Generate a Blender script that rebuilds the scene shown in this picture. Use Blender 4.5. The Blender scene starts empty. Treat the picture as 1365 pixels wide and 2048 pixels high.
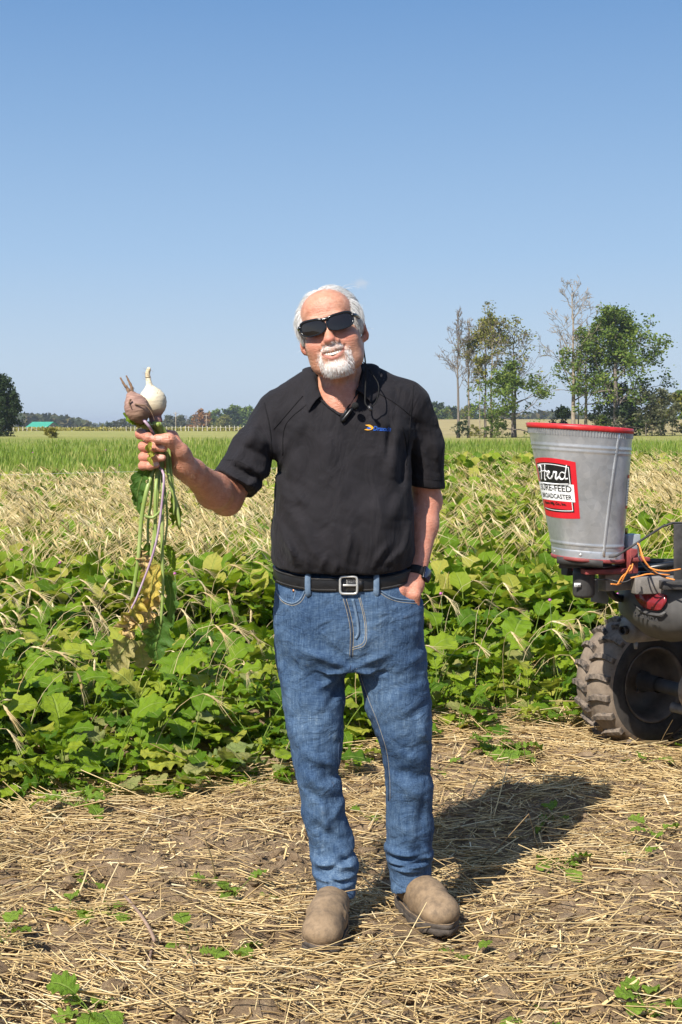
import bpy, bmesh, math, random
import numpy as np
from mathutils import Vector, Matrix
from mathutils.bvhtree import BVHTree

SC = bpy.context.scene
COL = SC.collection
R = math.radians
FPX, CAMH, HORIZ = 2800.0, 1.40, 850.0

# ---------------------------------------------------------------- camera, sky, sun, exposure
cam_data = bpy.data.cameras.new('camera')
cam = bpy.data.objects.new('camera', cam_data)
COL.objects.link(cam)
cam.location = (0, 0, CAMH)
cam.rotation_euler = (R(90), 0, 0)
cam_data.sensor_fit = 'VERTICAL'
cam_data.sensor_height = 36.0
cam_data.sensor_width = 24.0
cam_data.lens = FPX / 2048 * 36.0
cam_data.shift_y = -(1024 - HORIZ) / 2048
cam_data.clip_start = 0.1
cam_data.clip_end = 6000
SC.camera = cam

SUN_AZ = R(212)      # where the sun stands, clockwise from +Y (behind the camera, to its left)
SUN_EL = R(45)
world = bpy.data.worlds.new('World')
SC.world = world
world.use_nodes = True
nt = world.node_tree
nt.nodes.clear()
w_out = nt.nodes.new('ShaderNodeOutputWorld')
w_bg = nt.nodes.new('ShaderNodeBackground')
sky = nt.nodes.new('ShaderNodeTexSky')
sky.sky_type = 'NISHITA'
sky.sun_disc = False
sky.sun_elevation = SUN_EL
sky.sun_rotation = SUN_AZ
sky.altitude = 200
sky.air_density = 1.15
sky.dust_density = 1.4
sky.ozone_density = 2.2
w_bg.inputs['Strength'].default_value = 0.115
# pale summer haze low over the horizon, the same all round
geo = nt.nodes.new('ShaderNodeTexCoord'); sepw = nt.nodes.new('ShaderNodeSeparateXYZ'); nt.links.new(geo.outputs['Generated'], sepw.inputs[0])
rampw = nt.nodes.new('ShaderNodeValToRGB'); e = rampw.color_ramp.elements
SKY = [(0.0, (.41, .50, .60)), (.045, (.375, .480, .605)), (.12, (.270, .405, .590)), (.21, (.185, .318, .525)), (.29, (.122, .248, .468)), (.5, (.055, .15, .36)), (1.0, (.04, .11, .28))]
while len(e) < len(SKY): e.new(.5)
for k, (p_, c_) in enumerate(SKY): e[k].position = p_; e[k].color = (*c_, 1)
nt.links.new(sepw.outputs[2], rampw.inputs[0])
scl = nt.nodes.new('ShaderNodeVectorMath'); scl.operation = 'SCALE'; scl.inputs['Scale'].default_value = 1 / .115 / 1.09
nt.links.new(rampw.outputs[0], scl.inputs[0])
fac = nt.nodes.new('ShaderNodeMapRange'); fac.inputs[1].default_value = .30; fac.inputs[2].default_value = .75; fac.inputs[3].default_value = .93; fac.inputs[4].default_value = .35
nt.links.new(sepw.outputs[2], fac.inputs[0])
mixw = nt.nodes.new('ShaderNodeMix'); mixw.data_type = 'RGBA'
nt.links.new(fac.outputs[0], mixw.inputs[0]); nt.links.new(sky.outputs[0], mixw.inputs[6]); nt.links.new(scl.outputs[0], mixw.inputs[7])
# one faint shred of cloud
cdir = Vector(((722 - 682.5) / FPX, 1, (HORIZ - 567) / FPX)).normalized()
dotn = nt.nodes.new('ShaderNodeVectorMath'); dotn.operation = 'SUBTRACT'; dotn.inputs[1].default_value = cdir; nt.links.new(geo.outputs['Generated'], dotn.inputs[0])
stn = nt.nodes.new('ShaderNodeVectorMath'); stn.operation = 'MULTIPLY'; stn.inputs[1].default_value = (1, 1, 1.7); nt.links.new(dotn.outputs[0], stn.inputs[0])
lenn = nt.nodes.new('ShaderNodeVectorMath'); lenn.operation = 'LENGTH'; nt.links.new(stn.outputs[0], lenn.inputs[0])
cno = nt.nodes.new('ShaderNodeTexNoise'); cno.inputs['Scale'].default_value = 190; cno.inputs['Detail'].default_value = 5; nt.links.new(geo.outputs['Generated'], cno.inputs['Vector'])
ca = nt.nodes.new('ShaderNodeMath'); ca.operation = 'MULTIPLY_ADD'; ca.inputs[1].default_value = .012; nt.links.new(cno.outputs[0], ca.inputs[0]); nt.links.new(lenn.outputs['Value'], ca.inputs[2])
cm = nt.nodes.new('ShaderNodeMapRange'); cm.inputs[1].default_value = .0075; cm.inputs[2].default_value = .0135; cm.inputs[3].default_value = .38; cm.inputs[4].default_value = 0; nt.links.new(ca.outputs[0], cm.inputs[0])
mixc = nt.nodes.new('ShaderNodeMix'); mixc.data_type = 'RGBA'; mixc.inputs[7].default_value = (4.4, 4.4, 4.5, 1)
nt.links.new(cm.outputs[0], mixc.inputs[0]); nt.links.new(mixw.outputs[2], mixc.inputs[6])
nt.links.new(mixc.outputs[2], w_bg.inputs['Color'])
nt.links.new(w_bg.outputs[0], w_out.inputs['Surface'])

sun_data = bpy.data.lights.new('sun', 'SUN')
sun_data.energy = 4.9
sun_data.angle = R(0.5)
sun_data.color = (1.0, 0.95, 0.87)
sun = bpy.data.objects.new('sun', sun_data)
COL.objects.link(sun)
sun_dir = Vector((math.sin(SUN_AZ) * math.cos(SUN_EL), math.cos(SUN_AZ) * math.cos(SUN_EL), math.sin(SUN_EL)))
sun.rotation_euler = (-sun_dir).to_track_quat('-Z', 'Y').to_euler()
sun.location = (-20, -30, 40)

SC.view_settings.view_transform = 'Standard'
SC.view_settings.look = 'None'
SC.view_settings.exposure = 0.58
SC.view_settings.gamma = 1.0
SC.view_settings.use_curve_mapping = False
SC.cycles.max_bounces = 6
SC.cycles.transparent_max_bounces = 8
SC.cycles.use_denoising = True

# ---------------------------------------------------------------- helpers
def at(u, v, Y):
    """photo pixel + distance -> world point"""
    return Vector(((u - 682.5) * Y / FPX, Y, CAMH - (v - HORIZ) * Y / FPX))

def tag(o, label=None, cat=None, group=None, kind=None):
    if label: o['label'] = label
    if cat: o['category'] = cat
    if group: o['group'] = group
    if kind: o['kind'] = kind
    return o

def thing(name, label, cat, loc=(0, 0, 0), rz=0.0, group=None):
    o = bpy.data.objects.new(name, None)
    o.empty_display_size = 0.1
    COL.objects.link(o)
    o.location = loc
    o.rotation_euler = (0, 0, rz)
    return tag(o, label, cat, group)

def np_mesh(name, V, F, mat=None, smooth=True, attrs=None, uv=None):
    """V (n,3); F list of index arrays (m,3)/(m,4)"""
    V = np.asarray(V, dtype=np.float32)
    if not isinstance(F, (list, tuple)): F = [F]
    F = [np.asarray(f, dtype=np.int32) for f in F if len(f)]
    me = bpy.data.meshes.new(name)
    me.vertices.add(len(V))
    me.vertices.foreach_set('co', V.ravel())
    nl = sum(f.size for f in F); nf = sum(len(f) for f in F)
    me.loops.add(nl); me.polygons.add(nf)
    li = np.concatenate([f.ravel() for f in F])
    tot = np.concatenate([np.full(len(f), f.shape[1], np.int32) for f in F])
    st = np.concatenate([[0], np.cumsum(tot)[:-1]]).astype(np.int32)
    me.loops.foreach_set('vertex_index', li)
    me.polygons.foreach_set('loop_start', st)
    me.polygons.foreach_set('loop_total', tot)
    me.polygons.foreach_set('use_smooth', np.full(nf, smooth, bool))
    me.update(calc_edges=True)
    if attrs:
        for k, a in attrs.items():
            a = np.asarray(a, np.float32)
            if a.ndim == 1:
                at_ = me.attributes.new(k, 'FLOAT', 'POINT'); at_.data.foreach_set('value', a)
            else:
                at_ = me.attributes.new(k, 'FLOAT_VECTOR', 'POINT'); at_.data.foreach_set('vector', a.ravel())
    if mat is not None: me.materials.append(mat)
    return me

def obj(name, me, parent=None, loc=None, rot=None, scale=None):
    o = bpy.data.objects.new(name, me)
    COL.objects.link(o)
    if parent is not None: o.parent = parent
    if loc is not None: o.location = loc
    if rot is not None: o.rotation_euler = rot
    if scale is not None: o.scale = scale if hasattr(scale, '__len__') else (scale,) * 3
    return o

class MB:
    """collects pieces of ONE mesh"""
    def __init__(s): s.V = []; s.Q = []; s.T = []; s.A = []; s.n = 0
    def add(s, V, quads=None, tris=None, a=0.0):
        V = np.asarray(V, np.float32).reshape(-1, 3)
        if quads is not None and len(quads): s.Q.append(np.asarray(quads, np.int32) + s.n)
        if tris is not None and len(tris): s.T.append(np.asarray(tris, np.int32) + s.n)
        s.V.append(V); s.A.append(np.full(len(V), a, np.float32) if np.isscalar(a) else np.asarray(a, np.float32)); s.n += len(V)
    def mesh(s, name, mat=None, smooth=True):
        F = []
        if s.Q: F.append(np.concatenate(s.Q))
        if s.T: F.append(np.concatenate(s.T))
        return np_mesh(name, np.concatenate(s.V), F, mat, smooth, {'rnd': np.concatenate(s.A)})
    def build(s, name, mat=None, parent=None, smooth=True, **k):
        return obj(name, s.mesh(name, mat, smooth), parent, **k)
    def tube(s, P, r, sides=8, cap=True, a=0.0, flat=1.0, upv=None, closed=False):
        P = np.asarray(P, float); n = len(P)
        r = np.full(n, r, float) if np.isscalar(r) else np.asarray(r, float)
        if closed:
            T = np.roll(P, -1, 0) - np.roll(P, 1, 0)
        else:
            T = np.gradient(P, axis=0)
        T /= np.linalg.norm(T, axis=1)[:, None] + 1e-12
        up = np.array(upv if upv is not None else ((0, 0, 1) if abs(T[0][2]) < .9 else (1, 0, 0)), float)
        N = []
        cur = up - T[0] * up.dot(T[0]); cur /= np.linalg.norm(cur)
        for i in range(n):
            if upv is not None: cur = up
            cur = cur - T[i] * cur.dot(T[i]); cur = cur / (np.linalg.norm(cur) + 1e-12); N.append(cur)
        N = np.array(N); B = np.cross(T, N)
        th = np.arange(sides) * 2 * math.pi / sides
        V = P[:, None, :] + r[:, None, None] * (np.cos(th)[None, :, None] * B[:, None, :] + flat * np.sin(th)[None, :, None] * N[:, None, :])
        q = []
        m = n if closed else n - 1
        i, j = np.meshgrid(np.arange(m), np.arange(sides), indexing='ij')
        i2 = (i + 1) % n; j2 = (j + 1) % sides
        Q = np.stack([i * sides + j, i * sides + j2, i2 * sides + j2, i2 * sides + j], -1).reshape(-1, 4)
        V = V.reshape(-1, 3); Tt = []
        if cap and not closed:
            V = np.vstack([V, P[0], P[-1]]); c0 = n * sides; c1 = c0 + 1
            for k in range(sides):
                k2 = (k + 1) % sides
                Tt += [(c0, k2, k), (c1, (n - 1) * sides + k, (n - 1) * sides + k2)]
        s.add(V, Q, Tt, a)
    def box(s, c, size, rot=None, a=0.0):
        x, y, z = [d / 2 for d in size]
        V = np.array([(-x, -y, -z), (x, -y, -z), (x, y, -z), (-x, y, -z), (-x, -y, z), (x, -y, z), (x, y, z), (-x, y, z)])
        if rot is not None: V = V @ np.array(rot.to_3x3()).T
        s.add(V + np.array(c), [(0, 3, 2, 1), (4, 5, 6, 7), (0, 1, 5, 4), (1, 2, 6, 5), (2, 3, 7, 6), (3, 0, 4, 7)], None, a)
    def lathe(s, prof, sides=32, a=0.0, center=(0, 0, 0), M=None):
        """prof: (r, z) list"""
        th = np.arange(sides) * 2 * math.pi / sides
        V = np.array([[(r * math.cos(t), r * math.sin(t), z) for t in th] for r, z in prof]).reshape(-1, 3)
        n = len(prof)
        i, j = np.meshgrid(np.arange(n - 1), np.arange(sides), indexing='ij')
        j2 = (j + 1) % sides
        Q = np.stack([i * sides + j, i * sides + j2, (i + 1) * sides + j2, (i + 1) * sides + j], -1).reshape(-1, 4)
        if M is not None: V = V @ np.array(M.to_3x3()).T + np.array(M.translation)
        s.add(V + np.array(center), Q, None, a)
    def prism(s, outline, d0, d1, M=None, a=0.0):
        """closed 2-D outline (x,z) extruded along y from d0 to d1"""
        o = np.asarray(outline, float); n = len(o)
        V = np.vstack([np.c_[o[:, 0], np.full(n, d0), o[:, 1]], np.c_[o[:, 0], np.full(n, d1), o[:, 1]],
                       [[o[:, 0].mean(), d0, o[:, 1].mean()]], [[o[:, 0].mean(), d1, o[:, 1].mean()]]])
        Q = [(k, (k + 1) % n, n + (k + 1) % n, n + k) for k in range(n)]
        T = [(2 * n, (k + 1) % n, k) for k in range(n)] + [(2 * n + 1, n + k, n + (k + 1) % n) for k in range(n)]
        if M is not None: V = V @ np.array(M.to_3x3()).T + np.array(M.translation)
        s.add(V, Q, T, a)

def bevel(o, w=0.004, seg=2):
    m = o.modifiers.new('bevel', 'BEVEL'); m.width = w; m.segments = seg; m.limit_method = 'ANGLE'
    return o

def spline(pts, n):
    """Catmull-Rom through pts, n samples"""
    P = np.asarray(pts, float); m = len(P)
    if m == 2: return P[0] + (P[1] - P[0]) * np.linspace(0, 1, n)[:, None]
    Q = np.vstack([2 * P[0] - P[1], P, 2 * P[-1] - P[-2]])
    t = np.linspace(0, m - 1 - 1e-9, n); i = t.astype(int); f = (t - i)[:, None]
    a, b, c, d = Q[i], Q[i + 1], Q[i + 2], Q[i + 3]
    return .5 * ((2 * b) + (-a + c) * f + (2 * a - 5 * b + 4 * c - d) * f ** 2 + (-a + 3 * b - 3 * c + d) * f ** 3)

# ---------------------------------------------------------------- materials
class NM:
    """small node-material builder"""
    def __init__(s, name):
        s.m = bpy.data.materials.new(name); s.m.use_nodes = True
        s.t = s.m.node_tree; s.t.nodes.clear()
        s.out = s.n('ShaderNodeOutputMaterial'); s.b = s.n('ShaderNodeBsdfPrincipled')
        s.l(s.b.outputs[0], s.out.inputs[0])
    def n(s, k, **kw):
        nd = s.t.nodes.new(k)
        for a, v in kw.items(): setattr(nd, a, v)
        return nd
    def l(s, a, b): s.t.links.new(a, b)
    def val(s, inp, v):
        if hasattr(v, 'is_linked') or hasattr(v, 'links'): s.l(v, inp)
        else: inp.default_value = v
    def coord(s, which='Object', scale=(1, 1, 1), rot=(0, 0, 0)):
        tc = s.n('ShaderNodeTexCoord'); mp = s.n('ShaderNodeMapping')
        mp.inputs['Scale'].default_value = scale; mp.inputs['Rotation'].default_value = rot
        s.l(tc.outputs[which], mp.inputs[0]); return mp.outputs[0]
    def noise(s, vec, scale, detail=4, rough=.55, dist=0.0, out=0):
        x = s.n('ShaderNodeTexNoise'); x.inputs['Scale'].default_value = scale; x.inputs['Detail'].default_value = detail
        x.inputs['Roughness'].default_value = rough; x.inputs['Distortion'].default_value = dist
        if vec is not None: s.l(vec, x.inputs['Vector'])
        return x.outputs[out]
    def voro(s, vec, scale, feature='F1', out='Distance'):
        x = s.n('ShaderNodeTexVoronoi', feature=feature); x.inputs['Scale'].default_value = scale
        s.l(vec, x.inputs['Vector']); return x.outputs[out]
    def ramp(s, f, stops, interp='LINEAR'):
        x = s.n('ShaderNodeValToRGB'); x.color_ramp.interpolation = interp
        e = x.color_ramp.elements
        while len(e) < len(stops): e.new(0.5)
        for k, (p, c) in enumerate(stops):
            e[k].position = p; e[k].color = (*c, 1) if len(c) == 3 else c
        s.l(f, x.inputs[0]); return x.outputs[0]
    def mix(s, f, a, b, blend='MIX'):
        x = s.n('ShaderNodeMix', data_type='RGBA', blend_type=blend)
        s.val(x.inputs[0], f)
        for i, v in ((6, a), (7, b)):
            if isinstance(v, (tuple, list)): x.inputs[i].default_value = (*v, 1) if len(v) == 3 else v
            else: s.l(v, x.inputs[i])
        return x.outputs[2]
    def math(s, op, a, b=0.0, clamp=False):
        x = s.n('ShaderNodeMath', operation=op, use_clamp=clamp); s.val(x.inputs[0], a); s.val(x.inputs[1], b); return x.outputs[0]
    def attr(s, name, out='Fac'):
        x = s.n('ShaderNodeAttribute', attribute_name=name); return x.outputs[out]
    def rnd(s): return s.n('ShaderNodeObjectInfo').outputs['Random']
    def bump(s, h, strength=.3, dist=.01, normal=None):
        x = s.n('ShaderNodeBump'); x.inputs['Strength'].default_value = strength; x.inputs['Distance'].default_value = dist
        s.l(h, x.inputs['Height'])
        if normal is not None: s.l(normal, x.inputs['Normal'])
        return x.outputs[0]
    def set(s, color=None, rough=None, metal=None, normal=None, spec=None, **kw):
        b = s.b.inputs
        if color is not None:
            if isinstance(color, (tuple, list)): b['Base Color'].default_value = (*color, 1)
            else: s.l(color, b['Base Color'])
        if rough is not None: s.val(b['Roughness'], rough)
        if metal is not None: s.val(b['Metallic'], metal)
        if spec is not None: s.val(b['Specular IOR Level'], spec)
        if normal is not None: s.l(normal, b['Normal'])
        for k, v in kw.items(): s.val(b[k.replace('_', ' ')], v)
        return s.m
    def translucent(s, color, fac):
        """adds light coming through thin leaves"""
        tr = s.n('ShaderNodeBsdfTranslucent'); mx = s.n('ShaderNodeMixShader'); mx.inputs[0].default_value = fac
        if isinstance(color, (tuple, list)): tr.inputs[0].default_value = (*color, 1)
        else: s.l(color, tr.inputs[0])
        s.l(s.b.outputs[0], mx.inputs[1]); s.l(tr.outputs[0], mx.inputs[2]); s.l(mx.outputs[0], s.out.inputs[0])

def simple(name, color, rough=.6, metal=0.0, var=.25, scale=20, bumpd=0.0, spec=.5):
    m = NM(name); c = m.coord()
    f = m.noise(c, scale, 5, .6)
    lo = tuple(x * (1 - var) for x in color); hi = tuple(min(1, x * (1 + var)) for x in color)
    col = m.ramp(f, [(.3, lo), (.7, hi)])
    nr = m.bump(m.noise(c, scale * 6, 4), .4, bumpd) if bumpd else None
    return m.set(col, rough, metal, nr, spec)
# ---------------------------------------------------------------- terrain
rng = np.random.default_rng(11)

def vnoise(x, y, scale, seed):
    g = np.random.default_rng(seed).random((256, 256)).astype(np.float32)
    X = np.asarray(x) * scale + 1000.37; Y = np.asarray(y) * scale + 1000.71
    xi = np.floor(X).astype(int); yi = np.floor(Y).astype(int)
    fx = X - xi; fy = Y - yi
    fx = fx * fx * (3 - 2 * fx); fy = fy * fy * (3 - 2 * fy)
    a = g[xi % 256, yi % 256]; b = g[(xi + 1) % 256, yi % 256]; c = g[xi % 256, (yi + 1) % 256]; d = g[(xi + 1) % 256, (yi + 1) % 256]
    return (a * (1 - fx) + b * fx) * (1 - fy) + (c * (1 - fx) + d * fx) * fy - .5

def fbm(x, y, scale, octv=4, seed=1, gain=.5):
    s = 0; a = 1
    for k in range(octv):
        s = s + a * vnoise(x, y, scale * 2 ** k, seed + k); a *= gain
    return s

def sstep(a, b, x):
    t = np.clip((np.asarray(x, float) - a) / (b - a), 0, 1); return t * t * (3 - 2 * t)

def land(x, y):
    x = np.asarray(x, float); y = np.asarray(y, float)
    r = x / np.maximum(y, 1)
    right = sstep(-.02, .06, r)
    hill = 3.0 * sstep(165, 400, y) * right
    dip = -7 * sstep(285, 430, y) * (1 - right)
    far = -6 * sstep(420, 900, y) * right
    und = fbm(x, y, .012, 3, 5) * 0.9 * sstep(40, 140, y) * (1 - sstep(250, 300, y))
    return hill + dip + far + und - 0.07 * (1 - sstep(8.3, 11, y))

ys = np.concatenate([np.linspace(-60, 6, 10), np.geomspace(7.5, 5000, 130)])
xs = np.linspace(-1, 1, 91)
GX = xs[None, :] ** 1 * (np.abs(ys)[:, None] * 1.1 + 40); GY = np.repeat(ys[:, None], len(xs), 1)
GZ = land(GX, GY)
n0, n1 = GX.shape
i, j = np.meshgrid(np.arange(n0 - 1), np.arange(n1 - 1), indexing='ij')
Q = np.stack([i * n1 + j, i * n1 + j + 1, (i + 1) * n1 + j + 1, (i + 1) * n1 + j], -1).reshape(-1, 4)

m = NM('field_cover')
c = m.coord('Object')
sep = m.n('ShaderNodeSeparateXYZ'); m.l(c, sep.inputs[0])
wob = m.math('MULTIPLY', m.math('SUBTRACT', m.noise(c, .06, 3), .5), 30)
yy = m.math('ADD', sep.outputs[1], wob)
g1 = m.ramp(m.noise(c, .9, 6, .7), [(.3, (.16, .22, .030)), (.55, (.22, .275, .042)), (.75, (.29, .31, .07))])
stretch = m.coord('Object', (.02, .10, 1))
g2 = m.ramp(m.noise(stretch, 3.0, 6, .65), [(.3, (.24, .27, .06)), (.5, (.32, .31, .09)), (.7, (.40, .36, .13))])
tan = m.ramp(m.noise(stretch, 5.0, 6, .65), [(.3, (.27, .22, .095)), (.5, (.37, .30, .14)), (.7, (.44, .37, .18))])
soil = m.ramp(m.noise(c, 7, 6, .65), [(.3, (.06, .045, .03)), (.7, (.14, .10, .06))])
def band(lo, hi): 
    x = m.n('ShaderNodeMapRange'); x.inputs[1].default_value = lo; x.inputs[2].default_value = hi; m.l(yy, x.inputs[0]); return x.outputs[0]
ratio = m.math('DIVIDE', sep.outputs[0], m.math('MAXIMUM', sep.outputs[1], 1.0))
rx = m.n('ShaderNodeMapRange'); rx.inputs[1].default_value = .0; rx.inputs[2].default_value = .03; m.l(ratio, rx.inputs[0])
far_c = m.mix(m.math('MULTIPLY', rx.outputs[0], band(150, 200)), g2, tan)
col = m.mix(band(75, 120), g1, far_c)
sy = m.n('ShaderNodeMapRange'); sy.inputs[1].default_value = 17; sy.inputs[2].default_value = 21; m.l(sep.outputs[1], sy.inputs[0])
col = m.mix(sy.outputs[0], soil, col)
M_field = m.set(col, .9, normal=m.bump(m.noise(c, 2.5, 6, .7), .9, .35), spec=.15)
tag(obj('field', np_mesh('field', np.stack([GX, GY, GZ], -1).reshape(-1, 3), Q, M_field)), kind='structure')

# near ground: cracked clay and clods, real relief
def near_h(x, y):
    h = fbm(x, y, 2.2, 3, 21) * .085
    h += fbm(x, y, 9, 2, 31) * .038
    n1_ = fbm(x, y, 17, 3, 41); h += np.abs(n1_) * .045 - .010
    h += np.maximum(fbm(x, y, 34, 2, 51) - .05, 0) * .03
    cl = np.maximum(fbm(x, y, 6.5, 2, 61) - .18, 0); h += np.minimum(cl, .2) * .12
    for (u, v, rr, dd) in ((190, 1690, .07, .045), (265, 1760, .06, .04), (540, 1895, .07, .04), (120, 1885, .06, .04), (1230, 1880, .10, .03), (90, 1990, .07, .05), (420, 1935, .05, .03), (850, 1885, .08, .03)):
        p = at(u, v, CAMH * FPX / (v - HORIZ)); h -= dd * np.exp(-((x - p.x) ** 2 + ((y - p.y) / 1.5) ** 2) / rr ** 2)
    for (fx, fy) in ((-.045, 3.86), (.22, 3.97)):      # trodden flat under the boots
        k = np.exp(-(((x - fx) / .11) ** 2 + ((y - fy) / .22) ** 2) ** 2); h = h * (1 - k) - .004 * k
    kw_ = np.exp(-(((x - 1.30) / .30) ** 2 + ((y - 6.15) / .28) ** 2) ** 2); h = h * (1 - kw_) - .02 * kw_
    return h
NX0, NX1, NY0, NY1, NS = -3.0, 3.6, 2.5, 9.2, .016
nx = np.arange(NX0, NX1, NS)
ny = np.concatenate([np.arange(NY0, 6.8, NS), np.arange(6.8, NY1, .05)])
PX, PY = np.meshgrid(nx, ny)
PZ = near_h(PX, PY)
n0, n1 = PX.shape
i, j = np.meshgrid(np.arange(n0 - 1), np.arange(n1 - 1), indexing='ij')
Q = np.stack([i * n1 + j, i * n1 + j + 1, (i + 1) * n1 + j + 1, (i + 1) * n1 + j], -1).reshape(-1, 4)
m = NM('dry_clay')
c = m.coord('Object')
col = m.ramp(m.noise(c, 9, 8, .7), [(.25, (.15, .098, .056)), (.5, (.31, .215, .13)), (.75, (.48, .355, .23))])
chaff = m.noise(m.coord('Object', (1, 3.5, 1), (0, 0, .25)), 70, 3, .6)
col = m.mix(m.ramp(chaff, [(.55, (0, 0, 0)), (.66, (1, 1, 1))]), col, (.50, .37, .20))
crack = m.voro(m.coord('Object'), 24, 'DISTANCE_TO_EDGE')
hb = m.math('ADD', m.noise(c, 85, 8, .75), m.math('MULTIPLY', m.ramp(crack, [(0, (0, 0, 0)), (.10, (1, 1, 1))]), .12))
M_clay = m.set(col, .95, normal=m.bump(hb, 1.0, .020), spec=.12)
tag(obj('ground', np_mesh('ground', np.stack([PX, PY, PZ], -1).reshape(-1, 3), Q, M_clay)), kind='structure')

def crop_edge(x):
    return np.interp(x, [-4, -1.3, -.25, .12, .40, .8, 1.15, 2.2, 4], [4.80, 4.97, 5.20, 5.65, 6.15, 6.25, 6.55, 7.3, 7.6]) + fbm(np.asarray(x, float), np.asarray(x, float) * 0, 2.5, 2, 77) * .35

# ---------------------------------------------------------------- straw lying on the ground (nobody could count it)
def straw_mesh(name, cx, cy, z, az, ln, rad, tilt, bend, mat, rndv):
    n = len(cx)
    t = np.stack([np.cos(az) * np.cos(tilt), np.sin(az) * np.cos(tilt), np.sin(tilt)], -1)
    s = np.stack([-np.sin(az), np.cos(az), np.zeros(n)], -1)
    u = np.cross(t, s)
    C = np.stack([cx, cy, z], -1)
    rings = []
    for q in (-.5, 0.02, .5):
        off = (.25 - q * q) * 4 * bend
        ctr = C + t * (q * ln)[:, None] + s * (off)[:, None] + u * (np.abs(off) * .25)[:, None]
        for k in range(3):
            a = k * 2.0944 + .5
            rings.append(ctr + rad[:, None] * (math.cos(a) * s + math.sin(a) * u) * (1.0 if q < .4 else .7))
    V = np.stack(rings, 1).reshape(-1, 3)
    base = np.arange(n)[:, None, None] * 9
    q = np.array([[r * 3 + k, r * 3 + (k + 1) % 3, (r + 1) * 3 + (k + 1) % 3, (r + 1) * 3 + k] for r in range(2) for k in range(3)])
    F = (base + q[None]).reshape(-1, 4)
    return np_mesh(name, V, F, mat, True, {'rnd': np.repeat(rndv, 9)})
m = NM('straw')
rv = m.attr('rnd')
col = m.ramp(rv, [(0, (.17, .10, .04)), (.20, (.42, .28, .115)), (.5, (.70, .50, .215)), (.85, (.84, .65, .32)), (1, (.90, .78, .50))])
col = m.mix(.35, col, m.ramp(m.noise(m.coord('Object'), 30, 4), [(.3, (.30, .20, .10)), (.7, (.66, .50, .27))]))
M_straw = m.set(col, .55, spec=.35)

N = 44000
sx = rng.uniform(-2.3, 2.9, N); sy = 2.6 + 4.2 * rng.random(N) ** 1.05
dens = fbm(sx, sy, 1.6, 3, 91) + .5 * fbm(sx, sy, 6, 2, 95)
keep = (dens + rng.normal(0, .22, N) > -.13) & (sy < crop_edge(sx) + .35)
for (fx, fy) in ((-.045, 3.86), (.22, 3.97)):
    keep &= (((sx - fx) / .07) ** 2 + ((sy - fy) / .17) ** 2) > 1
sx, sy = sx[keep], sy[keep]; N = len(sx)
ang = fbm(sx, sy, 1.2, 2, 99) * 1.5
az = ang + rng.normal(0, .42, N) + np.where(rng.random(N) < .34, rng.uniform(-1.6, 1.6, N), 0) - .05
ln = rng.gamma(1.7, .062, N).clip(.018, .52)
rad = rng.uniform(.0011, .0026, N) * np.where(rng.random(N) < .15, 1.5, 1)
tilt = rng.normal(0, .10, N) + np.where(rng.random(N) < .05, rng.normal(0, .35, N), 0)
sz = near_h(sx, sy) + .003 + rng.random(N) ** 2 * .022 + np.abs(np.sin(tilt)) * ln * .5
tag(obj('straw', straw_mesh('straw', sx, sy, sz, az, ln, rad, tilt, rng.normal(0, .03, N) * ln * 2, M_straw, rng.random(N))), 'dry straw stubble lying flat over the bare clay', 'straw', kind='stuff')
# short broken chaff everywhere, also where the soil shows
N = 34000
qx = rng.uniform(-2.2, 2.8, N); qy = 2.6 + 4.0 * rng.random(N); ok = qy < crop_edge(qx) + .2
for (fx, fy) in ((-.045, 3.86), (.22, 3.97)): ok &= (((qx - fx) / .08) ** 2 + ((qy - fy) / .18) ** 2) > 1
qx, qy = qx[ok], qy[ok]; N = len(qx)
a_ = rng.normal(0, .9, N); l_ = rng.gamma(2, .009, N).clip(.006, .06); w_ = rng.uniform(.001, .0034, N); t_ = rng.normal(0, .3, N)
d_ = np.stack([np.cos(a_) * np.cos(t_), np.sin(a_) * np.cos(t_), np.sin(t_)], -1) * l_[:, None]; s_ = np.stack([-np.sin(a_), np.cos(a_), rng.normal(0, .4, N)], -1) * w_[:, None]
c_ = np.stack([qx, qy, near_h(qx, qy) + .003 + np.abs(np.sin(t_)) * l_], -1)
tag(obj('chaff', np_mesh('chaff', np.stack([c_ - d_ - s_, c_ + d_ - s_ * .6, c_ + d_ + s_ * .6, c_ - d_ + s_], 1).reshape(-1, 3), np.arange(N * 4).reshape(-1, 4), M_straw, True, {'rnd': np.repeat(rng.random(N) ** 1.3, 4)})), 'short broken bits of straw scattered over the clay', 'straw', kind='stuff')
# soil crumbs
N = 6500
cx_ = rng.uniform(-2.2, 2.6, N); cy_ = rng.uniform(2.7, 6.4, N); cr_ = rng.gamma(1.8, .0040, N).clip(.003, .034)
ok = fbm(cx_, cy_, 2.0, 2, 71) > -.12
for (fx, fy) in ((-.045, 3.86), (.22, 3.97)): ok &= (((cx_ - fx) / .08) ** 2 + ((cy_ - fy) / .18) ** 2) > 1
cx_, cy_, cr_ = cx_[ok], cy_[ok], cr_[ok]; N = len(cx_)
bm = bmesh.new(); bmesh.ops.create_icosphere(bm, subdivisions=1, radius=1)
iv = np.array([v.co for v in bm.verts]); itf = np.array([[v.index for v in f.verts] for f in bm.faces]); bm.free()
V = (iv[None] * (1 + rng.normal(0, .22, (N, len(iv), 1)))) * cr_[:, None, None] * np.array([1.1, 1.1, .75]) + np.stack([cx_, cy_, near_h(cx_, cy_) + cr_ * .3], -1)[:, None]
tag(obj('soil_crumbs', np_mesh('soil_crumbs', V.reshape(-1, 3), (np.arange(N)[:, None, None] * len(iv) + itf[None]).reshape(-1, 3), M_clay, False)), 'crumbs and small clods of dry clay among the straw', 'soil', kind='stuff')

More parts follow.
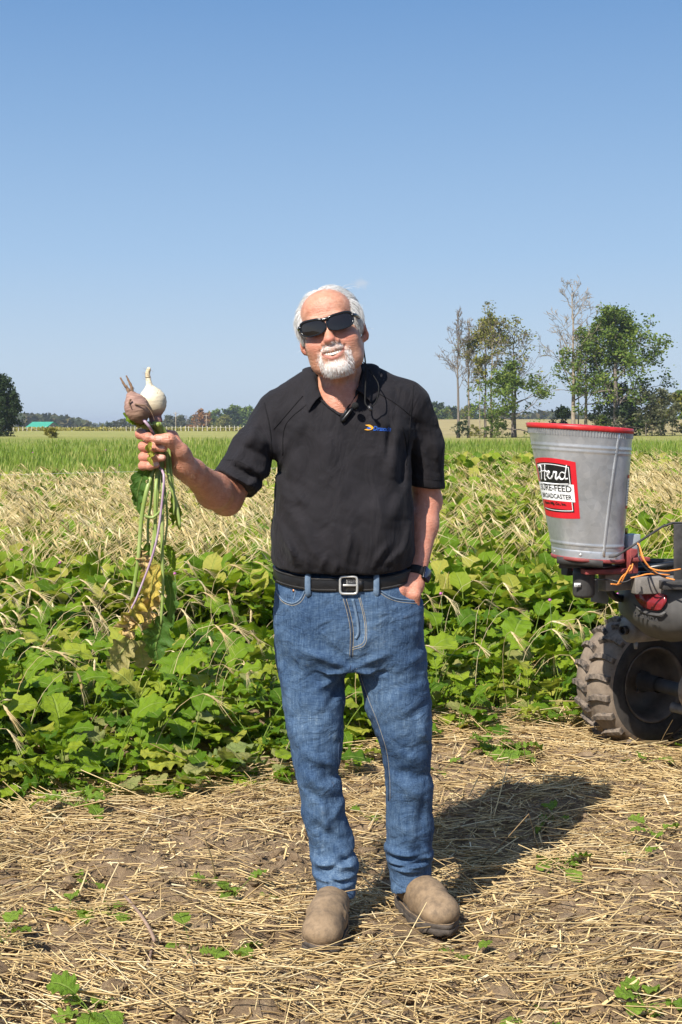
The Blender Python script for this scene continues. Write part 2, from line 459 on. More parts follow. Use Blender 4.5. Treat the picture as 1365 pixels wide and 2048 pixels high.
# ---------------------------------------------------------------- leaves
def leaf_arrays(seed, plen, blen, bw, phi0, phi1, ruffle=.16, na=20, ns=4, pr=.0035, lobes=True, kp=5):
    """petiole and blade in the x-z plane, growing from the origin towards +x; returns V, quads, uv(s,t,petiole)"""
    g = np.random.default_rng(seed)
    k = kp
    ts = np.linspace(0, 1, k); ph = phi0 + (phi1 * .25) * ts
    d = plen / (k - 1)
    px = np.concatenate([[0], np.cumsum(np.cos(ph[:-1]) * d)]); pz = np.concatenate([[0], np.cumsum(np.sin(ph[:-1]) * d)])
    V = []; UV = []; Qd = []
    for a in range(k):
        rr = pr * (1.25 - .5 * ts[a])
        for b in range(3):
            th = b * 2.0944 + 1.5708
            nrm = np.array([-math.sin(ph[a]), 0, math.cos(ph[a])])
            V.append(np.array([px[a], 0, pz[a]]) + rr * (math.cos(th) * np.array([0, 1, 0]) + math.sin(th) * nrm)); UV.append((0, 0, 1))
    for a in range(k - 1):
        for b in range(3): Qd.append((a * 3 + b, a * 3 + (b + 1) % 3, (a + 1) * 3 + (b + 1) % 3, (a + 1) * 3 + b))
    base = len(V)
    t = np.linspace(0, 1, na + 1)
    prof = np.sin(np.pi * np.clip(t, 0, 1) ** g.uniform(1.0, 1.3)) ** .48
    prof = np.where(t > .98, .06, np.maximum(prof, .05))
    if lobes: prof = np.where(t < .42, np.maximum(prof * .75, .18) * (.45 + .62 * np.abs(np.sin(t * 16 + g.uniform(0, 1)))), prof) * (1 + .09 * np.sin(t * 38 + g.uniform(0, 6)))
    phb = phi0 + phi1 * (.25 + .75 * t ** 1.2)
    dl = blen / na
    bx = px[-1] + np.concatenate([[0], np.cumsum(np.cos(phb[:-1]) * dl)]); bz = pz[-1] + np.concatenate([[0], np.cumsum(np.sin(phb[:-1]) * dl)])
    f1, f2 = g.uniform(17, 27), g.uniform(17, 27); p1, p2 = g.uniform(0, 6, 2); twist = g.normal(0, .35); bendy = g.normal(0, .10)
    S = np.linspace(-1, 1, 2 * (ns // 2) + 1)
    ser = 1 + g.normal(0, .07, (na + 1, 2)) + np.where(np.arange(na + 1)[:, None] % 2 == 0, .035, -.035)
    for a in range(na + 1):
        nrm = np.array([-math.sin(phb[a]), 0, math.cos(phb[a])]); ax = np.array([0, 1.0, 0])
        tw = twist * t[a]
        ax, nrm = ax * math.cos(tw) + nrm * math.sin(tw), nrm * math.cos(tw) - ax * math.sin(tw)
        for s in S:
            w = bw * prof[a] * (ser[a, 0] if s < 0 else ser[a, 1]) * abs(s)
            fr, pp = (f1, p1) if s < 0 else (f2, p2)
            lift = .14 * w + ruffle * bw * s * s * math.sin(t[a] * fr + pp) + .075 * bw * math.sin(t[a] * 21 + s * 5 + pp) * (abs(s) > .1)
            p = np.array([bx[a], bendy * blen * t[a] ** 2, bz[a]]) + ax * math.copysign(w, s) * (1 if s else 0) + nrm * lift
            if abs(s) == 1: p[0] += .016 * blen * g.normal()
            V.append(p); UV.append((s, t[a], 0))
    m_ = len(S)
    for a in range(na):
        for b in range(m_ - 1):
            Qd.append((base + a * m_ + b, base + (a + 1) * m_ + b, base + (a + 1) * m_ + b + 1, base + a * m_ + b + 1))
    return np.array(V), np.array(Qd), np.array(UV)

def leaf_material(name, stops, tr=.38, objrnd=True, dry=0.0):
    m = NM(name)
    r = m.rnd() if objrnd else m.attr('rnd')
    col = m.ramp(r, stops)
    c = m.coord('Object')
    col = m.mix(.55, col, m.mix(m.noise(c, 22, 5, .6), (.35, .35, .35), (.75, .75, .75)), 'OVERLAY')
    if dry: col = m.mix(m.ramp(m.noise(c, 9, 4, .7), [(.62 - dry, (0, 0, 0)), (.75, (1, 1, 1))]), col, (.30, .25, .06))
    uv = m.n('ShaderNodeAttribute', attribute_name='leafuv'); sp = m.n('ShaderNodeSeparateXYZ'); m.l(uv.outputs['Vector'], sp.inputs[0])
    ab = m.math('ABSOLUTE', sp.outputs[0])
    rib = m.ramp(ab, [(0.03, (1, 1, 1)), (.10, (0, 0, 0))])
    ph = m.math('SINE', m.math('MULTIPLY', m.math('SUBTRACT', m.math('MULTIPLY', sp.outputs[1], 6.0), m.math('MULTIPLY', ab, 1.5)), 6.283))
    vein = m.ramp(ph, [(.90, (0, 0, 0)), (.99, (.55, .55, .55))])
    v_all = m.math('MAXIMUM', m.math('MAXIMUM', rib, vein), sp.outputs[2], clamp=True)
    col2 = m.mix(m.math('MULTIPLY', v_all, .5), col, (.33, .42, .10))
    hb = m.math('ADD', m.noise(c, 55, 4, .6), m.math('MULTIPLY', v_all, -.6))
    m.set(col2, .52, normal=m.bump(hb, .8, .008), spec=.2)
    m.translucent(m.mix(.5, col2, (.34, .44, .01)), tr)
    return m.m
G_STOPS = [(0, (.052, .125, .008)), (.3, (.110, .205, .010)), (.6, (.180, .280, .014)), (.85, (.26, .330, .024)), (1, (.37, .35, .06))]
M_leaf = leaf_material('turnip_leaf', G_STOPS)
M_leaf_far = leaf_material('turnip_leaf_far', G_STOPS, objrnd=False)
M_leaf_pale = leaf_material('pale_leaf', [(0, (.20, .25, .08)), (.5, (.28, .29, .10)), (1, (.34, .31, .10))], dry=.06)
M_leaf_yellow = leaf_material('yellow_leaf', [(0, (.60, .45, .09)), (1, (.50, .34, .09))], dry=.0)
M_leaf_dead = leaf_material('withered_leaf', [(0, (.50, .31, .12)), (1, (.62, .43, .20))], tr=.2)

LEAVES = []
def leaf_mesh(name, mat, *a, **k):
    V, Qd, UV = leaf_arrays(*a, **k)
    return np_mesh(name, V, Qd, mat, True, {'leafuv': UV})
for k in range(14):
    g = np.random.default_rng(500 + k)
    el = [1.25, 1.1, .95, .8, .6, 1.2, 1.0, .9, .7, .45, .3, 1.3, .85, .55][k]
    LEAVES.append(leaf_mesh('leaf', M_leaf, 900 + k, g.uniform(.10, .22) * (1.25 if el > .9 else .8), g.uniform(.13, .21), g.uniform(.048, .072), el, -g.uniform(.8, 1.9), ruffle=g.uniform(.10, .22), lobes=(k % 5 == 0)))
def restuff(me, mat):
    c = me.copy(); c.materials[0] = mat; return c
M_leaf_young = leaf_material('young_leaf', [(0, (.14, .25, .025)), (1, (.22, .33, .045))])
LEAVES_YOUNG = [restuff(LEAVES[k], M_leaf_young) for k in (3, 4, 8, 9, 10, 13)]
LEAVES_PALE = [restuff(LEAVES[k], M_leaf_pale) for k in (2, 3, 7, 9)]
LEAVES_YELLOW = [restuff(LEAVES[k], M_leaf_yellow) for k in (4, 9, 10)]
LEAVES_DEAD = [leaf_mesh('leaf', M_leaf_dead, 990 + k, .08, .10, .035, .5, -1.9, ruffle=.6) for k in range(2)]

def clear_of_vehicle(x, y):
    # the quad bike stands here: keep its wheels and body free of plants
    dx, dy = x - 1.525, y - 5.82
    a, b = dx * .88 + dy * .474, dx * -.474 + dy * .88
    return not (-.36 < a < 1.7 and -.62 < b < .60)

pts = []
gr = np.random.default_rng(3)
yv = 4.9
while yv < 9.6:
    w = yv * .25 + .22
    for xv in np.arange(-w, w, .185):
        x = xv + gr.uniform(-.085, .085); y = yv + gr.uniform(-.10, .10)
        if y > crop_edge(x) + .05 and clear_of_vehicle(x, y): pts.append((x, y))
    yv += .20 + (yv - 4.9) * .012
pts.sort(key=lambda p: p[1])
NEAR_PLANTS = pts[:290]
y_last = NEAR_PLANTS[-1][1]

def add_leaf(parent, me, az, sc, tilt=0.0):
    o = bpy.data.objects.new('leaf', me); COL.objects.link(o); o.parent = parent
    o.rotation_euler = (gr.normal(0, .10), tilt, az); o.scale = (sc, sc, sc); return o

def grow(parent, n, size, low=False, pale=.12, yellow=.025, dead=.025, young=False):
    az = gr.uniform(0, 6.28)
    for k in range(n):
        az += 2.4 + gr.normal(0, .3)
        q = gr.random()
        if young: me = LEAVES_YOUNG[gr.integers(6)]
        elif q < dead: me = LEAVES_DEAD[gr.integers(2)]
        elif q < dead + yellow: me = LEAVES_YELLOW[gr.integers(3)]
        elif q < dead + yellow + pale: me = LEAVES_PALE[gr.integers(4)]
        else: me = LEAVES[gr.integers(14)] if not low else LEAVES[[3, 4, 8, 9, 10, 12, 13][gr.integers(7)]]
        add_leaf(parent, me, az, size * gr.uniform(.7, 1.25), gr.normal(0, .12))

def zone(x, y):
    u = 682.5 + x * FPX / y; d = y - float(crop_edge(x))
    lr = ['cut by the left edge of the frame', 'left of the hanging turnip leaves', 'below and behind the hanging turnip leaves', 'between the hanging leaves and the jeans', 'behind the man', 'just right of the jeans', 'below and left of the hopper', 'behind the hopper and its motor', 'beyond the quad bike at the right edge'][int(np.searchsorted([60, 220, 350, 530, 850, 960, 1090, 1260], u))]
    dp = ['in the front rank, ', 'in the second rank, ', 'in mid crop, ', 'far back, '][int(np.searchsorted([.35, .8, 1.7], d))]
    return dp + lr
for (x, y) in NEAR_PLANTS:
    edge = float(np.clip((y - crop_edge(x)) / .7, 0, 1))
    r = thing('turnip_plant', 'green turnip plant ' + zone(x, y), 'plant', (x, y, float(near_h(x, y)) - .01), 0, 'turnip plants of the cover crop')
    small = gr.random() < .28
    grow(r, 15 if small else (12 if edge > .6 else 11), (.50 if small else .68 + .30 * edge) * gr.uniform(.8, 1.15), low=edge < .35)

# the rest of the crop: one mass of the same leaves
def crop_mass(name, n_leaf, ysamp, xsamp, hts, szs, mat, pale_f=0.0, label='', seed=1):
    g = np.random.default_rng(seed)
    variants = [leaf_arrays(700 + k, .07, .15, .062, g.uniform(.1, 1.0), -g.uniform(.6, 1.4), na=5, ns=2, pr=.004, kp=2, lobes=(k % 5 == 0), ruffle=.24) for k in range(6)]
    VV, QQ, UU, RR = [], [], [], []; off = 0
    which = g.integers(0, 6, n_leaf)
    for k in range(6):
        idx = np.where(which == k)[0]; V, Qd, UV = variants[k]; m_ = len(idx)
        az = g.uniform(0, 6.28, m_); s = szs[idx]; ti = g.normal(0, .42, m_)
        ca, sa, ct, st = np.cos(az), np.sin(az), np.cos(ti), np.sin(ti)
        X = V[None, :, 0] * ct[:, None] + V[None, :, 2] * st[:, None]; Z = -V[None, :, 0] * st[:, None] + V[None, :, 2] * ct[:, None]; Y = np.broadcast_to(V[None, :, 1], X.shape)
        P = np.stack([ca[:, None] * X - sa[:, None] * Y, sa[:, None] * X + ca[:, None] * Y, Z], -1) * s[:, None, None]
        P += np.stack([xsamp[idx], ysamp[idx], hts[idx]], -1)[:, None]
        VV.append(P.reshape(-1, 3)); QQ.append((np.arange(m_)[:, None, None] * len(V) + Qd[None] + off).reshape(-1, 4)); off += m_ * len(V)
        UU.append(np.tile(UV, (m_, 1))); RR.append(np.repeat(np.clip(g.random(m_) ** .9 + .12, 0, 1), len(V)))
    me = np_mesh(name, np.concatenate(VV), np.concatenate(QQ), mat, True, {'leafuv': np.concatenate(UU), 'rnd': np.concatenate(RR)})
    return tag(obj(name, me), label, 'plant', kind='stuff')
g = np.random.default_rng(8)
N = 32000
yy_ = (y_last - .25) + (g.random(N) ** 1.25) * (22 - y_last); far_r = g.random(N) < .16; yy_ = np.where(far_r, 20 + 14 * g.random(N), yy_); xx_ = np.where(far_r, g.uniform(.045, .27, N) * yy_, g.uniform(-1, 1, N) * (yy_ * .27 + .3))
# the crop goes on to both sides of what the camera sees
M_ = 9000; ys_ = 5.2 + 10 * g.random(M_) ** 1.2; sd_ = np.where(g.random(M_) < .5, -1, 1); xs_ = sd_ * (ys_ * .25 + .2 + 3.2 * g.random(M_))
k_ = ys_ > crop_edge(xs_) + .1; yy_ = np.concatenate([yy_, ys_[k_]]); xx_ = np.concatenate([xx_, xs_[k_]]); N = len(xx_)
ok = np.array([clear_of_vehicle(a, b) for a, b in zip(xx_, yy_)])
# barley takes over further back on the left
dl = 1 - .50 * sstep(9.6, 11.8, yy_ + fbm(xx_, yy_, .8, 2, 15) * 3) * (1 - sstep(.0, .05, xx_ / yy_))
ok &= g.random(N) < dl
xx_, yy_ = xx_[ok], yy_[ok]; N = len(xx_)
sz_ = g.uniform(.55, 1.2, N) * (1 + .03 * np.clip(yy_ - 10, 0, 20))
ht_ = .05 + g.random(N) ** .7 * (.26 + .16 * sstep(9, 13, yy_)) + fbm(xx_, yy_, .9, 2, 19) * .10
crop_mass('cover_crop', N, yy_, xx_, ht_, sz_, M_leaf_far, label='leafy green cover crop running back to the hay field', seed=4)

# ---------------------------------------------------------------- barley
m = NM('ripe_barley')
col = m.ramp(m.rnd(), [(0, (.56, .41, .19)), (.5, (.68, .53, .28)), (1, (.76, .64, .38))])
m.set(col, .6, spec=.3); m.translucent(col, .2); M_barley = m.m
m = NM('ripe_barley_far')
col = m.ramp(m.attr('rnd'), [(0, (.52, .39, .15)), (.5, (.74, .58, .28)), (1, (.84, .71, .42))])
m.set(col, .6, spec=.3); m.translucent(col, .2); M_barley_far = m.m

def barley_shape(seed, H, lean, droop, awns=20, sides=5, rings=9, cheap=False):
    """stem, ear, awns as MBs, leaning towards +x"""
    g = np.random.default_rng(seed)
    a = np.linspace(0, 1, 9); ang = 1.57 - lean * a - droop * a ** 4
    d = H / 8
    P = [(0, 0, 0)]
    for k in range(8): P.append((P[-1][0] + math.cos(ang[k]) * d, P[-1][1] + g.normal(0, .004), P[-1][2] + math.sin(ang[k]) * d))
    stem = MB(); Ps = P[::4] if cheap else P; stem.tube(Ps, np.linspace(.0022, .0013, len(Ps)), 3, cap=False)
    a0 = ang[-1]; E = [np.array(P[-1])]; dirs = []
    for k in range(rings - 1):
        a0 -= .07 + droop * .02; dirs.append(a0); E.append(E[-1] + np.array([math.cos(a0), 0, math.sin(a0)]) * (.095 / (rings - 1)))
    ear = MB(); rr = np.array([.0015] + [.0070 + (.0018 if k % 2 else -.0014) for k in range(rings - 2)] + [.001]) * np.sin(np.linspace(.35, 2.9, rings)) ** .4
    ear.tube(E, rr, sides, cap=False, flat=.7)
    aw = MB()
    for k in range(awns):
        b = E[1 + k * (rings - 2) // awns]; an = dirs[min(len(dirs) - 1, k * (rings - 2) // awns)]
        sp = g.normal(0, .14); L = g.uniform(.08, .13); dy = g.normal(0, .14)
        tip = b + np.array([math.cos(an + sp), dy, math.sin(an + sp)]) * L
        side = np.array([0, 1, 0]) * .0009 if k % 2 else np.array([.0006, 0, .0009])
        aw.add([b - side * 1.35, b + side * 1.35, tip], tris=[(0, 1, 2)])
    return stem, ear, aw
BAR = []
for k in range(7):
    s_, e_, a_ = barley_shape(40 + k, .46 + .035 * k, .5 + .12 * (k % 4), 1.0 + .25 * (k % 3))
    BAR.append((s_.mesh('stalk', M_barley, True), e_.mesh('ear', M_barley, True), a_.mesh('awns', M_barley, False)))
g = np.random.default_rng(21)
spots = []
while len(spots) < 1500:
    y = 5.3 + g.random() ** .8 * 7; x = g.uniform(-1, 1) * (y * .25 + .2)
    pr = .11 + .9 * float(sstep(7.6, 9.5, y)) if x < 0 else .14
    if y > crop_edge(x) + .12 and clear_of_vehicle(x, y) and g.random() < pr: spots.append((x, y))
spots.sort(key=lambda p: p[1])
for (x, y) in spots[:285]:
    st, ea, aw = BAR[g.integers(7)]
    o = obj('barley_stalk', st, None, (x, y, float(near_h(x, y)) - .01 if y < 9 else -.05), (g.normal(0, .15), g.normal(0, .15), g.normal(0, .8)), g.uniform(.72, 1.05))
    tag(o, 'bearded tan barley stalk ' + zone(x, y).replace('in the ', 'over the ', 1), 'barley stalk', 'barley stalks among the turnips')
    obj('ear', ea, o); obj('awns', aw, o)
yb_last = spots[284][1]

def barley_mass(name, x, y, z, seed, label, mat=M_barley_far):
    g = np.random.default_rng(seed); n = len(x)
    VV, QQ, TT, RR = [], [], [], []; off = 0
    which = g.integers(0, 5, n)
    for k in range(5):
        s_, e_, a_ = barley_shape(140 + k, .62 + .04 * k, .5 + .1 * k, 1.3 + .2 * (k % 3), awns=7, sides=3, rings=5, cheap=True)
        idx = np.where(which == k)[0]; m_ = len(idx)
        W = MB(); 
        for b in (s_, e_, a_):
            W.add(np.concatenate(b.V), np.concatenate(b.Q) if b.Q else None, np.concatenate(b.T) if b.T else None)
        V = np.concatenate(W.V); az = g.normal(.1, .75, m_) ; sc = g.uniform(.9, 1.35, m_); ty = g.normal(0, .14, m_)
        X = V[None, :, 0] * np.cos(ty)[:, None] + V[None, :, 2] * np.sin(ty)[:, None]; Z = -V[None, :, 0] * np.sin(ty)[:, None] + V[None, :, 2] * np.cos(ty)[:, None]; Y = V[None, :, 1]
        P = np.stack([np.cos(az)[:, None] * X - np.sin(az)[:, None] * Y, np.sin(az)[:, None] * X + np.cos(az)[:, None] * Y, Z], -1) * sc[:, None, None] + np.stack([x[idx], y[idx], z[idx]], -1)[:, None]
        o_ = np.arange(m_)[:, None, None] * len(V) + off
        VV.append(P.reshape(-1, 3)); QQ.append((o_ + np.concatenate(W.Q)[None]).reshape(-1, 4)); TT.append((o_ + np.concatenate(W.T)[None]).reshape(-1, 3))
        RR.append(np.repeat(g.random(m_), len(V))); off += m_ * len(V)
    return tag(obj(name, np_mesh(name, np.concatenate(VV), [np.concatenate(QQ), np.concatenate(TT)], mat, True, {'rnd': np.concatenate(RR)})), label, 'barley', kind='stuff')
N = 30000
y = yb_last - .1 + g.random(N) ** .95 * (20.5 - yb_last); r_ = g.uniform(-.27, .27, N); fr = g.random(N) < .17; y = np.where(fr, 20 + 15 * g.random(N), y); r_ = np.where(fr, g.uniform(.04, .27, N), r_); x = r_ * y
left = .07 + .24 * sstep(9.4, 11.4, y + fbm(x, y, .8, 2, 15) * 2.5)
right = .04 + .06 * sstep(9, 12.5, y) + .10 * sstep(16, 24, y) + .55 * sstep(11.5, 14, y + fbm(x, y, .6, 2, 16) * 4) * sstep(.17, .20, r_) + .05 * sstep(14, 17, y) * sstep(.05, .09, r_)
pr = left * (1 - sstep(-.01, .04, r_)) + right * sstep(-.01, .04, r_)
ok = g.random(N) < pr
ok &= np.array([clear_of_vehicle(a, b) for a, b in zip(x, y)])
x, y = x[ok], y[ok]
ys_ = 9 + 11 * g.random(2600); sd_ = np.where(g.random(2600) < .6, -1, 1); x = np.concatenate([x, sd_ * (ys_ * .27 + 3.5 * g.random(2600))]); y = np.concatenate([y, ys_])
barley_mass('barley_stand', x, y, np.where(y < 9, -.02, .0) + .04 * sstep(11, 15, y), 5, 'pale ripe barley standing behind the leafy crop')

# ---------------------------------------------------------------- hay field: long grass
m = NM('long_grass')
col = m.ramp(m.attr('rnd'), [(0, (.12, .20, .018)), (.5, (.20, .285, .030)), (.85, (.28, .34, .05)), (1, (.42, .39, .12))])
m.set(col, .55, spec=.3); m.translucent(m.mix(.5, col, (.2, .32, .03)), .4); M_grass = m.m
def grass_mass(name, N, y0, y1, hmin, hmax, wid, seed, label, spread=.28):
    g = np.random.default_rng(seed)
    y = y0 * (y1 / y0) ** g.random(N); x = g.uniform(-1, 1, N) * (y * spread + 3)
    h = g.uniform(hmin, hmax, N) * (1 + fbm(x, y, .35, 3, seed) * .9); az = g.uniform(0, 6.28, N); ln = g.uniform(.1, .6, N) * h
    w = wid * g.uniform(.6, 1.4, N) * (y / y0) ** .5
    z = land(x, y) - .03
    c = np.stack([x, y, z], -1); s = np.stack([np.cos(az + 1.57), np.sin(az + 1.57), 0 * az], -1) * w[:, None]; l = np.stack([np.cos(az), np.sin(az), 0 * az], -1)
    up = np.array([0, 0, 1.0])
    mid = c + l * (ln * .35)[:, None] + up * (h * .6)[:, None]; tip = c + l * ln[:, None] + up * h[:, None]
    V = np.stack([c - s, c + s, mid - s * .7, mid + s * .7, tip], 1).reshape(-1, 3); o = np.arange(N)[:, None] * 5
    me = np_mesh(name, V, [o + np.array([[0, 1, 3, 2]]), o + np.array([[2, 3, 4]])], M_grass, True, {'rnd': np.repeat(np.clip(g.random(N) * .8 + fbm(x, y, .15, 3, seed + 3) * .6 + .1, 0, 1), 5)})
    tag(obj(name, me), label, 'grass', kind='stuff')
grass_mass('grass', 52000, 17.5, 95, .20, .42, .010, 31, 'long green grass and clover in the hay field')
# ---------------------------------------------------------------- implicit-surface modelling (numpy)
def smin(a, b, k):
    if k <= 0: return np.minimum(a, b)
    h = np.clip(.5 + .5 * (b - a) / k, 0, 1)
    return b + (a - b) * h - k * h * (1 - h)

class Field:
    def __init__(s, lo, hi, h):
        s.lo = np.array(lo, float); s.h = h
        s.n = np.ceil((np.array(hi) - s.lo) / h).astype(int) + 1
        s.ax = [(s.lo[k] + h * np.arange(s.n[k])).astype(np.float32) for k in range(3)]
        s.D = np.full(s.n, .05, np.float32)
    def sl(s, lo, hi):
        r = []
        for k in range(3):
            a = int(np.clip(math.floor((lo[k] - s.lo[k]) / s.h), 0, s.n[k])); b = int(np.clip(math.ceil((hi[k] - s.lo[k]) / s.h) + 1, 0, s.n[k]))
            r.append(slice(a, max(a, b)))
        return tuple(r), s.ax[0][r[0]][:, None, None], s.ax[1][r[1]][None, :, None], s.ax[2][r[2]][None, None, :]
    def put(s, fn, lo, hi, k, cut=False, mg=.03):
        sl, X, Y, Z = s.sl(np.array(lo) - mg - k, np.array(hi) + mg + k)
        if 0 in s.D[sl].shape: return
        d = fn(X, Y, Z)
        s.D[sl] = -smin(-s.D[sl], d, k) if cut else smin(s.D[sl], d, k)
    def capsule(s, a, b, ra, rb=None, k=.01, cut=False):
        rb = ra if rb is None else rb
        a = np.array(a, float); b = np.array(b, float); ab = b - a; L = ab.dot(ab) + 1e-12
        def fn(X, Y, Z):
            t = np.clip(((X - a[0]) * ab[0] + (Y - a[1]) * ab[1] + (Z - a[2]) * ab[2]) / L, 0, 1)
            return np.sqrt((X - a[0] - t * ab[0]) ** 2 + (Y - a[1] - t * ab[1]) ** 2 + (Z - a[2] - t * ab[2]) ** 2) - (ra + (rb - ra) * t)
        r = max(ra, rb); s.put(fn, np.minimum(a, b) - r, np.maximum(a, b) + r, k, cut)
    def chain(s, P, rs, k=.01, cut=False):
        for i in range(len(P) - 1): s.capsule(P[i], P[i + 1], rs[i], rs[i + 1], k, cut)
    def ell(s, c, r, k=.01, cut=False, M=None):
        c = np.array(c, float); r = np.array(r, float)
        Mi = None if M is None else np.array(M.to_3x3().transposed())
        def fn(X, Y, Z):
            x, y, z = X - c[0], Y - c[1], Z - c[2]
            if Mi is not None:
                x, y, z = (Mi[0, 0] * x + Mi[0, 1] * y + Mi[0, 2] * z, Mi[1, 0] * x + Mi[1, 1] * y + Mi[1, 2] * z, Mi[2, 0] * x + Mi[2, 1] * y + Mi[2, 2] * z)
            k0 = np.sqrt((x / r[0]) ** 2 + (y / r[1]) ** 2 + (z / r[2]) ** 2); k1 = np.sqrt((x / r[0] ** 2) ** 2 + (y / r[1] ** 2) ** 2 + (z / r[2] ** 2) ** 2) + 1e-9
            return k0 * (k0 - 1) / k1
        m_ = r if M is None else np.full(3, r.max()); s.put(fn, c - m_, c + m_, k, cut)
    def stack(s, tab, k=.02):
        """tab rows: z, cx, cy, a, b, n (z rising)"""
        T = np.array(tab, float); zz = np.linspace(T[0, 0], T[-1, 0], 200)
        tt = np.interp(zz, T[:, 0], np.arange(len(T))); S = spline(T, (len(T) - 1) * 24 + 1); ti = np.linspace(0, len(T) - 1, len(S))
        cols = [np.interp(tt, ti, S[:, q]) for q in range(1, 6)]
        def fn(X, Y, Z):
            cx, cy, a, b, n = [np.interp(Z, zz, q).astype(np.float32) for q in cols]
            q = (np.abs((X - cx) / a) ** n + np.abs((Y - cy) / b) ** n) ** (1 / n)
            d = (q - 1) * np.minimum(a, b) * 1.05
            return np.maximum(d, np.maximum(T[0, 0] - Z, Z - T[-1, 0]))
        A = T[:, 3].max(); B = T[:, 4].max()
        s.put(fn, (T[:, 1].min() - A, T[:, 2].min() - B, T[0, 0]), (T[:, 1].max() + A, T[:, 2].max() + B, T[-1, 0]), k)
    def ridge(s, a, b, w, h):
        a = np.array(a, float); b = np.array(b, float); ab = b - a; L = ab.dot(ab) + 1e-12; mg = 2.4 * w
        sl, X, Y, Z = s.sl(np.minimum(a, b) - mg, np.maximum(a, b) + mg)
        if 0 in s.D[sl].shape: return
        t = np.clip(((X - a[0]) * ab[0] + (Y - a[1]) * ab[1] + (Z - a[2]) * ab[2]) / L, 0, 1)
        d2 = (X - a[0] - t * ab[0]) ** 2 + (Y - a[1] - t * ab[1]) ** 2 + (Z - a[2] - t * ab[2]) ** 2
        s.D[sl] -= (h * np.exp(-d2 / w ** 2)).astype(np.float32)
    def ridge2(s, a, b, w, h, ylo, yhi, taper=True):
        """fold seen from the front: acts on a slab of depths; a, b are (x, z)"""
        ax_, az_ = a; bx, bz = b; mg = 2.4 * w
        sl, X, Y, Z = s.sl((min(ax_, bx) - mg, ylo, min(az_, bz) - mg), (max(ax_, bx) + mg, yhi, max(az_, bz) + mg))
        if 0 in s.D[sl].shape: return
        L = (bx - ax_) ** 2 + (bz - az_) ** 2 + 1e-12
        t = np.clip(((X - ax_) * (bx - ax_) + (Z - az_) * (bz - az_)) / L, 0, 1)
        d2 = (X - ax_ - t * (bx - ax_)) ** 2 + (Z - az_ - t * (bz - az_)) ** 2
        f = np.exp(-d2 / w ** 2) * (np.sin(np.pi * (.12 + .76 * t)) if taper else 1)
        s.D[sl] -= (h * f * np.ones_like(Y)).astype(np.float32)
    def mesh(s, smooth=2):
        D = s.D; I = D < 0
        c = np.zeros(np.array(D.shape) - 1, np.uint8)
        for a in (0, 1):
            for b in (0, 1):
                for d in (0, 1): c += I[a:D.shape[0] - 1 + a, b:D.shape[1] - 1 + b, d:D.shape[2] - 1 + d]
        act = np.argwhere((c > 0) & (c < 8)); n = len(act)
        idx = np.full(c.shape, -1, np.int32); idx[tuple(act.T)] = np.arange(n)
        acc = np.zeros((n, 3)); cnt = np.zeros(n)
        corners = [(a, b, d) for a in (0, 1) for b in (0, 1) for d in (0, 1)]
        val = {q: D[act[:, 0] + q[0], act[:, 1] + q[1], act[:, 2] + q[2]] for q in corners}
        for p in corners:
            for k in range(3):
                if p[k] == 0:
                    q = list(p); q[k] = 1; q = tuple(q); va, vb = val[p], val[q]
                    m = (va < 0) != (vb < 0); t = np.where(m, va / np.where(m, va - vb, 1), 0)
                    pos = np.tile(np.array(p, float), (n, 1)); pos[:, k] = t
                    acc[m] += pos[m]; cnt[m] += 1
        V = s.lo + (act + acc / cnt[:, None]) * s.h
        Qs = []
        for k in range(3):
            u, v = (k + 1) % 3, (k + 2) % 3
            sa = [slice(None)] * 3; sb = [slice(None)] * 3; sa[k] = slice(0, -1); sb[k] = slice(1, None)
            A = I[tuple(sa)]; ch = A != I[tuple(sb)]
            e = np.argwhere(ch); e = e[(e[:, u] > 0) & (e[:, v] > 0) & (e[:, u] < D.shape[u] - 1) & (e[:, v] < D.shape[v] - 1)]
            ins = A[tuple(e.T)]
            def g(du, dv):
                q = e.copy(); q[:, u] -= du; q[:, v] -= dv; return idx[tuple(q.T)]
            Qd = np.stack([g(1, 1), g(0, 1), g(0, 0), g(1, 0)], -1)
            Qd[~ins] = Qd[~ins][:, ::-1]; Qs.append(Qd)
        Q = np.concatenate(Qs)
        E = np.concatenate([Q[:, [0, 1]], Q[:, [1, 2]], Q[:, [2, 3]], Q[:, [3, 0]]])
        for it in range(smooth):
            S = np.zeros_like(V); C = np.zeros(n)
            np.add.at(S, E[:, 0], V[E[:, 1]]); np.add.at(C, E[:, 0], 1)
            V = V + (.5 if it % 2 == 0 else -.52) * (S / np.maximum(C, 1)[:, None] - V) * .9
        return V, Q

def tup(p): return (p.x, p.y, p.z)
def W(u, v, Y): return np.array(tup(at(u, v, Y)))

# ---------------------------------------------------------------- the man: materials
m = NM('skin')
c = m.coord('Object'); tn = m.n('ShaderNodeAttribute', attribute_name='tint'); ts = m.n('ShaderNodeSeparateXYZ'); m.l(tn.outputs['Vector'], ts.inputs[0])
col = m.ramp(m.noise(c, 38, 7, .7), [(.3, (.42, .180, .105)), (.5, (.54, .265, .165)), (.72, (.64, .355, .245))])
spots_ = m.ramp(m.noise(c, 120, 3, .7), [(.56, (0, 0, 0)), (.70, (.8, .8, .8))])
col = m.mix(m.math('MULTIPLY', spots_, .6), col, (.33, .13, .07))
col = m.mix(ts.outputs[0], col, (.58, .17, .12))
col = m.mix(ts.outputs[1], col, (.78, .70, .63))
col = m.mix(ts.outputs[2], col, (.27, .065, .065))
wr = m.noise(m.coord('Object', (1, 1, 3.2)), 70, 4, .6)
M_skin = m.set(col, .42, normal=m.bump(m.math('ADD', m.noise(c, 300, 4, .6), m.math('MULTIPLY', wr, 1.5)), .5, .0030), spec=.5)
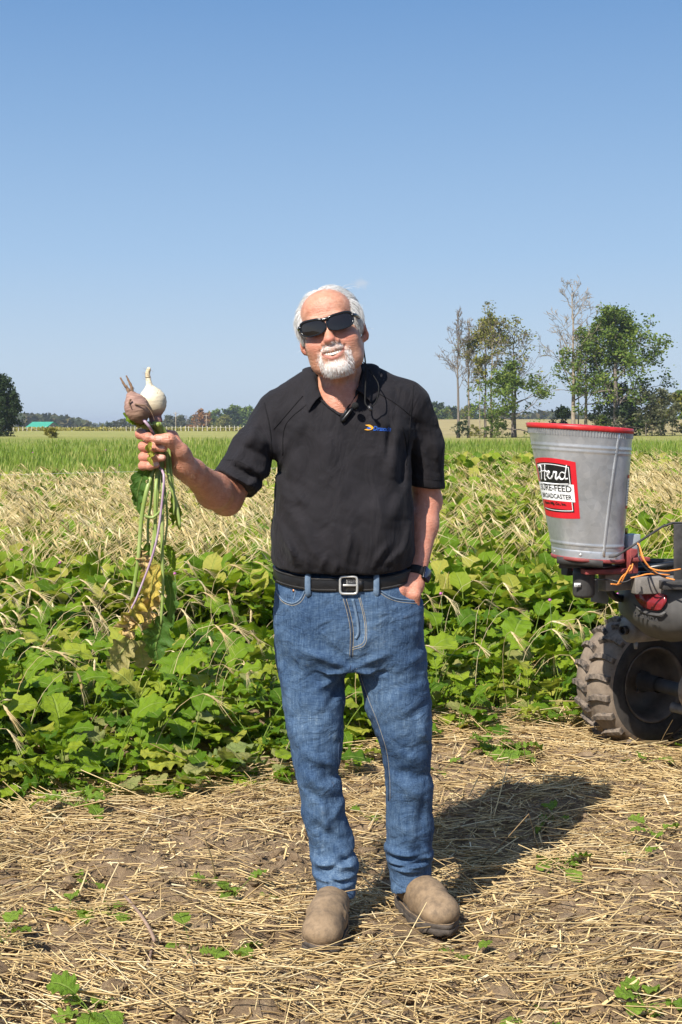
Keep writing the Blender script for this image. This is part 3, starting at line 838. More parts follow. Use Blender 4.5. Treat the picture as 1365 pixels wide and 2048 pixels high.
m.b.inputs['Subsurface Weight'].default_value = .12; m.b.inputs['Subsurface Radius'].default_value = (.008, .003, .0015); m.b.inputs['Subsurface Scale'].default_value = 1.0
m.b.inputs['Coat Weight'].default_value = .0

def cloth_mat(name, lo, hi, scale, rough=.9, weave=900, bd=.0006, sheen=.0, wrinkle=0):
    m = NM(name); c = m.coord('Object')
    col = m.ramp(m.noise(c, scale, 6, .7), [(.3, lo), (.7, hi)])
    h = m.math('ADD', m.noise(c, weave, 2, .5), m.math('MULTIPLY', m.noise(c, 30, 4, .6), 2.0))
    n1_ = m.bump(h, .35, bd * 3)
    if wrinkle: n1_ = m.bump(m.noise(m.coord('Object', (1, 1, .6), (0, .5, 0)), 11, 3, .5, 1.6), .75, wrinkle, n1_)
    m.set(col, rough, normal=n1_, spec=.25)
    m.b.inputs['Sheen Weight'].default_value = sheen; m.b.inputs['Sheen Roughness'].default_value = .5
    return m.m
M_polo = cloth_mat('black_knit', (.0090, .0080, .0098), (.017, .0150, .0180), 14, .85, sheen=.035, wrinkle=.016)
M_black = simple('black_plastic', (.012, .012, .013), .35, var=.2)
M_leather = simple('black_leather', (.012, .011, .011), .32, var=.5, scale=60, bumpd=.002)
M_steel = simple('brushed_metal', (.62, .60, .56), .34, .6, var=.15, scale=90)
M_copper = simple('copper_rivet', (.38, .18, .09), .4, 1.0)
m = NM('denim')
c = m.coord('Object')
th = m.noise(m.coord('Object', (1, 1, .035)), 520, 2, .6)
tw = m.noise(m.coord('Object', (.06, 1, 1)), 420, 2, .6)
slub = m.noise(m.coord('Object', (1, 1, .10)), 90, 4, .7)
fade = m.noise(c, 6.0, 4, .6)
f = m.math('ADD', m.math('MULTIPLY', th, .28), m.math('ADD', m.math('MULTIPLY', slub, .27), m.math('ADD', m.math('MULTIPLY', tw, .27), m.math('MULTIPLY', fade, .40))))
col = m.ramp(f, [(.42, (.013, .028, .064)), (.55, (.032, .066, .132)), (.68, (.078, .132, .215)), (.80, (.20, .27, .35))])
dirt = m.ramp(m.noise(c, 11, 5, .7), [(.64, (0, 0, 0)), (.80, (.35, .35, .35))])
col = m.mix(dirt, col, (.27, .23, .19))
M_denim = m.set(col, .85, normal=m.bump(m.math('ADD', th, m.math('ADD', slub, m.math('MULTIPLY', m.noise(c, 22, 4, .6), 2.6))), .5, .0032, m.bump(m.noise(m.coord('Object', (1, 1, 1.5), (0, .4, 0)), 13, 3, .5, 1.8), .7, .009)), spec=.2)
M_denim_light = cloth_mat('worn_denim', (.075, .125, .20), (.17, .235, .32), 60, .85)
M_denim_dark = cloth_mat('denim_crease', (.020, .034, .065), (.05, .08, .14), 60, .9)
M_thread = cloth_mat('stitching', (.30, .26, .19), (.44, .38, .28), 200, .8)
m = NM('boot_leather'); c = m.coord('Object')
col = m.ramp(m.noise(c, 9, 6, .7), [(.25, (.10, .07, .045)), (.42, (.225, .155, .092)), (.62, (.31, .22, .135)), (.8, (.38, .285, .19))])
col = m.mix(m.ramp(m.noise(c, 45, 5, .7), [(.44, (0, 0, 0)), (.68, (.72, .72, .72))]), col, (.11, .080, .056))
M_boot = m.set(col, .78, normal=m.bump(m.math('ADD', m.noise(c, 40, 5, .65), m.math('MULTIPLY', m.noise(c, 180, 3), .4)), .5, .004), spec=.25)
M_sole = simple('boot_rubber', (.075, .060, .048), .85, var=.5, scale=40, bumpd=.004)
m = NM('white_hair'); 
col = m.ramp(m.n('ShaderNodeHairInfo').outputs['Random'], [(0, (.30, .28, .25)), (.22, (.58, .56, .52)), (.5, (.80, .79, .76)), (1, (.95, .94, .92))])
M_hair = m.set(col, .38, spec=.6)
m = NM('white_beard'); M_beard = m.set(m.ramp(m.n('ShaderNodeHairInfo').outputs['Random'], [(0, (.52, .48, .43)), (.3, (.84, .82, .79)), (1, (.97, .96, .94))]), .45, spec=.5)
m = NM('arm_hair'); M_armhair = m.set((.50, .36, .26), .5)
M_haircap = simple('hair_under', (.70, .68, .64), .6, var=.35, scale=60, bumpd=.003)
M_teeth = simple('teeth', (.90, .87, .78), .25, var=.05)
m = NM('dark_lens'); m.set((.012, .009, .007), .04, spec=.7); M_lens = m.m
m = NM('mouth_inside'); M_mouth = m.set((.05, .012, .012), .5)

# ---------------------------------------------------------------- the man: head (built in its own frame, x viewer-right, y back, z up)
HS = 1.06
HC = at(665, 664, 3.92)
HM = Matrix.Translation(HC) @ Matrix.Rotation(R(-13.7), 4, 'Y') @ Matrix.Rotation(R(-6), 4, 'Z') @ Matrix.Rotation(R(-6.5), 4, 'X') @ Matrix.Scale(HS, 4)
HI = HM.inverted()
def hl(p): return tup(HI @ Vector(p))
def toworld(V, M=HM): return np.asarray(V) @ np.array(M.to_3x3()).T + np.array(M.translation)

F = Field((-.125, -.155, -.30), (.125, .150, .130), .0022)
F.ell((0, .014, .036), (.076, .098, .082), 0)
F.ell((0, -.030, -.040), (.064, .068, .086), .03)
F.ell((0, -.052, .048), (.062, .05, .050), .03)
for sx_ in (-1, 1):
    F.chain([(sx_ * .056, .005, -.052), (sx_ * .041, -.042, -.090), (sx_ * .017, -.076, -.107)], [.015, .016, .015], .028)
    F.ell((sx_ * .038, -.070, -.036), (.026, .020, .020), .026)          # cheek lifted by the smile
    F.ell((sx_ * .047, -.042, -.050), (.019, .032, .036), .03)
F.ell((0, -.085, -.108), (.022, .017, .016), .018)
F.capsule((-.034, -.090, .019), (.034, -.090, .019), .011, .011, .016)   # brow
for sx_ in (-1, 1):
    F.ell((sx_ * .033, -.104, -.002), (.018, .012, .012), .014, cut=True)  # eye sockets
    F.ell((sx_ * .032, -.088, -.001), (.0135, .0125, .0115), .004)          # closed-up eye behind the lens
F.chain([(0, -.092, .012), (0, -.105, -.014), (0, -.115, -.034)], [.008, .0095, .0110], .010)
F.ell((0, -.1170, -.0385), (.0155, .0130, .0122), .008)
for sx_ in (-1, 1):
    F.ell((sx_ * .0170, -.1075, -.0445), (.0095, .011, .0090), .006)
    F.ell((sx_ * .007, -.116, -.0515), (.0038, .005, .003), .003, cut=True)
F.ell((0, -.084, -.073), (.034, .022, .028), .022)                          # muzzle
def lipcurve(z0, sm, yy, w=.030, n=9):
    return [(x, yy + 20 * x * x, z0 + sm * (x / w) ** 2) for x in np.linspace(-w, w, n)]
F.chain(lipcurve(-.0645, .0105, -.107, .031), [.003] + [.0058] * 7 + [.003], .006)   # upper lip
F.chain(lipcurve(-.0865, .0215, -.1055, .031), [.0022] + [.0048] * 7 + [.0022], .005)  # lower lip
mouth_lo, mouth_hi = lipcurve(-.0792, .0180, -.113, .0325, 13), lipcurve(-.0712, .0120, -.113, .0325, 13)
for a, b in zip(mouth_lo, mouth_hi):
    F.capsule(a, b, .0020, .0020, .0015, cut=True)
    F.capsule((a[0], a[1] + .008, a[2]), (b[0], b[1] + .008, b[2]), .0026, .0026, .0015, cut=True)
    F.capsule((a[0] * .95, a[1] + .015, a[2]), (b[0] * .95, b[1] + .015, b[2]), .0030, .0030, .0015, cut=True)
F.chain([(x, -.1085 + 14 * x * x, -.0575 - .0085 * (x / .034) ** 2) for x in np.linspace(-.034, .034, 9)], [.0020, .0036, .0046, .0050, .0046, .0050, .0046, .0036, .0020], .006)   # moustache body
F.ell((0, -.092, -.107), (.025, .013, .014), .012)
for sx_ in (-1, 1):                                                         # laughter lines
    F.chain([(sx_ * .019, -.108, -.043), (sx_ * .034, -.098, -.060), (sx_ * .041, -.088, -.078)], [.0030, .0036, .0022], .007, cut=True)
    F.chain([(sx_ * .049, -.080, -.052), (sx_ * .051, -.070, -.074)], [.0016, .0010], .008, cut=True)
    for q in (-.004, .004, .012): F.capsule((sx_ * .056, -.069, q), (sx_ * .066, -.052, q * 1.8 - .002), .0014, .0006, .003, cut=True)
F.capsule((.006, -.110, .016), (.008, -.108, .030), .0012, .0008, .004, cut=True); F.capsule((-.006, -.110, .016), (-.008, -.108, .030), .0012, .0008, .004, cut=True)
for sx_ in (-1, 1):                                                         # ears
    Me = Matrix.Rotation(sx_ * R(24), 3, 'Z') @ Matrix.Rotation(R(-8), 3, 'X')
    F.ell((sx_ * .083, .016, -.008), (.0090, .0200, .034), .006, M=Me)
    F.ell((sx_ * .0915, .010, -.004), (.0070, .0120, .022), .003, cut=True, M=Me)
    F.ell((sx_ * .077, .006, -.036), (.007, .009, .010), .006)
    F.ell((sx_ * .081, .000, -.010), (.004, .004, .006), .003)
# neck and the bit of chest the open collar shows
nb = hl(at(684, 800, 4.01))
F.chain([(0, .030, -.055), hl(at(681, 750, 3.985)), nb], [.056, .053, .060], .022)
F.capsule((0, -.012, -.085), hl(at(678, 790, 3.935)), .026, .020, .022)     # windpipe
for su in (-1, 1): F.capsule((su * .052, .012, -.065), hl(at(684 + su * 10, 800, 3.93)), .012, .008, .012)
F.chain([hl(at(610, 800, 4.01)), hl(at(684, 815, 3.965)), hl(at(755, 800, 4.01))], [.05, .065, .05], .03)
HV, HQ = F.mesh(3)
x, y, z = HV.T
def gs(cx, cy, cz, r): return np.exp(-(((x - cx) ** 2 + (y - cy) ** 2 + (z - cz) ** 2) / r ** 2))
red = np.clip(.55 * (gs(.042, -.088, -.036, .024) + gs(-.042, -.088, -.036, .024)) + .65 * gs(0, -.125, -.042, .020) + .25 * gs(0, -.10, .05, .04) + .5 * (np.abs(x) > .078) * (y < .05), 0, .8)
red = np.where(z < -.14, np.clip(red + .25, 0, 1), red)
def in_beard(x, y, z):
    chin = np.exp(-((x / .033) ** 4 + ((z + .109) / .018) ** 4)) * (y < -.045)
    side = np.exp(-(((np.abs(x) - .0370) / .0060) ** 2 + ((z + .086) / .026) ** 4)) * (y < -.055)
    zc = -.0560 - .010 * (np.abs(x) / .032) ** 2
    mous = np.exp(-(((z - zc) / .0092) ** 4 + (x / .040) ** 6)) * (y < -.065)
    return np.clip(np.maximum(np.maximum(chin, side), mous), 0, 1)
beard = in_beard(x, y, z) * np.where(z > -.072, .50, .72)
lips = np.clip(.62 * np.exp(-((z + .0865 - .0215 * (x / .031) ** 2) / .0050) ** 4) * (np.abs(x) < .030) * (y < -.088), 0, 1)
inside = ((np.abs(x) < .031) & (z < -.0680 + .0105 * (x / .031) ** 2) & (z > -.0822 + .0185 * (x / .031) ** 2) & (y > -.1080 + 18 * x * x) & (y < -.07))
lips = np.where(z > -.064, lips * .2, lips); lips = np.where(inside, 1, lips)
beard = np.where(lips > .4, 0, beard)
HT = np.stack([red, beard, lips], -1)
V_body = [toworld(HV)]; Q_body = [HQ]; T_body = [HT]

# ---------------------------------------------------------------- right arm with the gripping hand
F = Field((-.62, 3.48, 1.02), (-.08, 4.10, 1.46), .0029)
sh, el, wr_ = W(562, 835, 4.00), W(452, 995, 3.90), W(386, 945, 3.665)
F.chain([sh, el], [.040, .046], .01)
mid = el * .62 + wr_ * .38 + np.array([.0, .0, -.006])
F.chain([el, mid, wr_], [.046, .0475, .0325], .02)
F.ell(el + np.array([.004, .02, -.022]), (.030, .030, .026), .02)
wr2 = W(376, 938, 3.635)
F.chain([wr_, wr2], [.0325, .033], .02)
mcp = [W(346, 872, 3.645), W(346, 890, 3.652), W(345, 909, 3.65), W(343, 927, 3.642)]
for p in mcp: F.capsule(wr2, p, .022, .0145, .014)
Yh = 3.60
fing = [  # MCP, PIP, DIP, tip
    ([mcp[0], W(300, 862, 3.628), W(281, 868, 3.592), W(297, 875, 3.566), W(312, 880, 3.563)], [.0140, .0128, .0124, .0118, .0096]),
    ([mcp[1], W(303, 889, 3.634), W(287, 893, 3.590), W(306, 895, 3.560), W(328, 897, 3.557)], [.0140, .0126, .0122, .0112, .0094]),
    ([mcp[2], W(303, 911, 3.634), W(287, 914, 3.590), W(306, 915, 3.560), W(326, 916, 3.557)], [.0134, .0120, .0116, .0108, .0090]),
    ([mcp[3], W(302, 930, 3.628), W(286, 932, 3.588), W(300, 932, 3.563), W(314, 930, 3.561)], [.0124, .0110, .0106, .0098, .0082])]
FF = []
G = Field((-.62, 3.48, 1.20), (-.36, 3.72, 1.46), .0021)
for P, rs in fing: FF.append((P, rs))
th = [W(378, 938, 3.61), W(362, 902, 3.575), W(338, 879, 3.548), W(315, 878, 3.543)]
F.chain(th, [.023, .0185, .0150, .0125], .012)
F.ell(W(366, 918, 3.60), (.024, .020, .036), .014)
F.ell(W(362, 938, 3.628), (.022, .018, .022), .014)
for P, rs in FF:
    g_ = Field.__new__(Field); g_.lo, g_.h, g_.n, g_.ax = F.lo, F.h, F.n, F.ax
    g_.D = np.full(F.n, .05, np.float32); g_.chain(P, rs, .005)
    for q in (1, 2, 3): g_.ell(P[q], (rs[q] * 1.05,) * 3, .004)
    F.D = smin(F.D, g_.D, .0022)
for (u_, v_) in ((341, 884), (333, 879)): F.capsule(W(u_, v_ - 9, 3.534), W(u_ + 2, v_ + 9, 3.538), .0012, .0012, .003, cut=True)
# veins and sinews
F.ridge(mid + np.array([.0, -.045, .01]), el + np.array([-.01, -.045, .0]), .006, .0022); F.ridge(mid + np.array([-.01, -.03, .035]), wr_ + np.array([0, -.02, .028]), .005, .0022)
F.ridge(W(430, 985, 3.80), W(400, 985, 3.72), .006, .0022)
AV, AQ = F.mesh(3)
nails = [(fing[0][0][4], (305, 874)), (fing[1][0][4], (325, 894)), (fing[2][0][4], (323, 914)), (fing[3][0][4], (312, 928)), (th[3], (320, 876))]
tn_ = np.zeros((len(AV), 3))
tn_[:, 0] = .18 + .25 * sstep(-.40, -.52, AV[:, 0])
for (tip, (u_, v_)) in nails:
    ctr = W(u_, v_, 3.548); d = np.sqrt(((AV[:, 0] - ctr[0]) / .0075) ** 2 + ((AV[:, 2] - ctr[2]) / .0062) ** 2)
    k_ = (d < 1) * (AV[:, 1] < tip[1] - .003); tn_[:, 1] = np.maximum(tn_[:, 1], k_ * .28)
V_body.append(AV); Q_body.append(AQ); T_body.append(tn_)

# ---------------------------------------------------------------- left arm, hand in the pocket
F = Field((.10, 3.80, .76), (.32, 4.16, 1.44), .0040)
sh2, el2, wr2_ = W(838, 815, 4.02), W(854, 1000, 4.09), W(834, 1146, 3.965)
F.chain([sh2 + np.array([-.012, 0, 0]), el2], [.040, .042], .01)
mid2 = el2 * .65 + wr2_ * .35
F.chain([el2, mid2, wr2_], [.0405, .0415, .0275], .02)
F.ell(el2 + np.array([.010, .015, -.01]), (.030, .03, .028), .02)
hp = W(818, 1185, 3.925)
F.ell((wr2_ + hp) / 2 + np.array([0, -.004, -.004]), (.034, .022, .038), .015)
for q, (du, dv) in enumerate(((-20, 40), (-8, 52), (6, 54), (18, 48))):
    F.chain([wr2_ + np.array([0, -.005, -.01]), W(818 + du * .75, 1190, 3.915), W(814 + du, 1200 + dv, 3.935)], [.020, .0135, .010], .008)
F.chain([wr2_ + np.array([-.012, -.01, -.015]), W(800, 1182, 3.905), W(792, 1222, 3.915)], [.018, .0135, .011], .010)
F.ridge(W(845, 1060, 4.0), W(838, 1140, 3.93), .006, .003); F.ridge(W(830, 1040, 4.0), W(836, 1100, 3.96), .006, .0025); F.ridge(W(822, 1172, 3.895), W(806, 1198, 3.885), .006, .0028)
F.ridge(W(832, 1172, 3.895), W(828, 1198, 3.885), .005, .0022)
LV, LQ = F.mesh(3)
V_body.append(LV); Q_body.append(LQ); T_body.append(np.tile([.35, 0, 0], (len(LV), 1)))
# trunk and legs under the clothes
F = Field((-.22, 3.84, .12), (.24, 4.16, 1.5), .010)
F.chain([(.01, 4.0, .95), (.005, 3.99, 1.15), (.01, 4.0, 1.36)], [.085, .09, .10], .05)
F.capsule((-.13, 4.01, 1.42), (.16, 4.02, 1.43), .05, .05, .06)
F.chain([(-.075, 4.0, .88), (-.068, 3.97, .52), (-.02, 3.98, .14)], [.08, .045, .03], .03)
F.chain([(.115, 4.0, .88), (.175, 3.99, .50), (.185, 4.02, .14)], [.08, .045, .03], .03)
TV, TQ = F.mesh(1)
V_body.append(TV); Q_body.append(TQ); T_body.append(np.zeros((len(TV), 3)))
off = np.cumsum([0] + [len(v) for v in V_body[:-1]])
person = obj('person', np_mesh('person', np.concatenate(V_body), np.concatenate([q + o for q, o in zip(Q_body, off)]), M_skin, True, {'tint': np.concatenate(T_body)}))
tag(person, 'smiling white-haired man in black polo shirt and blue jeans holding up turnips', 'person')
HEAD_BVH = BVHTree.FromPolygons([Vector(v) for v in V_body[0]], [tuple(q) for q in HQ])
ARM_BVH = BVHTree.FromPolygons([Vector(v) for v in AV], [tuple(q) for q in AQ])
LARM_BVH = BVHTree.FromPolygons([Vector(v) for v in LV], [tuple(q) for q in LQ])

# teeth
mb = MB()
for k in range(9):
    xx = (k - 4) * .0058
    mb.box((xx, -.1078 + 15 * xx * xx, -.0738 + .0130 * (xx / .031) ** 2), (.0056, .004, .0092), Matrix.Rotation(40 * xx * .9, 3, 'Z'))
t_ = mb.build('teeth', M_teeth, person); t_.matrix_world = HM; bevel(t_, .0012)

# ---------------------------------------------------------------- hair and beard
F = Field((-.11, -.12, -.11), (.11, .14, .145), .0028)
F.ell((0, .018, .036), (.0815, .1015, .0855), 0)
F.ell((-.064, -.026, .022), (.021, .033, .045), .02); F.ell((.064, -.018, .022), (.018, .03, .045), .02)
def hairline(X, Y, Z):
    wob_ = .05 * np.sin(X * 190 + Z * 90) + .04 * np.sin(X * 330 - Z * 260 + 1) + .05 * np.sin(Z * 120 + 2) - .10 * np.clip((X - .012) / .03, -1, 1) * (Z > .07)
    return (np.sqrt(((X - .002) / .066) ** 2 + ((Y + .112) / .083) ** 2 + ((Z - .015) / .069) ** 2) - 1 + wob_) * .066
F.put(hairline, (-.08, -.2, -.06), (.08, -.02, .13), .012, cut=True)
F.put(lambda X, Y, Z: np.maximum(Z + .028 + .0 * X, Y - .034 + 0 * X) + 0 * (X + Y), (-.2, -.2, -.2), (.2, .05, .0), .01, cut=True)
F.put(lambda X, Y, Z: Z + .075 + 0 * X + 0 * Y, (-.2, -.2, -.2), (.2, .2, -.05), .01, cut=True)
for sx_ in (-1, 1): F.ell((sx_ * .085, .010, -.015), (.018, .018, .034), .008, cut=True)
CV, CQ = F.mesh(2)
cap = obj('hair', np_mesh('hair', toworld(CV), CQ, M_haircap), person)
CAPW = toworld(CV)
CAP_BVH = BVHTree.FromPolygons([Vector(v) for v in CAPW], [tuple(q) for q in CQ])
def strands(name, S, rads, mat, parent):
    """S: (n, k, 3)"""
    S = np.asarray(S, np.float32); n, k, _ = S.shape
    h = bpy.data.hair_curves.new(name); h.add_curves([k] * n)
    h.points.foreach_set('position', S.ravel())
    a = h.attributes.new('radius', 'FLOAT', 'POINT'); a.data.foreach_set('value', np.tile(np.asarray(rads, np.float32), n))
    h.materials.append(mat)
    o = bpy.data.objects.new(name, h); COL.objects.link(o); o.parent = parent; return o
gh = np.random.default_rng(77)
def surf_samples(V, Q, n, g):
    A, B, C, D = V[Q[:, 0]], V[Q[:, 1]], V[Q[:, 2]], V[Q[:, 3]]
    ar = np.linalg.norm(np.cross(C - A, D - B), axis=1); i = g.choice(len(Q), n, p=ar / ar.sum())
    a, b = g.random((n, 1)), g.random((n, 1))
    return (A[i] * (1 - a) + B[i] * a) * (1 - b) + (D[i] * (1 - a) + C[i] * a) * b
seeds = surf_samples(CV, CQ, 13000, gh)
edge_seeds = surf_samples(CV, CQ, 30000, gh)
de = np.sqrt(((edge_seeds[:, 0] - .004) / .066) ** 2 + ((edge_seeds[:, 1] + .112) / .083) ** 2 + ((edge_seeds[:, 2] - .030) / .068) ** 2)
seeds = np.vstack([seeds, edge_seeds[(de < 1.10) & (edge_seeds[:, 2] > .0)][:2200]])
Rh = np.array(HM.to_3x3().normalized())
S = []
for p in seeds:
    if p[2] < -.03 and p[1] < .0: continue
    sdx = np.sign(p[0] + .012)
    # combed back from a parting, falling down at the sides
    d = np.array([sdx * .55, .75, -.10 if p[2] > .07 else -.85]); d[0] *= (1.0 if p[2] > .06 else .1); d += gh.normal(0, .20, 3)
    if p[2] <= .07 and p[1] < -.02: d[1] = .35
    d = Rh @ (d / np.linalg.norm(d))
    pw = Vector(toworld(p)); line = [pw]; lift = gh.uniform(.0, .0048) * (.4 + gh.random())
    for k in range(5):
        q = line[-1] + Vector(d) * .0095 * gh.uniform(.8, 1.2)
        loc, nn, _, _ = CAP_BVH.find_nearest(q)
        q = loc + nn * (lift * (.5 + .35 * k) + .001); line.append(q)
    S.append([tup(q) for q in line])
strands('hair_strands', S, [.00034, .00034, .00032, .0003, .00022, .0001], M_hair, person)
# flyaway wisps
S = []
for k in range(46):
    sdx = 1 if k % 3 else -1
    p = Vector((sdx * gh.uniform(.04, .085), gh.uniform(.0, .06), gh.uniform(-.03, .07))) if k < 30 else Vector((gh.uniform(-.03, .06), gh.uniform(-.02, .03), .108))
    b = HM @ p; d = Vector((sdx * .6 + gh.normal(0, .3), .3, gh.normal(.2, .6))) if k < 30 else Vector((gh.normal(.6, .5), .3, .5)); L = gh.uniform(.015, .05)
    S.append([tup(b + d * L * t + Vector((0, 0, -.35 * L * t * t))) for t in np.linspace(0, 1, 6)])
strands('stray_hair', S, [.00022] * 5 + [.0001], M_hair, person)
cand = surf_samples(HV, HQ, 60000, gh)
pb = in_beard(cand[:, 0], cand[:, 1], cand[:, 2])
lipm = np.exp(-((cand[:, 2] + .083 - .019 * (cand[:, 0] / .028) ** 2) / .006) ** 4) * (np.abs(cand[:, 0]) < .028)
mth = (np.abs(cand[:, 0]) < .0315) & (cand[:, 2] < -.0655 + .0105 * (cand[:, 0] / .031) ** 2) & (cand[:, 2] > -.0910 + .0215 * (cand[:, 0] / .031) ** 2)
pb = pb * np.where((cand[:, 2] > -.071), .42, 1.0)
cand = cand[(gh.random(len(cand)) < pb) & (lipm < .3) & ~mth]
cand = cand[(cand[:, 2] > -.17)]
S = []
for p in cand[:9500]:
    mous = p[2] > -.071
    d = np.array([np.sign(p[0]) * (.9 if mous else .15), -.20 if mous else -.38, -.75 if mous else -1.0]) + gh.normal(0, .22, 3)
    if not mous: d[0] += p[0] * 4
    d = d / np.linalg.norm(d); L = gh.uniform(.003, .006) * (1.0 if mous else 1.15)
    S.append([toworld(p + d * L * t + np.array([0, .003, -.003]) * t * t) for t in (0, .35, .7, 1)])
strands('beard', S, [.00030, .00029, .00024, .0001], M_beard, person)
# sparse arm hair
S = []
for Vv, Qv, lo_, n_ in ((AV, AQ, -.50, 700), (LV, LQ, -9, 900)):
    P = surf_samples(Vv, Qv, n_, gh)
    bv = ARM_BVH if lo_ > -5 else LARM_BVH
    for p in P:
        if (lo_ > -5 and (p[0] < -.46 or p[0] > -.30)) or (lo_ < -5 and (p[2] > 1.25 or p[2] < .99)): continue
        loc, nn, _, _ = bv.find_nearest(Vector(p)); d = nn * .6 + Vector((.1, 0, -.7)) + Vector(gh.normal(0, .25, 3)); L = gh.uniform(.006, .012)
        S.append([tup(loc + d * L * t) for t in (0, .5, 1)])
strands('arm_hair', S, [.00010, .00009, .00004], M_armhair, person)

# ---------------------------------------------------------------- polo shirt
F = Field((-.36, 3.74, .90), (.34, 4.20, 1.60), .0052)
def px(u, Y=3.98): return (u - 682.5) * Y / FPX
def pz(v, Y=3.98): return CAMH - (v - HORIZ) * Y / FPX
def row(v, uL, uR, b, cy, n=2.4): return (pz(v), (px(uL) + px(uR)) / 2, cy, (px(uR) - px(uL)) / 2, b, n)
F.stack([row(1200, 560, 818, .130, 3.99), row(1150, 552, 824, .146, 3.985), row(1115, 545, 828, .158, 3.98), row(1075, 543, 829, .160, 3.978), row(1020, 548, 828, .152, 3.98), row(960, 552, 824, .138, 3.985),
         row(900, 549, 823, .128, 3.99), row(850, 545, 826, .120, 3.995), row(815, 552, 826, .108, 4.0, 2.3), row(785, 585, 806, .092, 4.005, 2.2), row(760, 612, 762, .076, 4.01, 2.0), row(738, 634, 736, .064, 4.01, 2.0)], 0)
F.chain([W(612, 782, 4.01), W(560, 822, 4.0)], [.055, .060], .05)
F.chain([W(752, 768, 4.01), W(812, 795, 4.015)], [.045, .052], .05)
def plane_cut(F, p, n, lo, hi, k=.003):
    n = np.array(n, float); n /= np.linalg.norm(n); p = np.array(p)
    F.put(lambda X, Y, Z: -((X - p[0]) * n[0] + (Y - p[1]) * n[1] + (Z - p[2]) * n[2]), lo, hi, k, cut=True)
def sub_field(F):
    g_ = Field.__new__(Field); g_.lo, g_.h, g_.n, g_.ax = F.lo, F.h, F.n, F.ax; g_.D = np.full(F.n, .05, np.float32); return g_
# torso hem, cut before the sleeves join
F.put(lambda X, Y, Z: Z - (1.016 - .026 * np.clip((4.02 - Y) / .16, -.6, 1) + 0 * X), (-.35, 3.7, .85), (.35, 4.3, 1.0), .006, cut=True)
# right sleeve (viewer left) and its open hem
s0, s1, s2 = W(556, 838, 4.0), W(508, 905, 3.95), W(470, 968, 3.905)
d1 = s2 - s1
S1 = sub_field(F); S1.chain([s0, s1, s2 + (s2 - s1) * .4], [.070, .066, .066], .022); plane_cut(S1, s2, d1, (-.40, 3.7, .95), (-.15, 4.15, 1.36))
# left sleeve
q0, q1, q2 = W(824, 808, 4.02), W(849, 890, 4.05), W(854, 972, 4.07)
S2 = sub_field(F); S2.chain([q0, q1, q2 + (q2 - q1) * .5], [.058, .0545, .0525], .022); plane_cut(S2, q2 + np.array([0, 0, -.004]), (-.10, 0, -1), (.10, 3.88, 1.00), (.40, 4.25, 1.26))
F.D = smin(smin(F.D, S1.D, .022), S2.D, .012)
# folds: (u0, v0, u1, v1, width, height)
for (u0, v0, u1, v1, w, h) in ((690, 1130, 702, 1060, .010, .007), (742, 1135, 775, 1085, .010, .007), (770, 1130, 800, 1100, .009, .006), (565, 1075, 610, 1135, .012, .007), (600, 1060, 650, 1130, .014, .006), (552, 1040, 590, 1110, .012, .006),
        (640, 1140, 655, 1105, .008, .005), (716, 1140, 722, 1095, .008, -.006), (800, 1125, 822, 1050, .012, .007), (548, 955, 610, 1000, .012, .007), (550, 930, 600, 1010, .012, -.006), (556, 985, 620, 1010, .014, .005),
        (800, 850, 780, 965, .018, .009), (770, 870, 772, 940, .012, .006), (785, 840, 770, 930, .010, -.007), (812, 880, 800, 1000, .014, -.006), (815, 970, 780, 1040, .016, .006), (612, 830, 572, 900, .018, .006), (590, 860, 560, 960, .014, -.006),
        (640, 860, 690, 1000, .035, .005), (730, 900, 700, 1040, .035, -.004), (628, 900, 600, 1040, .03, -.004), (760, 1000, 770, 1090, .025, .006), (600, 800, 640, 850, .015, .004), (745, 810, 790, 870, .012, .005),
        (668, 1145, 676, 1120, .008, .006), (620, 1140, 612, 1110, .008, .005), (590, 1130, 580, 1095, .009, .005), (785, 1140, 792, 1115, .008, .006), (650, 1010, 760, 1030, .04, .004), (560, 1010, 640, 1080, .02, .005)):
    F.ridge2((px(u0, 3.87), pz(v0, 3.87)), (px(u1, 3.87), pz(v1, 3.87)), w * .92, h * 1.45, 3.74, 4.0)
for (u0, v0, u1, v1, w, h) in ((470, 915, 535, 950, .012, .011), (455, 945, 520, 975, .010, .010), (480, 890, 548, 920, .013, -.010), (500, 870, 545, 890, .013, .009), (462, 930, 528, 962, .009, -.010), (515, 835, 500, 900, .014, .007), (535, 880, 545, 950, .012, -.008), (490, 985, 530, 935, .010, .008), (505, 860, 470, 930, .012, .006)):
    F.ridge2((px(u0, 3.9), pz(v0, 3.9)), (px(u1, 3.9), pz(v1, 3.9)), w * .95, h * 1.3, 3.78, 4.12)
for (u0, v0, u1, v1, w, h) in ((845, 850, 872, 950, .012, -.006), (832, 830, 838, 930, .010, .006), (868, 880, 880, 950, .012, .006), (830, 800, 850, 860, .012, .005), (850, 900, 860, 965, .01, .006)):
    F.ridge2((px(u0, 4), pz(v0, 4)), (px(u1, 4), pz(v1, 4)), w, h, 3.9, 4.16)
sl, X, Y, Z = F.sl((-1, 3, 0), (1, 5, 2))
F.D += (.0022 * (np.sin(X * 41 + Z * 23 + np.sin(Y * 30)) * np.sin(Z * 37 - X * 17 + 1.3)) + .0012 * np.sin(X * 90 + Z * 60 + np.sin(Z * 50) * 2) * np.sin(Z * 85 - Y * 70)).astype(np.float32)
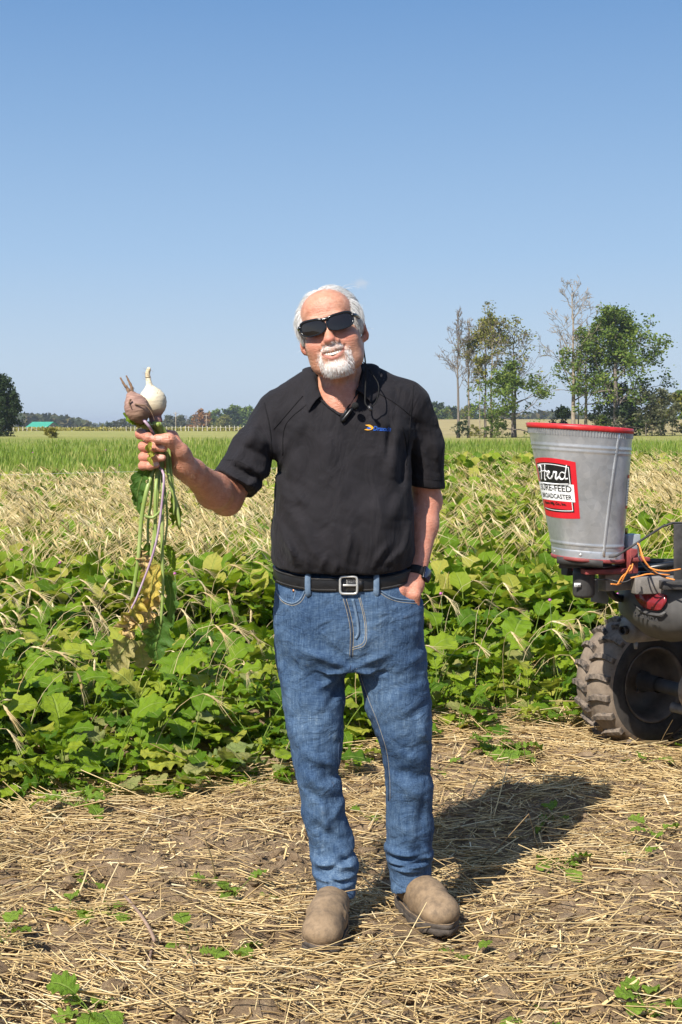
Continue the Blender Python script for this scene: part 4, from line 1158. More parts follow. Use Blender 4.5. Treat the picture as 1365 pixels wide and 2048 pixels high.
# open neck
FULL_V, FULL_Q = F.mesh(1)
FULL_BVH = BVHTree.FromPolygons([Vector(v) for v in FULL_V], [tuple(q) for q in FULL_Q])
NK = [(px(u, 3.9), pz(v, 3.9)) for u, v in ((631, 738), (640, 791), (680, 826), (689, 826), (714, 779), (725, 738))]
def vneck(X, Y, Z):
    d = Y - 3.99 + 0 * X
    for a, b in zip(NK[:-1], NK[1:]):
        nx_, nz_ = (b[1] - a[1]), -(b[0] - a[0]); L = math.hypot(nx_, nz_)
        d = np.maximum(d, ((X - a[0]) * nx_ + (Z - a[1]) * nz_) / L)
    return d
F.put(vneck, (-.12, 3.7, 1.40), (.12, 4.0, 1.64), .003, cut=True)
F.put(lambda X, Y, Z: np.sqrt((X - px(681)) ** 2 / .060 ** 2 + (Y - 4.0) ** 2 / .062 ** 2) * .06 - .06 + 0 * Z, (-.1, 3.9, 1.50), (.1, 4.1, 1.64), .003, cut=True)
PV, PQ = F.mesh(3)
polo = obj('polo_shirt', np_mesh('polo_shirt', PV, PQ, M_polo), person)
POLO_BVH = BVHTree.FromPolygons([Vector(v) for v in PV], [tuple(q) for q in PQ])
def onto(bvh, u, v, Yg, lift=.001):
    """the point of a surface that lies straight behind a point in front of it"""
    p = at(u, v, Yg); loc, nn, _, _ = bvh.ray_cast(Vector((p.x, 3.0, p.z)), Vector((0, 1, 0)))
    if loc is None:
        loc, nn, _, _ = bvh.find_nearest(p)
    return np.array(tup(loc + nn * lift)), nn
def seam(name, bvh, pxs, Yg, r, mat, parent, n=24, lift=.0004, flat=.6):
    P = [onto(bvh, u, v, Yg, lift)[0] for u, v in spline(np.array(pxs, float), n)]
    P = np.array(P); P[1:-1] = (P[:-2] + P[1:-1] * 2 + P[2:]) / 4
    mb = MB(); mb.tube(P, r, 5); return mb.build(name, mat, parent)
M_seam = cloth_mat('black_seam', (.006, .006, .007), (.010, .009, .011), 20, .9)
for s_ in ([(606, 792), (580, 822), (548, 858)], [(618, 806), (572, 850), (566, 910)], [(756, 786), (790, 806), (824, 832)], [(804, 852), (812, 880), (816, 910)]):
    seam('seam', POLO_BVH, s_, 3.92, .0016, M_seam, polo)
seam('armhole_seam', POLO_BVH, [(529, 806), (540, 850), (545, 900), (547, 945)], 3.94, .0016, M_seam, polo)
seam('armhole_seam', POLO_BVH, [(829, 770), (822, 830), (817, 890), (812, 930)], 3.95, .0016, M_seam, polo)
mb = MB()
# placket strips either side of the opening
for pp in ([(638, 796), (660, 816), (681, 831)], [(717, 784), (702, 806), (688, 831)]):
    P = [onto(POLO_BVH, u, v, 3.9, .002)[0] for u, v in spline(np.array(pp, float), 12)]
    mb.tube(P, .005, 6, flat=.5)
mb.build('placket', M_polo, polo)
mb = MB(); mb.box(onto(POLO_BVH, 688, 838, 3.9, .0008)[0], (.020, .003, .022)); bevel(mb.build('placket_end', M_seam, polo), .001)
# collar: stand, fold, falling leaf
CF = [(642, 793, 3.896), (633, 772, 3.92), (628, 754, 3.95), (629, 742, 3.985), (642, 732, 4.03), (682, 728, 4.065), (722, 727, 4.03), (730, 736, 3.985), (727, 752, 3.95), (721, 767, 3.92), (713, 781, 3.897)]
CE = [(617, 826, 3.885), (609, 798, 3.90), (607, 776, 3.925), (608, 758, 3.97), (620, 748, 4.05), (684, 746, 4.10), (742, 742, 4.05), (757, 757, 3.965), (759, 776, 3.925), (757, 790, 3.90), (745, 801, 3.885)]
nC = 49
PF = spline([W(*p) for p in CF], nC); PE = spline([W(*p) for p in CE], nC)
PE2 = []
for p in PE:
    pv = Vector(p); loc, nn, _, dd = FULL_BVH.find_nearest(pv)
    if (pv - loc).dot(nn) < .004 or dd > .004: pv = loc + nn * .0045
    PE2.append(tup(pv))
PE2 = np.array(PE2)
ctrN = W(682, 760, 3.995)
rows = []
for f_, e_ in zip(PF, PE2):
    inw = (ctrN - f_) * np.array([1, 1, 0]); inw /= np.linalg.norm(inw) + 1e-9
    loc, nn, _, _ = FULL_BVH.find_nearest(Vector((f_ + e_) / 2))
    m1 = f_ * .62 + e_ * .38 - inw * .006 + np.array([0, 0, .004]); m2 = f_ * .25 + e_ * .75 - inw * .004 + np.array([0, 0, .001])
    for q_ in (m1, m2):
        l2, n2, _, _ = FULL_BVH.find_nearest(Vector(q_))
        if (Vector(q_) - l2).dot(n2) < .005: q_[:] = tup(l2 + n2 * .0055)
    rows.append([f_ + inw * .008 + np.array([0, 0, -.024]), f_ + inw * .004 + np.array([0, 0, -.003]), f_ + np.array([0, 0, .002]), m1, m2, e_])
mb = MB()
Vc = np.array(rows).reshape(-1, 3)
Qc = [(k * 6 + b, (k + 1) * 6 + b, (k + 1) * 6 + b + 1, k * 6 + b + 1) for k in range(nC - 1) for b in range(5)]
mb.add(Vc, Qc); col_ = mb.build('collar', M_polo, polo)
so = col_.modifiers.new('thick', 'SOLIDIFY'); so.thickness = .0035; so.offset = 0
ss = col_.modifiers.new('smooth', 'SUBSURF'); ss.levels = 1; ss.render_levels = 2
for (u_, v_) in ((642, 797),):
    p, nn = onto(POLO_BVH, u_, v_, 3.9, .003); mb = MB(); mb.lathe([(0, .002), (.0035, .002), (.005, .0005), (.005, -.001), (0, -.001)], 12, M=Matrix.Translation(p) @ Matrix.Rotation(R(90), 4, 'X')); mb.build('button', M_black, polo)
# sleeve hems: stitched bands
def ring(c, axis, r, n=28, ref=(0, 0, 1)):
    ax = Vector(axis).normalized(); u_ = ax.cross(Vector(ref)).normalized(); v_ = ax.cross(u_)
    return [tup(Vector(c) + (u_ * math.cos(t) + v_ * math.sin(t)) * r) for t in np.linspace(0, 2 * math.pi, n, endpoint=False)]
for cc, axx, bvh in ((q2 + np.array([0, 0, .022]), (-.1, 0, -1), POLO_BVH), (s2 - d1 * .33, d1, POLO_BVH)):
    P = []
    for p in ring(cc, axx, .085):
        pv = Vector(p); loc, nn, _, _ = bvh.ray_cast(pv, (Vector(cc) - pv).normalized())
        if loc is not None: P.append(tup(loc + nn * .0002))
    mb = MB(); mb.tube(P, .0009, 4, closed=True, cap=False); mb.build('hem_stitch', M_seam, polo)

# embroidered logo: text and swoosh laid on the cloth
M_blue = simple('blue_thread', (.012, .09, .42), .6, var=.15, scale=300); M_gold = simple('yellow_thread', (.75, .34, .015), .6, var=.12, scale=300)
def text_mesh(s, size, bold=0.0, shear=0.0, ext=0.0, align='LEFT'):
    cu = bpy.data.curves.new('t', 'FONT'); cu.body = s; cu.size = size; cu.offset = bold; cu.shear = shear; cu.extrude = ext; cu.align_x = align; cu.resolution_u = 3
    o = bpy.data.objects.new('t', cu); COL.objects.link(o)
    bpy.context.view_layer.update()
    me = bpy.data.meshes.new_from_object(o.evaluated_get(bpy.context.evaluated_depsgraph_get()))
    bpy.data.objects.remove(o); bpy.data.curves.remove(cu)
    V = np.zeros(len(me.vertices) * 3, np.float32); me.vertices.foreach_get('co', V)
    Fc = [list(p.vertices) for p in me.polygons]; bpy.data.meshes.remove(me); return V.reshape(-1, 3), Fc
def decal(name, V2, Fc, mat, parent, place):
    me = bpy.data.meshes.new(name); me.from_pydata([place(a, b) for a, b in V2], [], Fc); me.materials.append(mat); return obj(name, me, parent)
def on_polo(lift):
    def f(a, b):
        u = 746 + a; v = 861 + .04 * a - b
        return tuple(onto(POLO_BVH, u, v, 3.89, lift)[0])
    return f
Vt, Ft = text_mesh('Draxxin', 13.5, .25, .25)
sc_ = 36 / (Vt[:, 0].max() - Vt[:, 0].min())
decal('logo_text', [(a * sc_, b * .95) for a, b, _ in Vt], Ft, M_blue, polo, on_polo(.0016))
def blob(pts, n=30):
    P = spline(np.array(pts + [pts[0]], float), n)[:-1]; return [tuple(p) for p in P], [list(range(len(P)))]
V2, F2 = blob([(-16, 10), (-6, 11), (1, 6), (-2, 2), (-9, 0), (-17, 1), (-9, 4), (-8, 7)])
decal('logo_swoosh', V2, F2, M_gold, polo, on_polo(.0016))
V2, F2 = blob([(-11, 5.5), (-6, 6), (-4, 3.5), (-8, 2), (-12, 3)])
decal('logo_dot', V2, F2, M_blue, polo, on_polo(.0022))

# ---------------------------------------------------------------- jeans
F = Field((-.24, 3.74, .03), (.30, 4.20, 1.02), .0046)
F.stack([row(1330, 556, 852, .128, 4.0, 2.5), row(1300, 550, 851, .142, 4.0, 2.5), row(1250, 547, 848, .150, 4.0, 2.5), row(1200, 547, 843, .148, 3.998, 2.4), row(1150, 552, 826, .140, 3.995, 2.3), row(1105, 558, 818, .132, 3.995, 2.3)], 0)
def legchain(rows, k=.03):
    P = []; rs = []
    for v, uL, uR, Y in rows:
        P.append(W((uL + uR) / 2, v, Y)); rs.append((uR - uL) / 2 * Y / FPX)
    F.chain(P, [r_ * .95 for r_ in rs], k)
    return P, rs
LP = legchain([(1300, 556, 692, 3.99), (1340, 557, 697, 3.985), (1400, 563, 692, 3.975), (1450, 571, 690, 3.965), (1500, 582, 685, 3.955), (1560, 593, 684, 3.95), (1620, 602, 690, 3.955), (1690, 619, 711, 3.965), (1735, 625, 717, 3.95), (1800, 634, 712, 3.918)], .012)
RP = legchain([(1300, 712, 852, 3.99), (1340, 714, 857, 3.985), (1400, 727, 865, 3.98), (1450, 746, 866, 3.975), (1510, 764, 863, 3.98), (1570, 771, 868, 3.99), (1650, 771, 870, 4.005), (1705, 770, 867, 4.015), (1740, 777, 863, 4.02), (1785, 780, 860, 4.0)], .012)
F.chain([W(812, 1214, 3.945), W(806, 1275, 3.935)], [.047, .040], .02)       # hand inside the pocket
F.ell(W(806, 1180, 3.93), (.062, .026, .030), .010, cut=True)
F.ell(W(820, 1168, 3.925), (.05, .03, .035), .010, cut=True)
JF = ((700, 1330, 620, 1300, .012, .007), (700, 1335, 640, 1345, .012, .009), (694, 1345, 630, 1375, .013, .008), (700, 1320, 640, 1270, .012, -.005), (705, 1330, 780, 1300, .012, .006), (708, 1335, 770, 1350, .012, .006), (690, 1360, 650, 1420, .014, -.007), (655, 1340, 690, 1335, .012, -.008),
      (640, 1380, 690, 1500, .014, .006), (600, 1300, 660, 1310, .02, .004), (720, 1300, 740, 1260, .012, .005), (850, 1310, 800, 1330, .016, .006), (860, 1370, 800, 1380, .018, .005), (865, 1400, 820, 1430, .016, -.005),
      (610, 1500, 670, 1530, .016, .007), (605, 1540, 672, 1580, .018, .008), (612, 1570, 650, 1600, .014, -.008), (630, 1555, 690, 1550, .016, -.007), (640, 1580, 660, 1680, .014, .009), (660, 1560, 640, 1500, .012, -.006), (690, 1600, 660, 1640, .015, .006), (620, 1640, 700, 1690, .016, -.006),
      (780, 1500, 850, 1520, .018, .005), (790, 1540, 860, 1560, .018, -.006), (790, 1560, 850, 1600, .018, .006), (800, 1600, 820, 1700, .018, .005), (850, 1580, 840, 1680, .014, -.006), (580, 1440, 600, 1500, .016, .005), (560, 1330, 580, 1420, .016, .005), (840, 1440, 862, 1500, .014, .006),
      (626, 1722, 700, 1726, .012, .013), (640, 1738, 716, 1708, .011, -.012), (630, 1752, 712, 1748, .009, .011), (640, 1768, 712, 1764, .007, .007), (634, 1742, 690, 1758, .007, -.010), (690, 1700, 716, 1740, .012, .012),
      (775, 1712, 862, 1722, .011, .013), (780, 1728, 866, 1716, .009, -.011), (782, 1736, 860, 1742, .008, .011), (786, 1748, 850, 1752, .007, .008), (784, 1744, 858, 1730, .006, -.009), (850, 1700, 868, 1735, .012, .010))
for (u0, v0, u1, v1, w, h) in JF: F.ridge2((px(u0, 3.92), pz(v0, 3.92)), (px(u1, 3.92), pz(v1, 3.92)), w * .85, h * 1.35, 3.70, 4.12)
sl, X, Y, Z = F.sl((-1, 3, 0), (1, 5, 2))
F.D += (.0022 * np.sin(X * 47 + Z * 20 + np.sin(Y * 28)) * np.sin(Z * 31 - X * 19 + .7) + .0014 * np.sin(X * 80 - Z * 75 + np.sin(Z * 40) * 2) * np.sin(Z * 95 + Y * 60)).astype(np.float32)
F.put(lambda X, Y, Z: Z - (W(674, 1798, 3.93)[2] - .22 * (Y - 3.93) + .10 * X), (-.2, 3.7, -.05), (.05, 4.2, .10), .003, cut=True)
F.put(lambda X, Y, Z: Z - (W(820, 1780, 3.98)[2] - .15 * (Y - 3.98) - .22 * (-(X - .20))), (.05, 3.7, -.05), (.40, 4.2, .12), .003, cut=True)
F.put(lambda X, Y, Z: -Z + (1.010 - .030 * np.clip((4.02 - Y) / .15, -.6, 1) + 0 * X), (-.3, 3.7, .93), (.3, 4.3, 1.1), .002, cut=True)
JV, JQ = F.mesh(3)
jeans = obj('jeans', np_mesh('jeans', JV, JQ, M_denim), person)
JEAN_BVH = BVHTree.FromPolygons([Vector(v) for v in JV], [tuple(q) for q in JQ])
def jseam(name, pts_, mat, r=.0012, n=30, lift=.0006): return seam(name, JEAN_BVH, pts_, 3.87, r, mat, jeans, n, lift)
fly = [(690, 1196), (698, 1225), (704, 1260), (703, 1312)]
jseam('fly_seam', fly, M_denim_dark, .0022)
jseam('fly_stitch', [(u + 3, v) for u, v in fly], M_thread, .0007)
jseam('fly_stitch', [(u - 3, v) for u, v in fly], M_thread, .0007)
jseam('fly_stitch', [(718, 1194), (727, 1230), (731, 1262), (726, 1284), (704, 1294)], M_thread, .0009)
jseam('fly_stitch', [(721, 1194), (730, 1230), (734, 1262), (729, 1288), (704, 1298)], M_thread, .0007)
jseam('fly_fold', [(706, 1196), (714, 1232), (717, 1262), (712, 1275)], M_denim_light, .0045)
jseam('pocket_edge', [(551, 1187), (565, 1203), (585, 1208), (600, 1200), (609, 1184), (613, 1170)], M_denim_light, .0026)
jseam('pocket_stitch', [(551, 1191), (565, 1207), (585, 1212), (602, 1204), (612, 1187), (616, 1172)], M_thread, .0007)
jseam('coin_pocket', [(553, 1168), (570, 1175), (590, 1181), (588, 1200)], M_denim_light, .0018)
jseam('pocket_edge', [(760, 1180), (778, 1192), (800, 1200), (840, 1206)], M_denim_light, .0026)
jseam('pocket_stitch', [(760, 1185), (778, 1197), (800, 1205), (840, 1211)], M_thread, .0008)
jseam('inseam', [(702, 1330), (690, 1385), (685, 1450), (678, 1500), (676, 1545)], M_denim_dark, .0016, 50)
jseam('inseam', [(710, 1336), (732, 1400), (752, 1450), (771, 1510), (779, 1570), (780, 1620)], M_denim_dark, .0016, 50)
jseam('inseam_stitch', [(714, 1336), (736, 1400), (756, 1450), (775, 1510), (782, 1570), (783, 1620)], M_thread, .0006, 50)
for (u_, v_) in ((553, 1168), (588, 1182), (611, 1174)):
    p, nn = onto(JEAN_BVH, u_, v_, 3.88, .001); mb = MB(); mb.lathe([(0, .002), (.003, .0016), (.0042, 0), (.0042, -.002)], 10, M=Matrix.Translation(p) @ Matrix.Rotation(R(90), 4, 'X')); mb.build('rivet', M_copper, jeans)
# turned hems
for P0, uu in (((674, 1779), (636, 712)), ((820, 1766), (782, 858))):
    pass

# belt
def waist(a, off, z):
    n = 2.35; ca, sa = math.cos(a), math.sin(a); rr = (abs(ca / (.194 + off)) ** n + abs(sa / (.1405 + off)) ** n) ** (-1 / n)
    return np.array([px(687) + rr * ca, 3.995 + rr * sa, z])
def belt_z(a): return .990 - .030 * np.clip(-math.sin(a) * .145 / .15 + .15, -.6, 1)
mb = MB(); nB = 96; Vb = []
for k in range(nB):
    a = 2 * math.pi * k / nB; z_ = belt_z(a)
    for (o_, dz) in ((.0012, -.019), (.0050, -.0188), (.0058, -.015), (.0058, .015), (.0050, .0188), (.0012, .019)): Vb.append(waist(a, o_, z_ + dz))
mb.add(Vb, [(k * 6 + b, ((k + 1) % nB) * 6 + b, ((k + 1) % nB) * 6 + b + 1, k * 6 + b + 1) for k in range(nB) for b in range(5)])
belt = mb.build('belt', M_leather, person)
mb = MB()
for k in range(150):
    a = R(185) + R(170) * k / 149
    if 262 < math.degrees(a) < 290: continue
    for dz in (-.0145, .0145):
        p0 = waist(a, .0066, belt_z(a) + dz - .002); p1 = waist(a + .012, .0066, belt_z(a) + dz + .003); mb.tube([p0, p1], .0011, 4)
mb.build('lacing', simple('belt_lacing', (.05, .047, .045), .4), belt)['kind'] = 'stuff'
# belt end passing through the buckle
ab = math.atan2(-1, (px(697, 3.86) - px(687)) / .14)
bc = waist(ab, .010, belt_z(ab))
mb = MB()
w_, h_ = .0235, .0235
loop = [(x_, z_) for x_, z_ in [(-w_, -h_), (-w_ * .4, -h_), (w_ * .4, -h_), (w_, -h_), (w_, 0), (w_, h_), (w_ * .4, h_), (-w_ * .4, h_), (-w_, h_), (-w_, 0)]]
P = spline(np.array([loop[-1]] + loop + [loop[0], loop[1]], float), 120)[9:-18]
th_ = np.linspace(0, 2 * math.pi, 48, endpoint=False); n_ = 6
P = np.stack([bc[0] + w_ * np.sign(np.cos(th_)) * np.abs(np.cos(th_)) ** (2 / n_), np.full(48, bc[1] - .002) + .02 * ((w_ * np.cos(th_)) ** 2) / .02, bc[2] + h_ * np.sign(np.sin(th_)) * np.abs(np.sin(th_)) ** (2 / n_)], -1)
mb.tube(P, .0035, 8, closed=True, cap=False)
buckle = mb.build('buckle', M_steel, belt)
mb = MB(); mb.box(bc + np.array([.004, -.003, 0]), (.040, .003, .005)); bevel(mb.build('prong', M_steel, buckle), .001)
mb = MB()
for k in range(13):
    a = ab - .05 + .30 * k / 12; 
    for dz in (-.0165, .0165): mb.add([waist(a, .0085, belt_z(a) + dz)], None)
n_ = 13
mb.Q.append(np.array([(2 * k, 2 * k + 2, 2 * k + 3, 2 * k + 1) for k in range(n_ - 1)]))
e_ = mb.build('belt_end', M_leather, belt); so = e_.modifiers.new('t', 'SOLIDIFY'); so.thickness = .003; so.offset = 1
for u_ in (621, 748):
    aa = math.atan2(-.13, px(u_, 3.88) - px(687)); mb = MB()
    P = [waist(aa, o_, belt_z(aa) + dz) for o_, dz in ((.002, .026), (.009, .022), (.0105, .0), (.009, -.024), (.003, -.033))]
    mb.tube(spline(P, 14), .0085, 8, flat=.28, upv=(0, -1, .01)); mb.build('belt_loop', M_denim_light, jeans)

# ---------------------------------------------------------------- boots
def boot(hx, hy, tx, ty, name='boot'):
    d = Vector((tx - hx, ty - hy, 0)); L = d.length; yaw = math.atan2(d.y, d.x)
    M = Matrix.Translation((hx, hy, .009)) @ Matrix.Rotation(yaw, 4, 'Z') @ Matrix.Scale(1.07, 4)
    F = Field((-.06, -.075, -.01), (.33, .075, .22), .0036)
    F.chain([(.036, 0, .11), (.046, 0, .075)], [.022, .034], .02)
    F.chain([(.030, 0, .052), (.09, 0, .055), (.16, 0, .049), (.225, 0, .045)], [.038, .039, .046, .046], .03)
    F.ell((.238, 0, .046), (.050, .049, .035), .02)
    F.ell((.135, 0, .074), (.075, .036, .024), .03)
    for (q, h) in ((.15, -.004), (.165, .004), (.178, -.003), (.19, .003)): F.ridge((q, -.05, .085 - (q - .13) * .4), (q + .01, .05, .085 - (q - .13) * .4), .009, h)
    F.ridge((.20, -.045, .06), (.20, .045, .06), .010, -.002)
    F.put(lambda X, Y, Z: Z - .022 + 0 * X + 0 * Y, (-.1, -.1, -.05), (.4, .1, .03), .004, cut=True)
    V, Q = F.mesh(2)
    b = obj(name, np_mesh(name, toworld(V, M), Q, M_boot), person)
    band_ = V[(V[:, 2] < .034)]
    x0, x1 = band_[:, 0].min() - .004, band_[:, 0].max() + .005
    xb = np.linspace(x0, x1, 30); xm = (x0 + x1) / 2; xr = (x1 - x0) / 2
    wid = np.array([np.abs(band_[np.abs(band_[:, 0] - q) < .010][:, 1]).max(initial=.01) for q in xb])
    wid = np.convolve(np.pad(wid, 2, 'edge'), np.ones(5) / 5, 'valid') + .0035
    out = []
    for t in np.linspace(0, 2 * math.pi, 72, endpoint=False):
        xc = xm + xr * math.cos(t); w_ = np.interp(xc, xb, wid); en = min((xc - x0) / .05, (x1 - xc) / .06, 1); w_ = w_ * math.sqrt(max(0, 1 - (1 - max(en, 0)) ** 2))
        out.append((xc, w_ * np.sign(math.sin(t))))
    mb = MB()
    levels = [(-.006, .95), (-.002, .985), (.005, 1.0), (.013, 1.0), (.0145, .98), (.016, 1.0), (.024, 1.0), (.027, .985), (.0272, .80), (.0272, .05)]
    Vv = []
    for lv, (z_, s_) in enumerate(levels):
        for q_, (x_, y_) in enumerate(out): Vv.append((xm + (x_ - xm) * s_, y_ * s_, z_ + (.0035 if lv < 2 and (q_ // 3) % 2 else 0)))
    n_ = len(out)
    mb.add(toworld(Vv, M), [(k * n_ + j, k * n_ + (j + 1) % n_, (k + 1) * n_ + (j + 1) % n_, (k + 1) * n_ + j) for k in range(len(levels) - 1) for j in range(n_)])
    s = mb.build('sole', M_sole, b)
    mb = MB(); mb.tube(toworld([(xm + (x_ - xm) * .985, y_ * .985, .0275) for x_, y_ in out], M), .0018, 5, closed=True, cap=False); mb.build('welt_stitch', M_boot, b)
    return b
boot(-.014, 3.965, -.054, 3.68)
boot(.178, 4.10, .285, 3.84)
# ---------------------------------------------------------------- sunglasses with their cord (head frame)
M_frame = simple('glossy_black_frame', (.010, .011, .013), .18, var=.1)
glasses = thing('sunglasses', 'black wraparound sunglasses on the man\'s face with a neck cord', 'sunglasses', HM @ Vector((0, -.11, 0)))
def gy(x): return -.1185 + 5.2 * x * x
def lens_outline(sx_, a, b, up=0.0, n=44):
    out = []
    for t in np.linspace(0, 2 * math.pi, n, endpoint=False):
        c_, s_ = math.cos(t), math.sin(t); e = 2 / (3.6 if math.sin(t) > 0 else 2.7)
        x = a * np.sign(c_) * abs(c_) ** e; z = b * np.sign(s_) * abs(s_) ** e
        if s_ < 0: x = x - .0035 * abs(s_) * (1 if c_ > 0 else -1) * (0.2 if c_ > 0 else 1.6); 
        z += .10 * x + (up if s_ > 0 else 0)
        out.append((sx_ * (.0362 + x), z + .001))
    return out
def keep_world(o):
    """child built in world coordinates under a moved Empty"""
    bpy.context.view_layer.update(); o.matrix_parent_inverse = o.parent.matrix_world.inverted(); return o
bpy.context.view_layer.update()
fr = MB()
for sx_ in (-1, 1):
    o1 = lens_outline(sx_, .0312, .0182); o2 = lens_outline(sx_, .0355, .0210, .0030); n_ = len(o1)
    Vf = [(x, gy(x) - .002, z) for x, z in o1] + [(x, gy(x) - .0028, z) for x, z in o2] + [(x, gy(x) + .0025, z) for x, z in o2] + [(x, gy(x) + .0015, z) for x, z in o1]
    fr.add(toworld(Vf), [((k % n_) + r * n_, ((k + 1) % n_) + r * n_, ((k + 1) % n_) + ((r + 1) % 4) * n_, (k % n_) + ((r + 1) % 4) * n_) for k in range(n_) for r in range(4)])
fr.tube(toworld([(x, gy(x) - .001, .0150) for x in np.linspace(-.0085, .0085, 7)]), .0052 * HS, 8)
keep_world(fr.build('frame', M_frame, glasses))
for sx_ in (-1, 1):
    o1 = lens_outline(sx_, .0319, .0189); n_ = len(o1); mb = MB(); cxl = sx_ * .0362
    Vl = []; rings_ = (1, .75, .5, .25)
    for f in rings_: Vl += [(cxl + (x - cxl) * f, gy(cxl + (x - cxl) * f) - .0008 - .0012 * (1 - f * f), .001 + (z - .001) * f) for x, z in o1]
    Vl.append((cxl, gy(cxl) - .002, .001))
    mb.add(toworld(Vl), [(k + r * n_, (k + 1) % n_ + r * n_, (k + 1) % n_ + (r + 1) * n_, k + (r + 1) * n_) for r in range(3) for k in range(n_)], [(3 * n_ + k, 3 * n_ + (k + 1) % n_, 4 * n_) for k in range(n_)])
    keep_world(mb.build('lens', M_lens, glasses))
    mb = MB()
    P = spline([(sx_ * .0680, gy(.0680) - .002, .0125), (sx_ * .0745, -.078, .0140), (sx_ * .0785, -.045, .013), (sx_ * .0825, .0, .012), (sx_ * .083, .028, .004), (sx_ * .079, .045, -.012)], 22)
    mb.tube(toworld(P), np.linspace(.0068, .0030, 22), 8, flat=1.0); keep_world(mb.build('temple', M_frame, glasses))
mb = MB()
e0 = np.array(tup(HM @ Vector((.080, .040, -.012))))
mb.tube(spline([e0, W(727, 690, 3.925), W(731, 722, 3.895), W(732, 752, 3.88), W(731, 785, 3.866), W(731, 806, 3.855), W(738, 815, 3.852)], 40), .0021, 6)
mb.tube(spline([W(738, 815, 3.852), W(750, 808, 3.856), W(757, 788, 3.865), (W(757, 768, 3.885)), W(746, 749, 3.90), W(735, 733, 3.93), W(722, 722, 3.99), W(690, 722, 4.06)], 40), .0016, 6)
keep_world(mb.build('neck_cord', cloth_mat('cord', (.010, .010, .010), (.02, .02, .02), 100, .95), glasses))
mb = MB(); mb.tube([W(737, 812, 3.850), W(744, 821, 3.849)], [.004, .0055], 8); keep_world(mb.build('cord_slider', simple('slider', (.05, .05, .052), .3), glasses))

# ---------------------------------------------------------------- lapel microphone
mic = thing('lapel_microphone', 'small black clip-on microphone at the open shirt collar', 'microphone', at(695, 832, 3.86))
mp0, mp1 = onto(POLO_BVH, 684, 844, 3.89, .006)[0], onto(POLO_BVH, 704, 820, 3.89, .012)[0]
mb = MB(); mb.tube(spline([mp0, (mp0 + mp1) / 2 + np.array([0, -.002, 0]), mp1], 8), [.0055, .007, .0072, .0072, .007, .0068, .0062, .0055], 10, flat=.8); keep_world(mb.build('body', M_black, mic))
bm = bmesh.new(); bmesh.ops.create_icosphere(bm, subdivisions=3, radius=.0105)
me = bpy.data.meshes.new('foam_cover'); bm.to_mesh(me); bm.free(); me.materials.append(cloth_mat('foam', (.010, .010, .010), (.02, .02, .02), 200, 1.0)); me.polygons.foreach_set('use_smooth', [True] * len(me.polygons))
fo = obj('foam_cover', me, mic); fo.location = Vector(W(711, 812, 3.855)) - mic.location
mb = MB(); mb.box((mp0 + mp1) / 2 + np.array([-.007, -.006, .003]), (.006, .004, .022), Matrix.Rotation(R(38), 3, 'Y')); keep_world(bevel(mb.build('clip', M_black, mic), .001))

# ---------------------------------------------------------------- wrist watch
wc = wr2_ + np.array([-.001, -.002, -.004]); wax = (hp - el2 * .3 - mid2 * .7); wax = wax / np.linalg.norm(wax)
watch = thing('wrist_watch', 'black smart watch with a woven band on the wrist above the pocket', 'watch', tuple(wc))
P = []
for p in ring(wc, wax, .09, 40, (1, 0, 0)):
    pv = Vector(p); loc, nn, _, _ = LARM_BVH.ray_cast(pv, (Vector(wc) - pv).normalized()); P.append(tup(loc + nn * .0018) if loc is not None else tup(Vector(wc) + (pv - Vector(wc)) * .35))
P = np.array(P)
Vb = []
for off_, rr in ((-.0125, 0), (-.0125, .003), (0, .0042), (.0125, .003), (.0125, 0)):
    for p in P:
        o_ = (p - wc); o_ = o_ - wax * o_.dot(wax); o_ /= np.linalg.norm(o_); Vb.append(p + wax * off_ + o_ * (rr - .0005))
n_ = len(P)
mb = MB(); mb.add(Vb, [(r * n_ + k, r * n_ + (k + 1) % n_, (r + 1) * n_ + (k + 1) % n_, (r + 1) * n_ + k) for r in range(4) for k in range(n_)])
keep_world(mb.build('band', cloth_mat('woven_band', (.008, .008, .009), (.022, .022, .023), 400, .7), watch))
cdir = Vector((.80, -.60, .05)).normalized(); loc, nn, _, _ = LARM_BVH.ray_cast(Vector(wc) + cdir * .09, -cdir)
zx = cdir; zy = Vector(wax); zx = (zx - zy * zx.dot(zy)).normalized(); zz_ = zx.cross(zy)
Mw = Matrix((( *zz_, 0), (*zy, 0), (*zx, 0), (0, 0, 0, 1))).transposed(); Mw.translation = loc + zx * .005
mb = MB(); mb.box((0, 0, 0), (.034, .040, .0105)); o_ = bevel(mb.build('case', simple('watch_case', (.018, .018, .02), .25, .6), watch), .004, 4); o_.matrix_world = Mw; keep_world(o_); o_.matrix_basis = Mw
mb = MB(); mb.box((0, 0, .0056), (.029, .035, .002)); m = NM('watch_glass'); m.set((.008, .014, .05), .05, spec=.8); s_ = bevel(mb.build('screen', m.m, watch), .001); s_.matrix_basis = Mw; keep_world(s_)

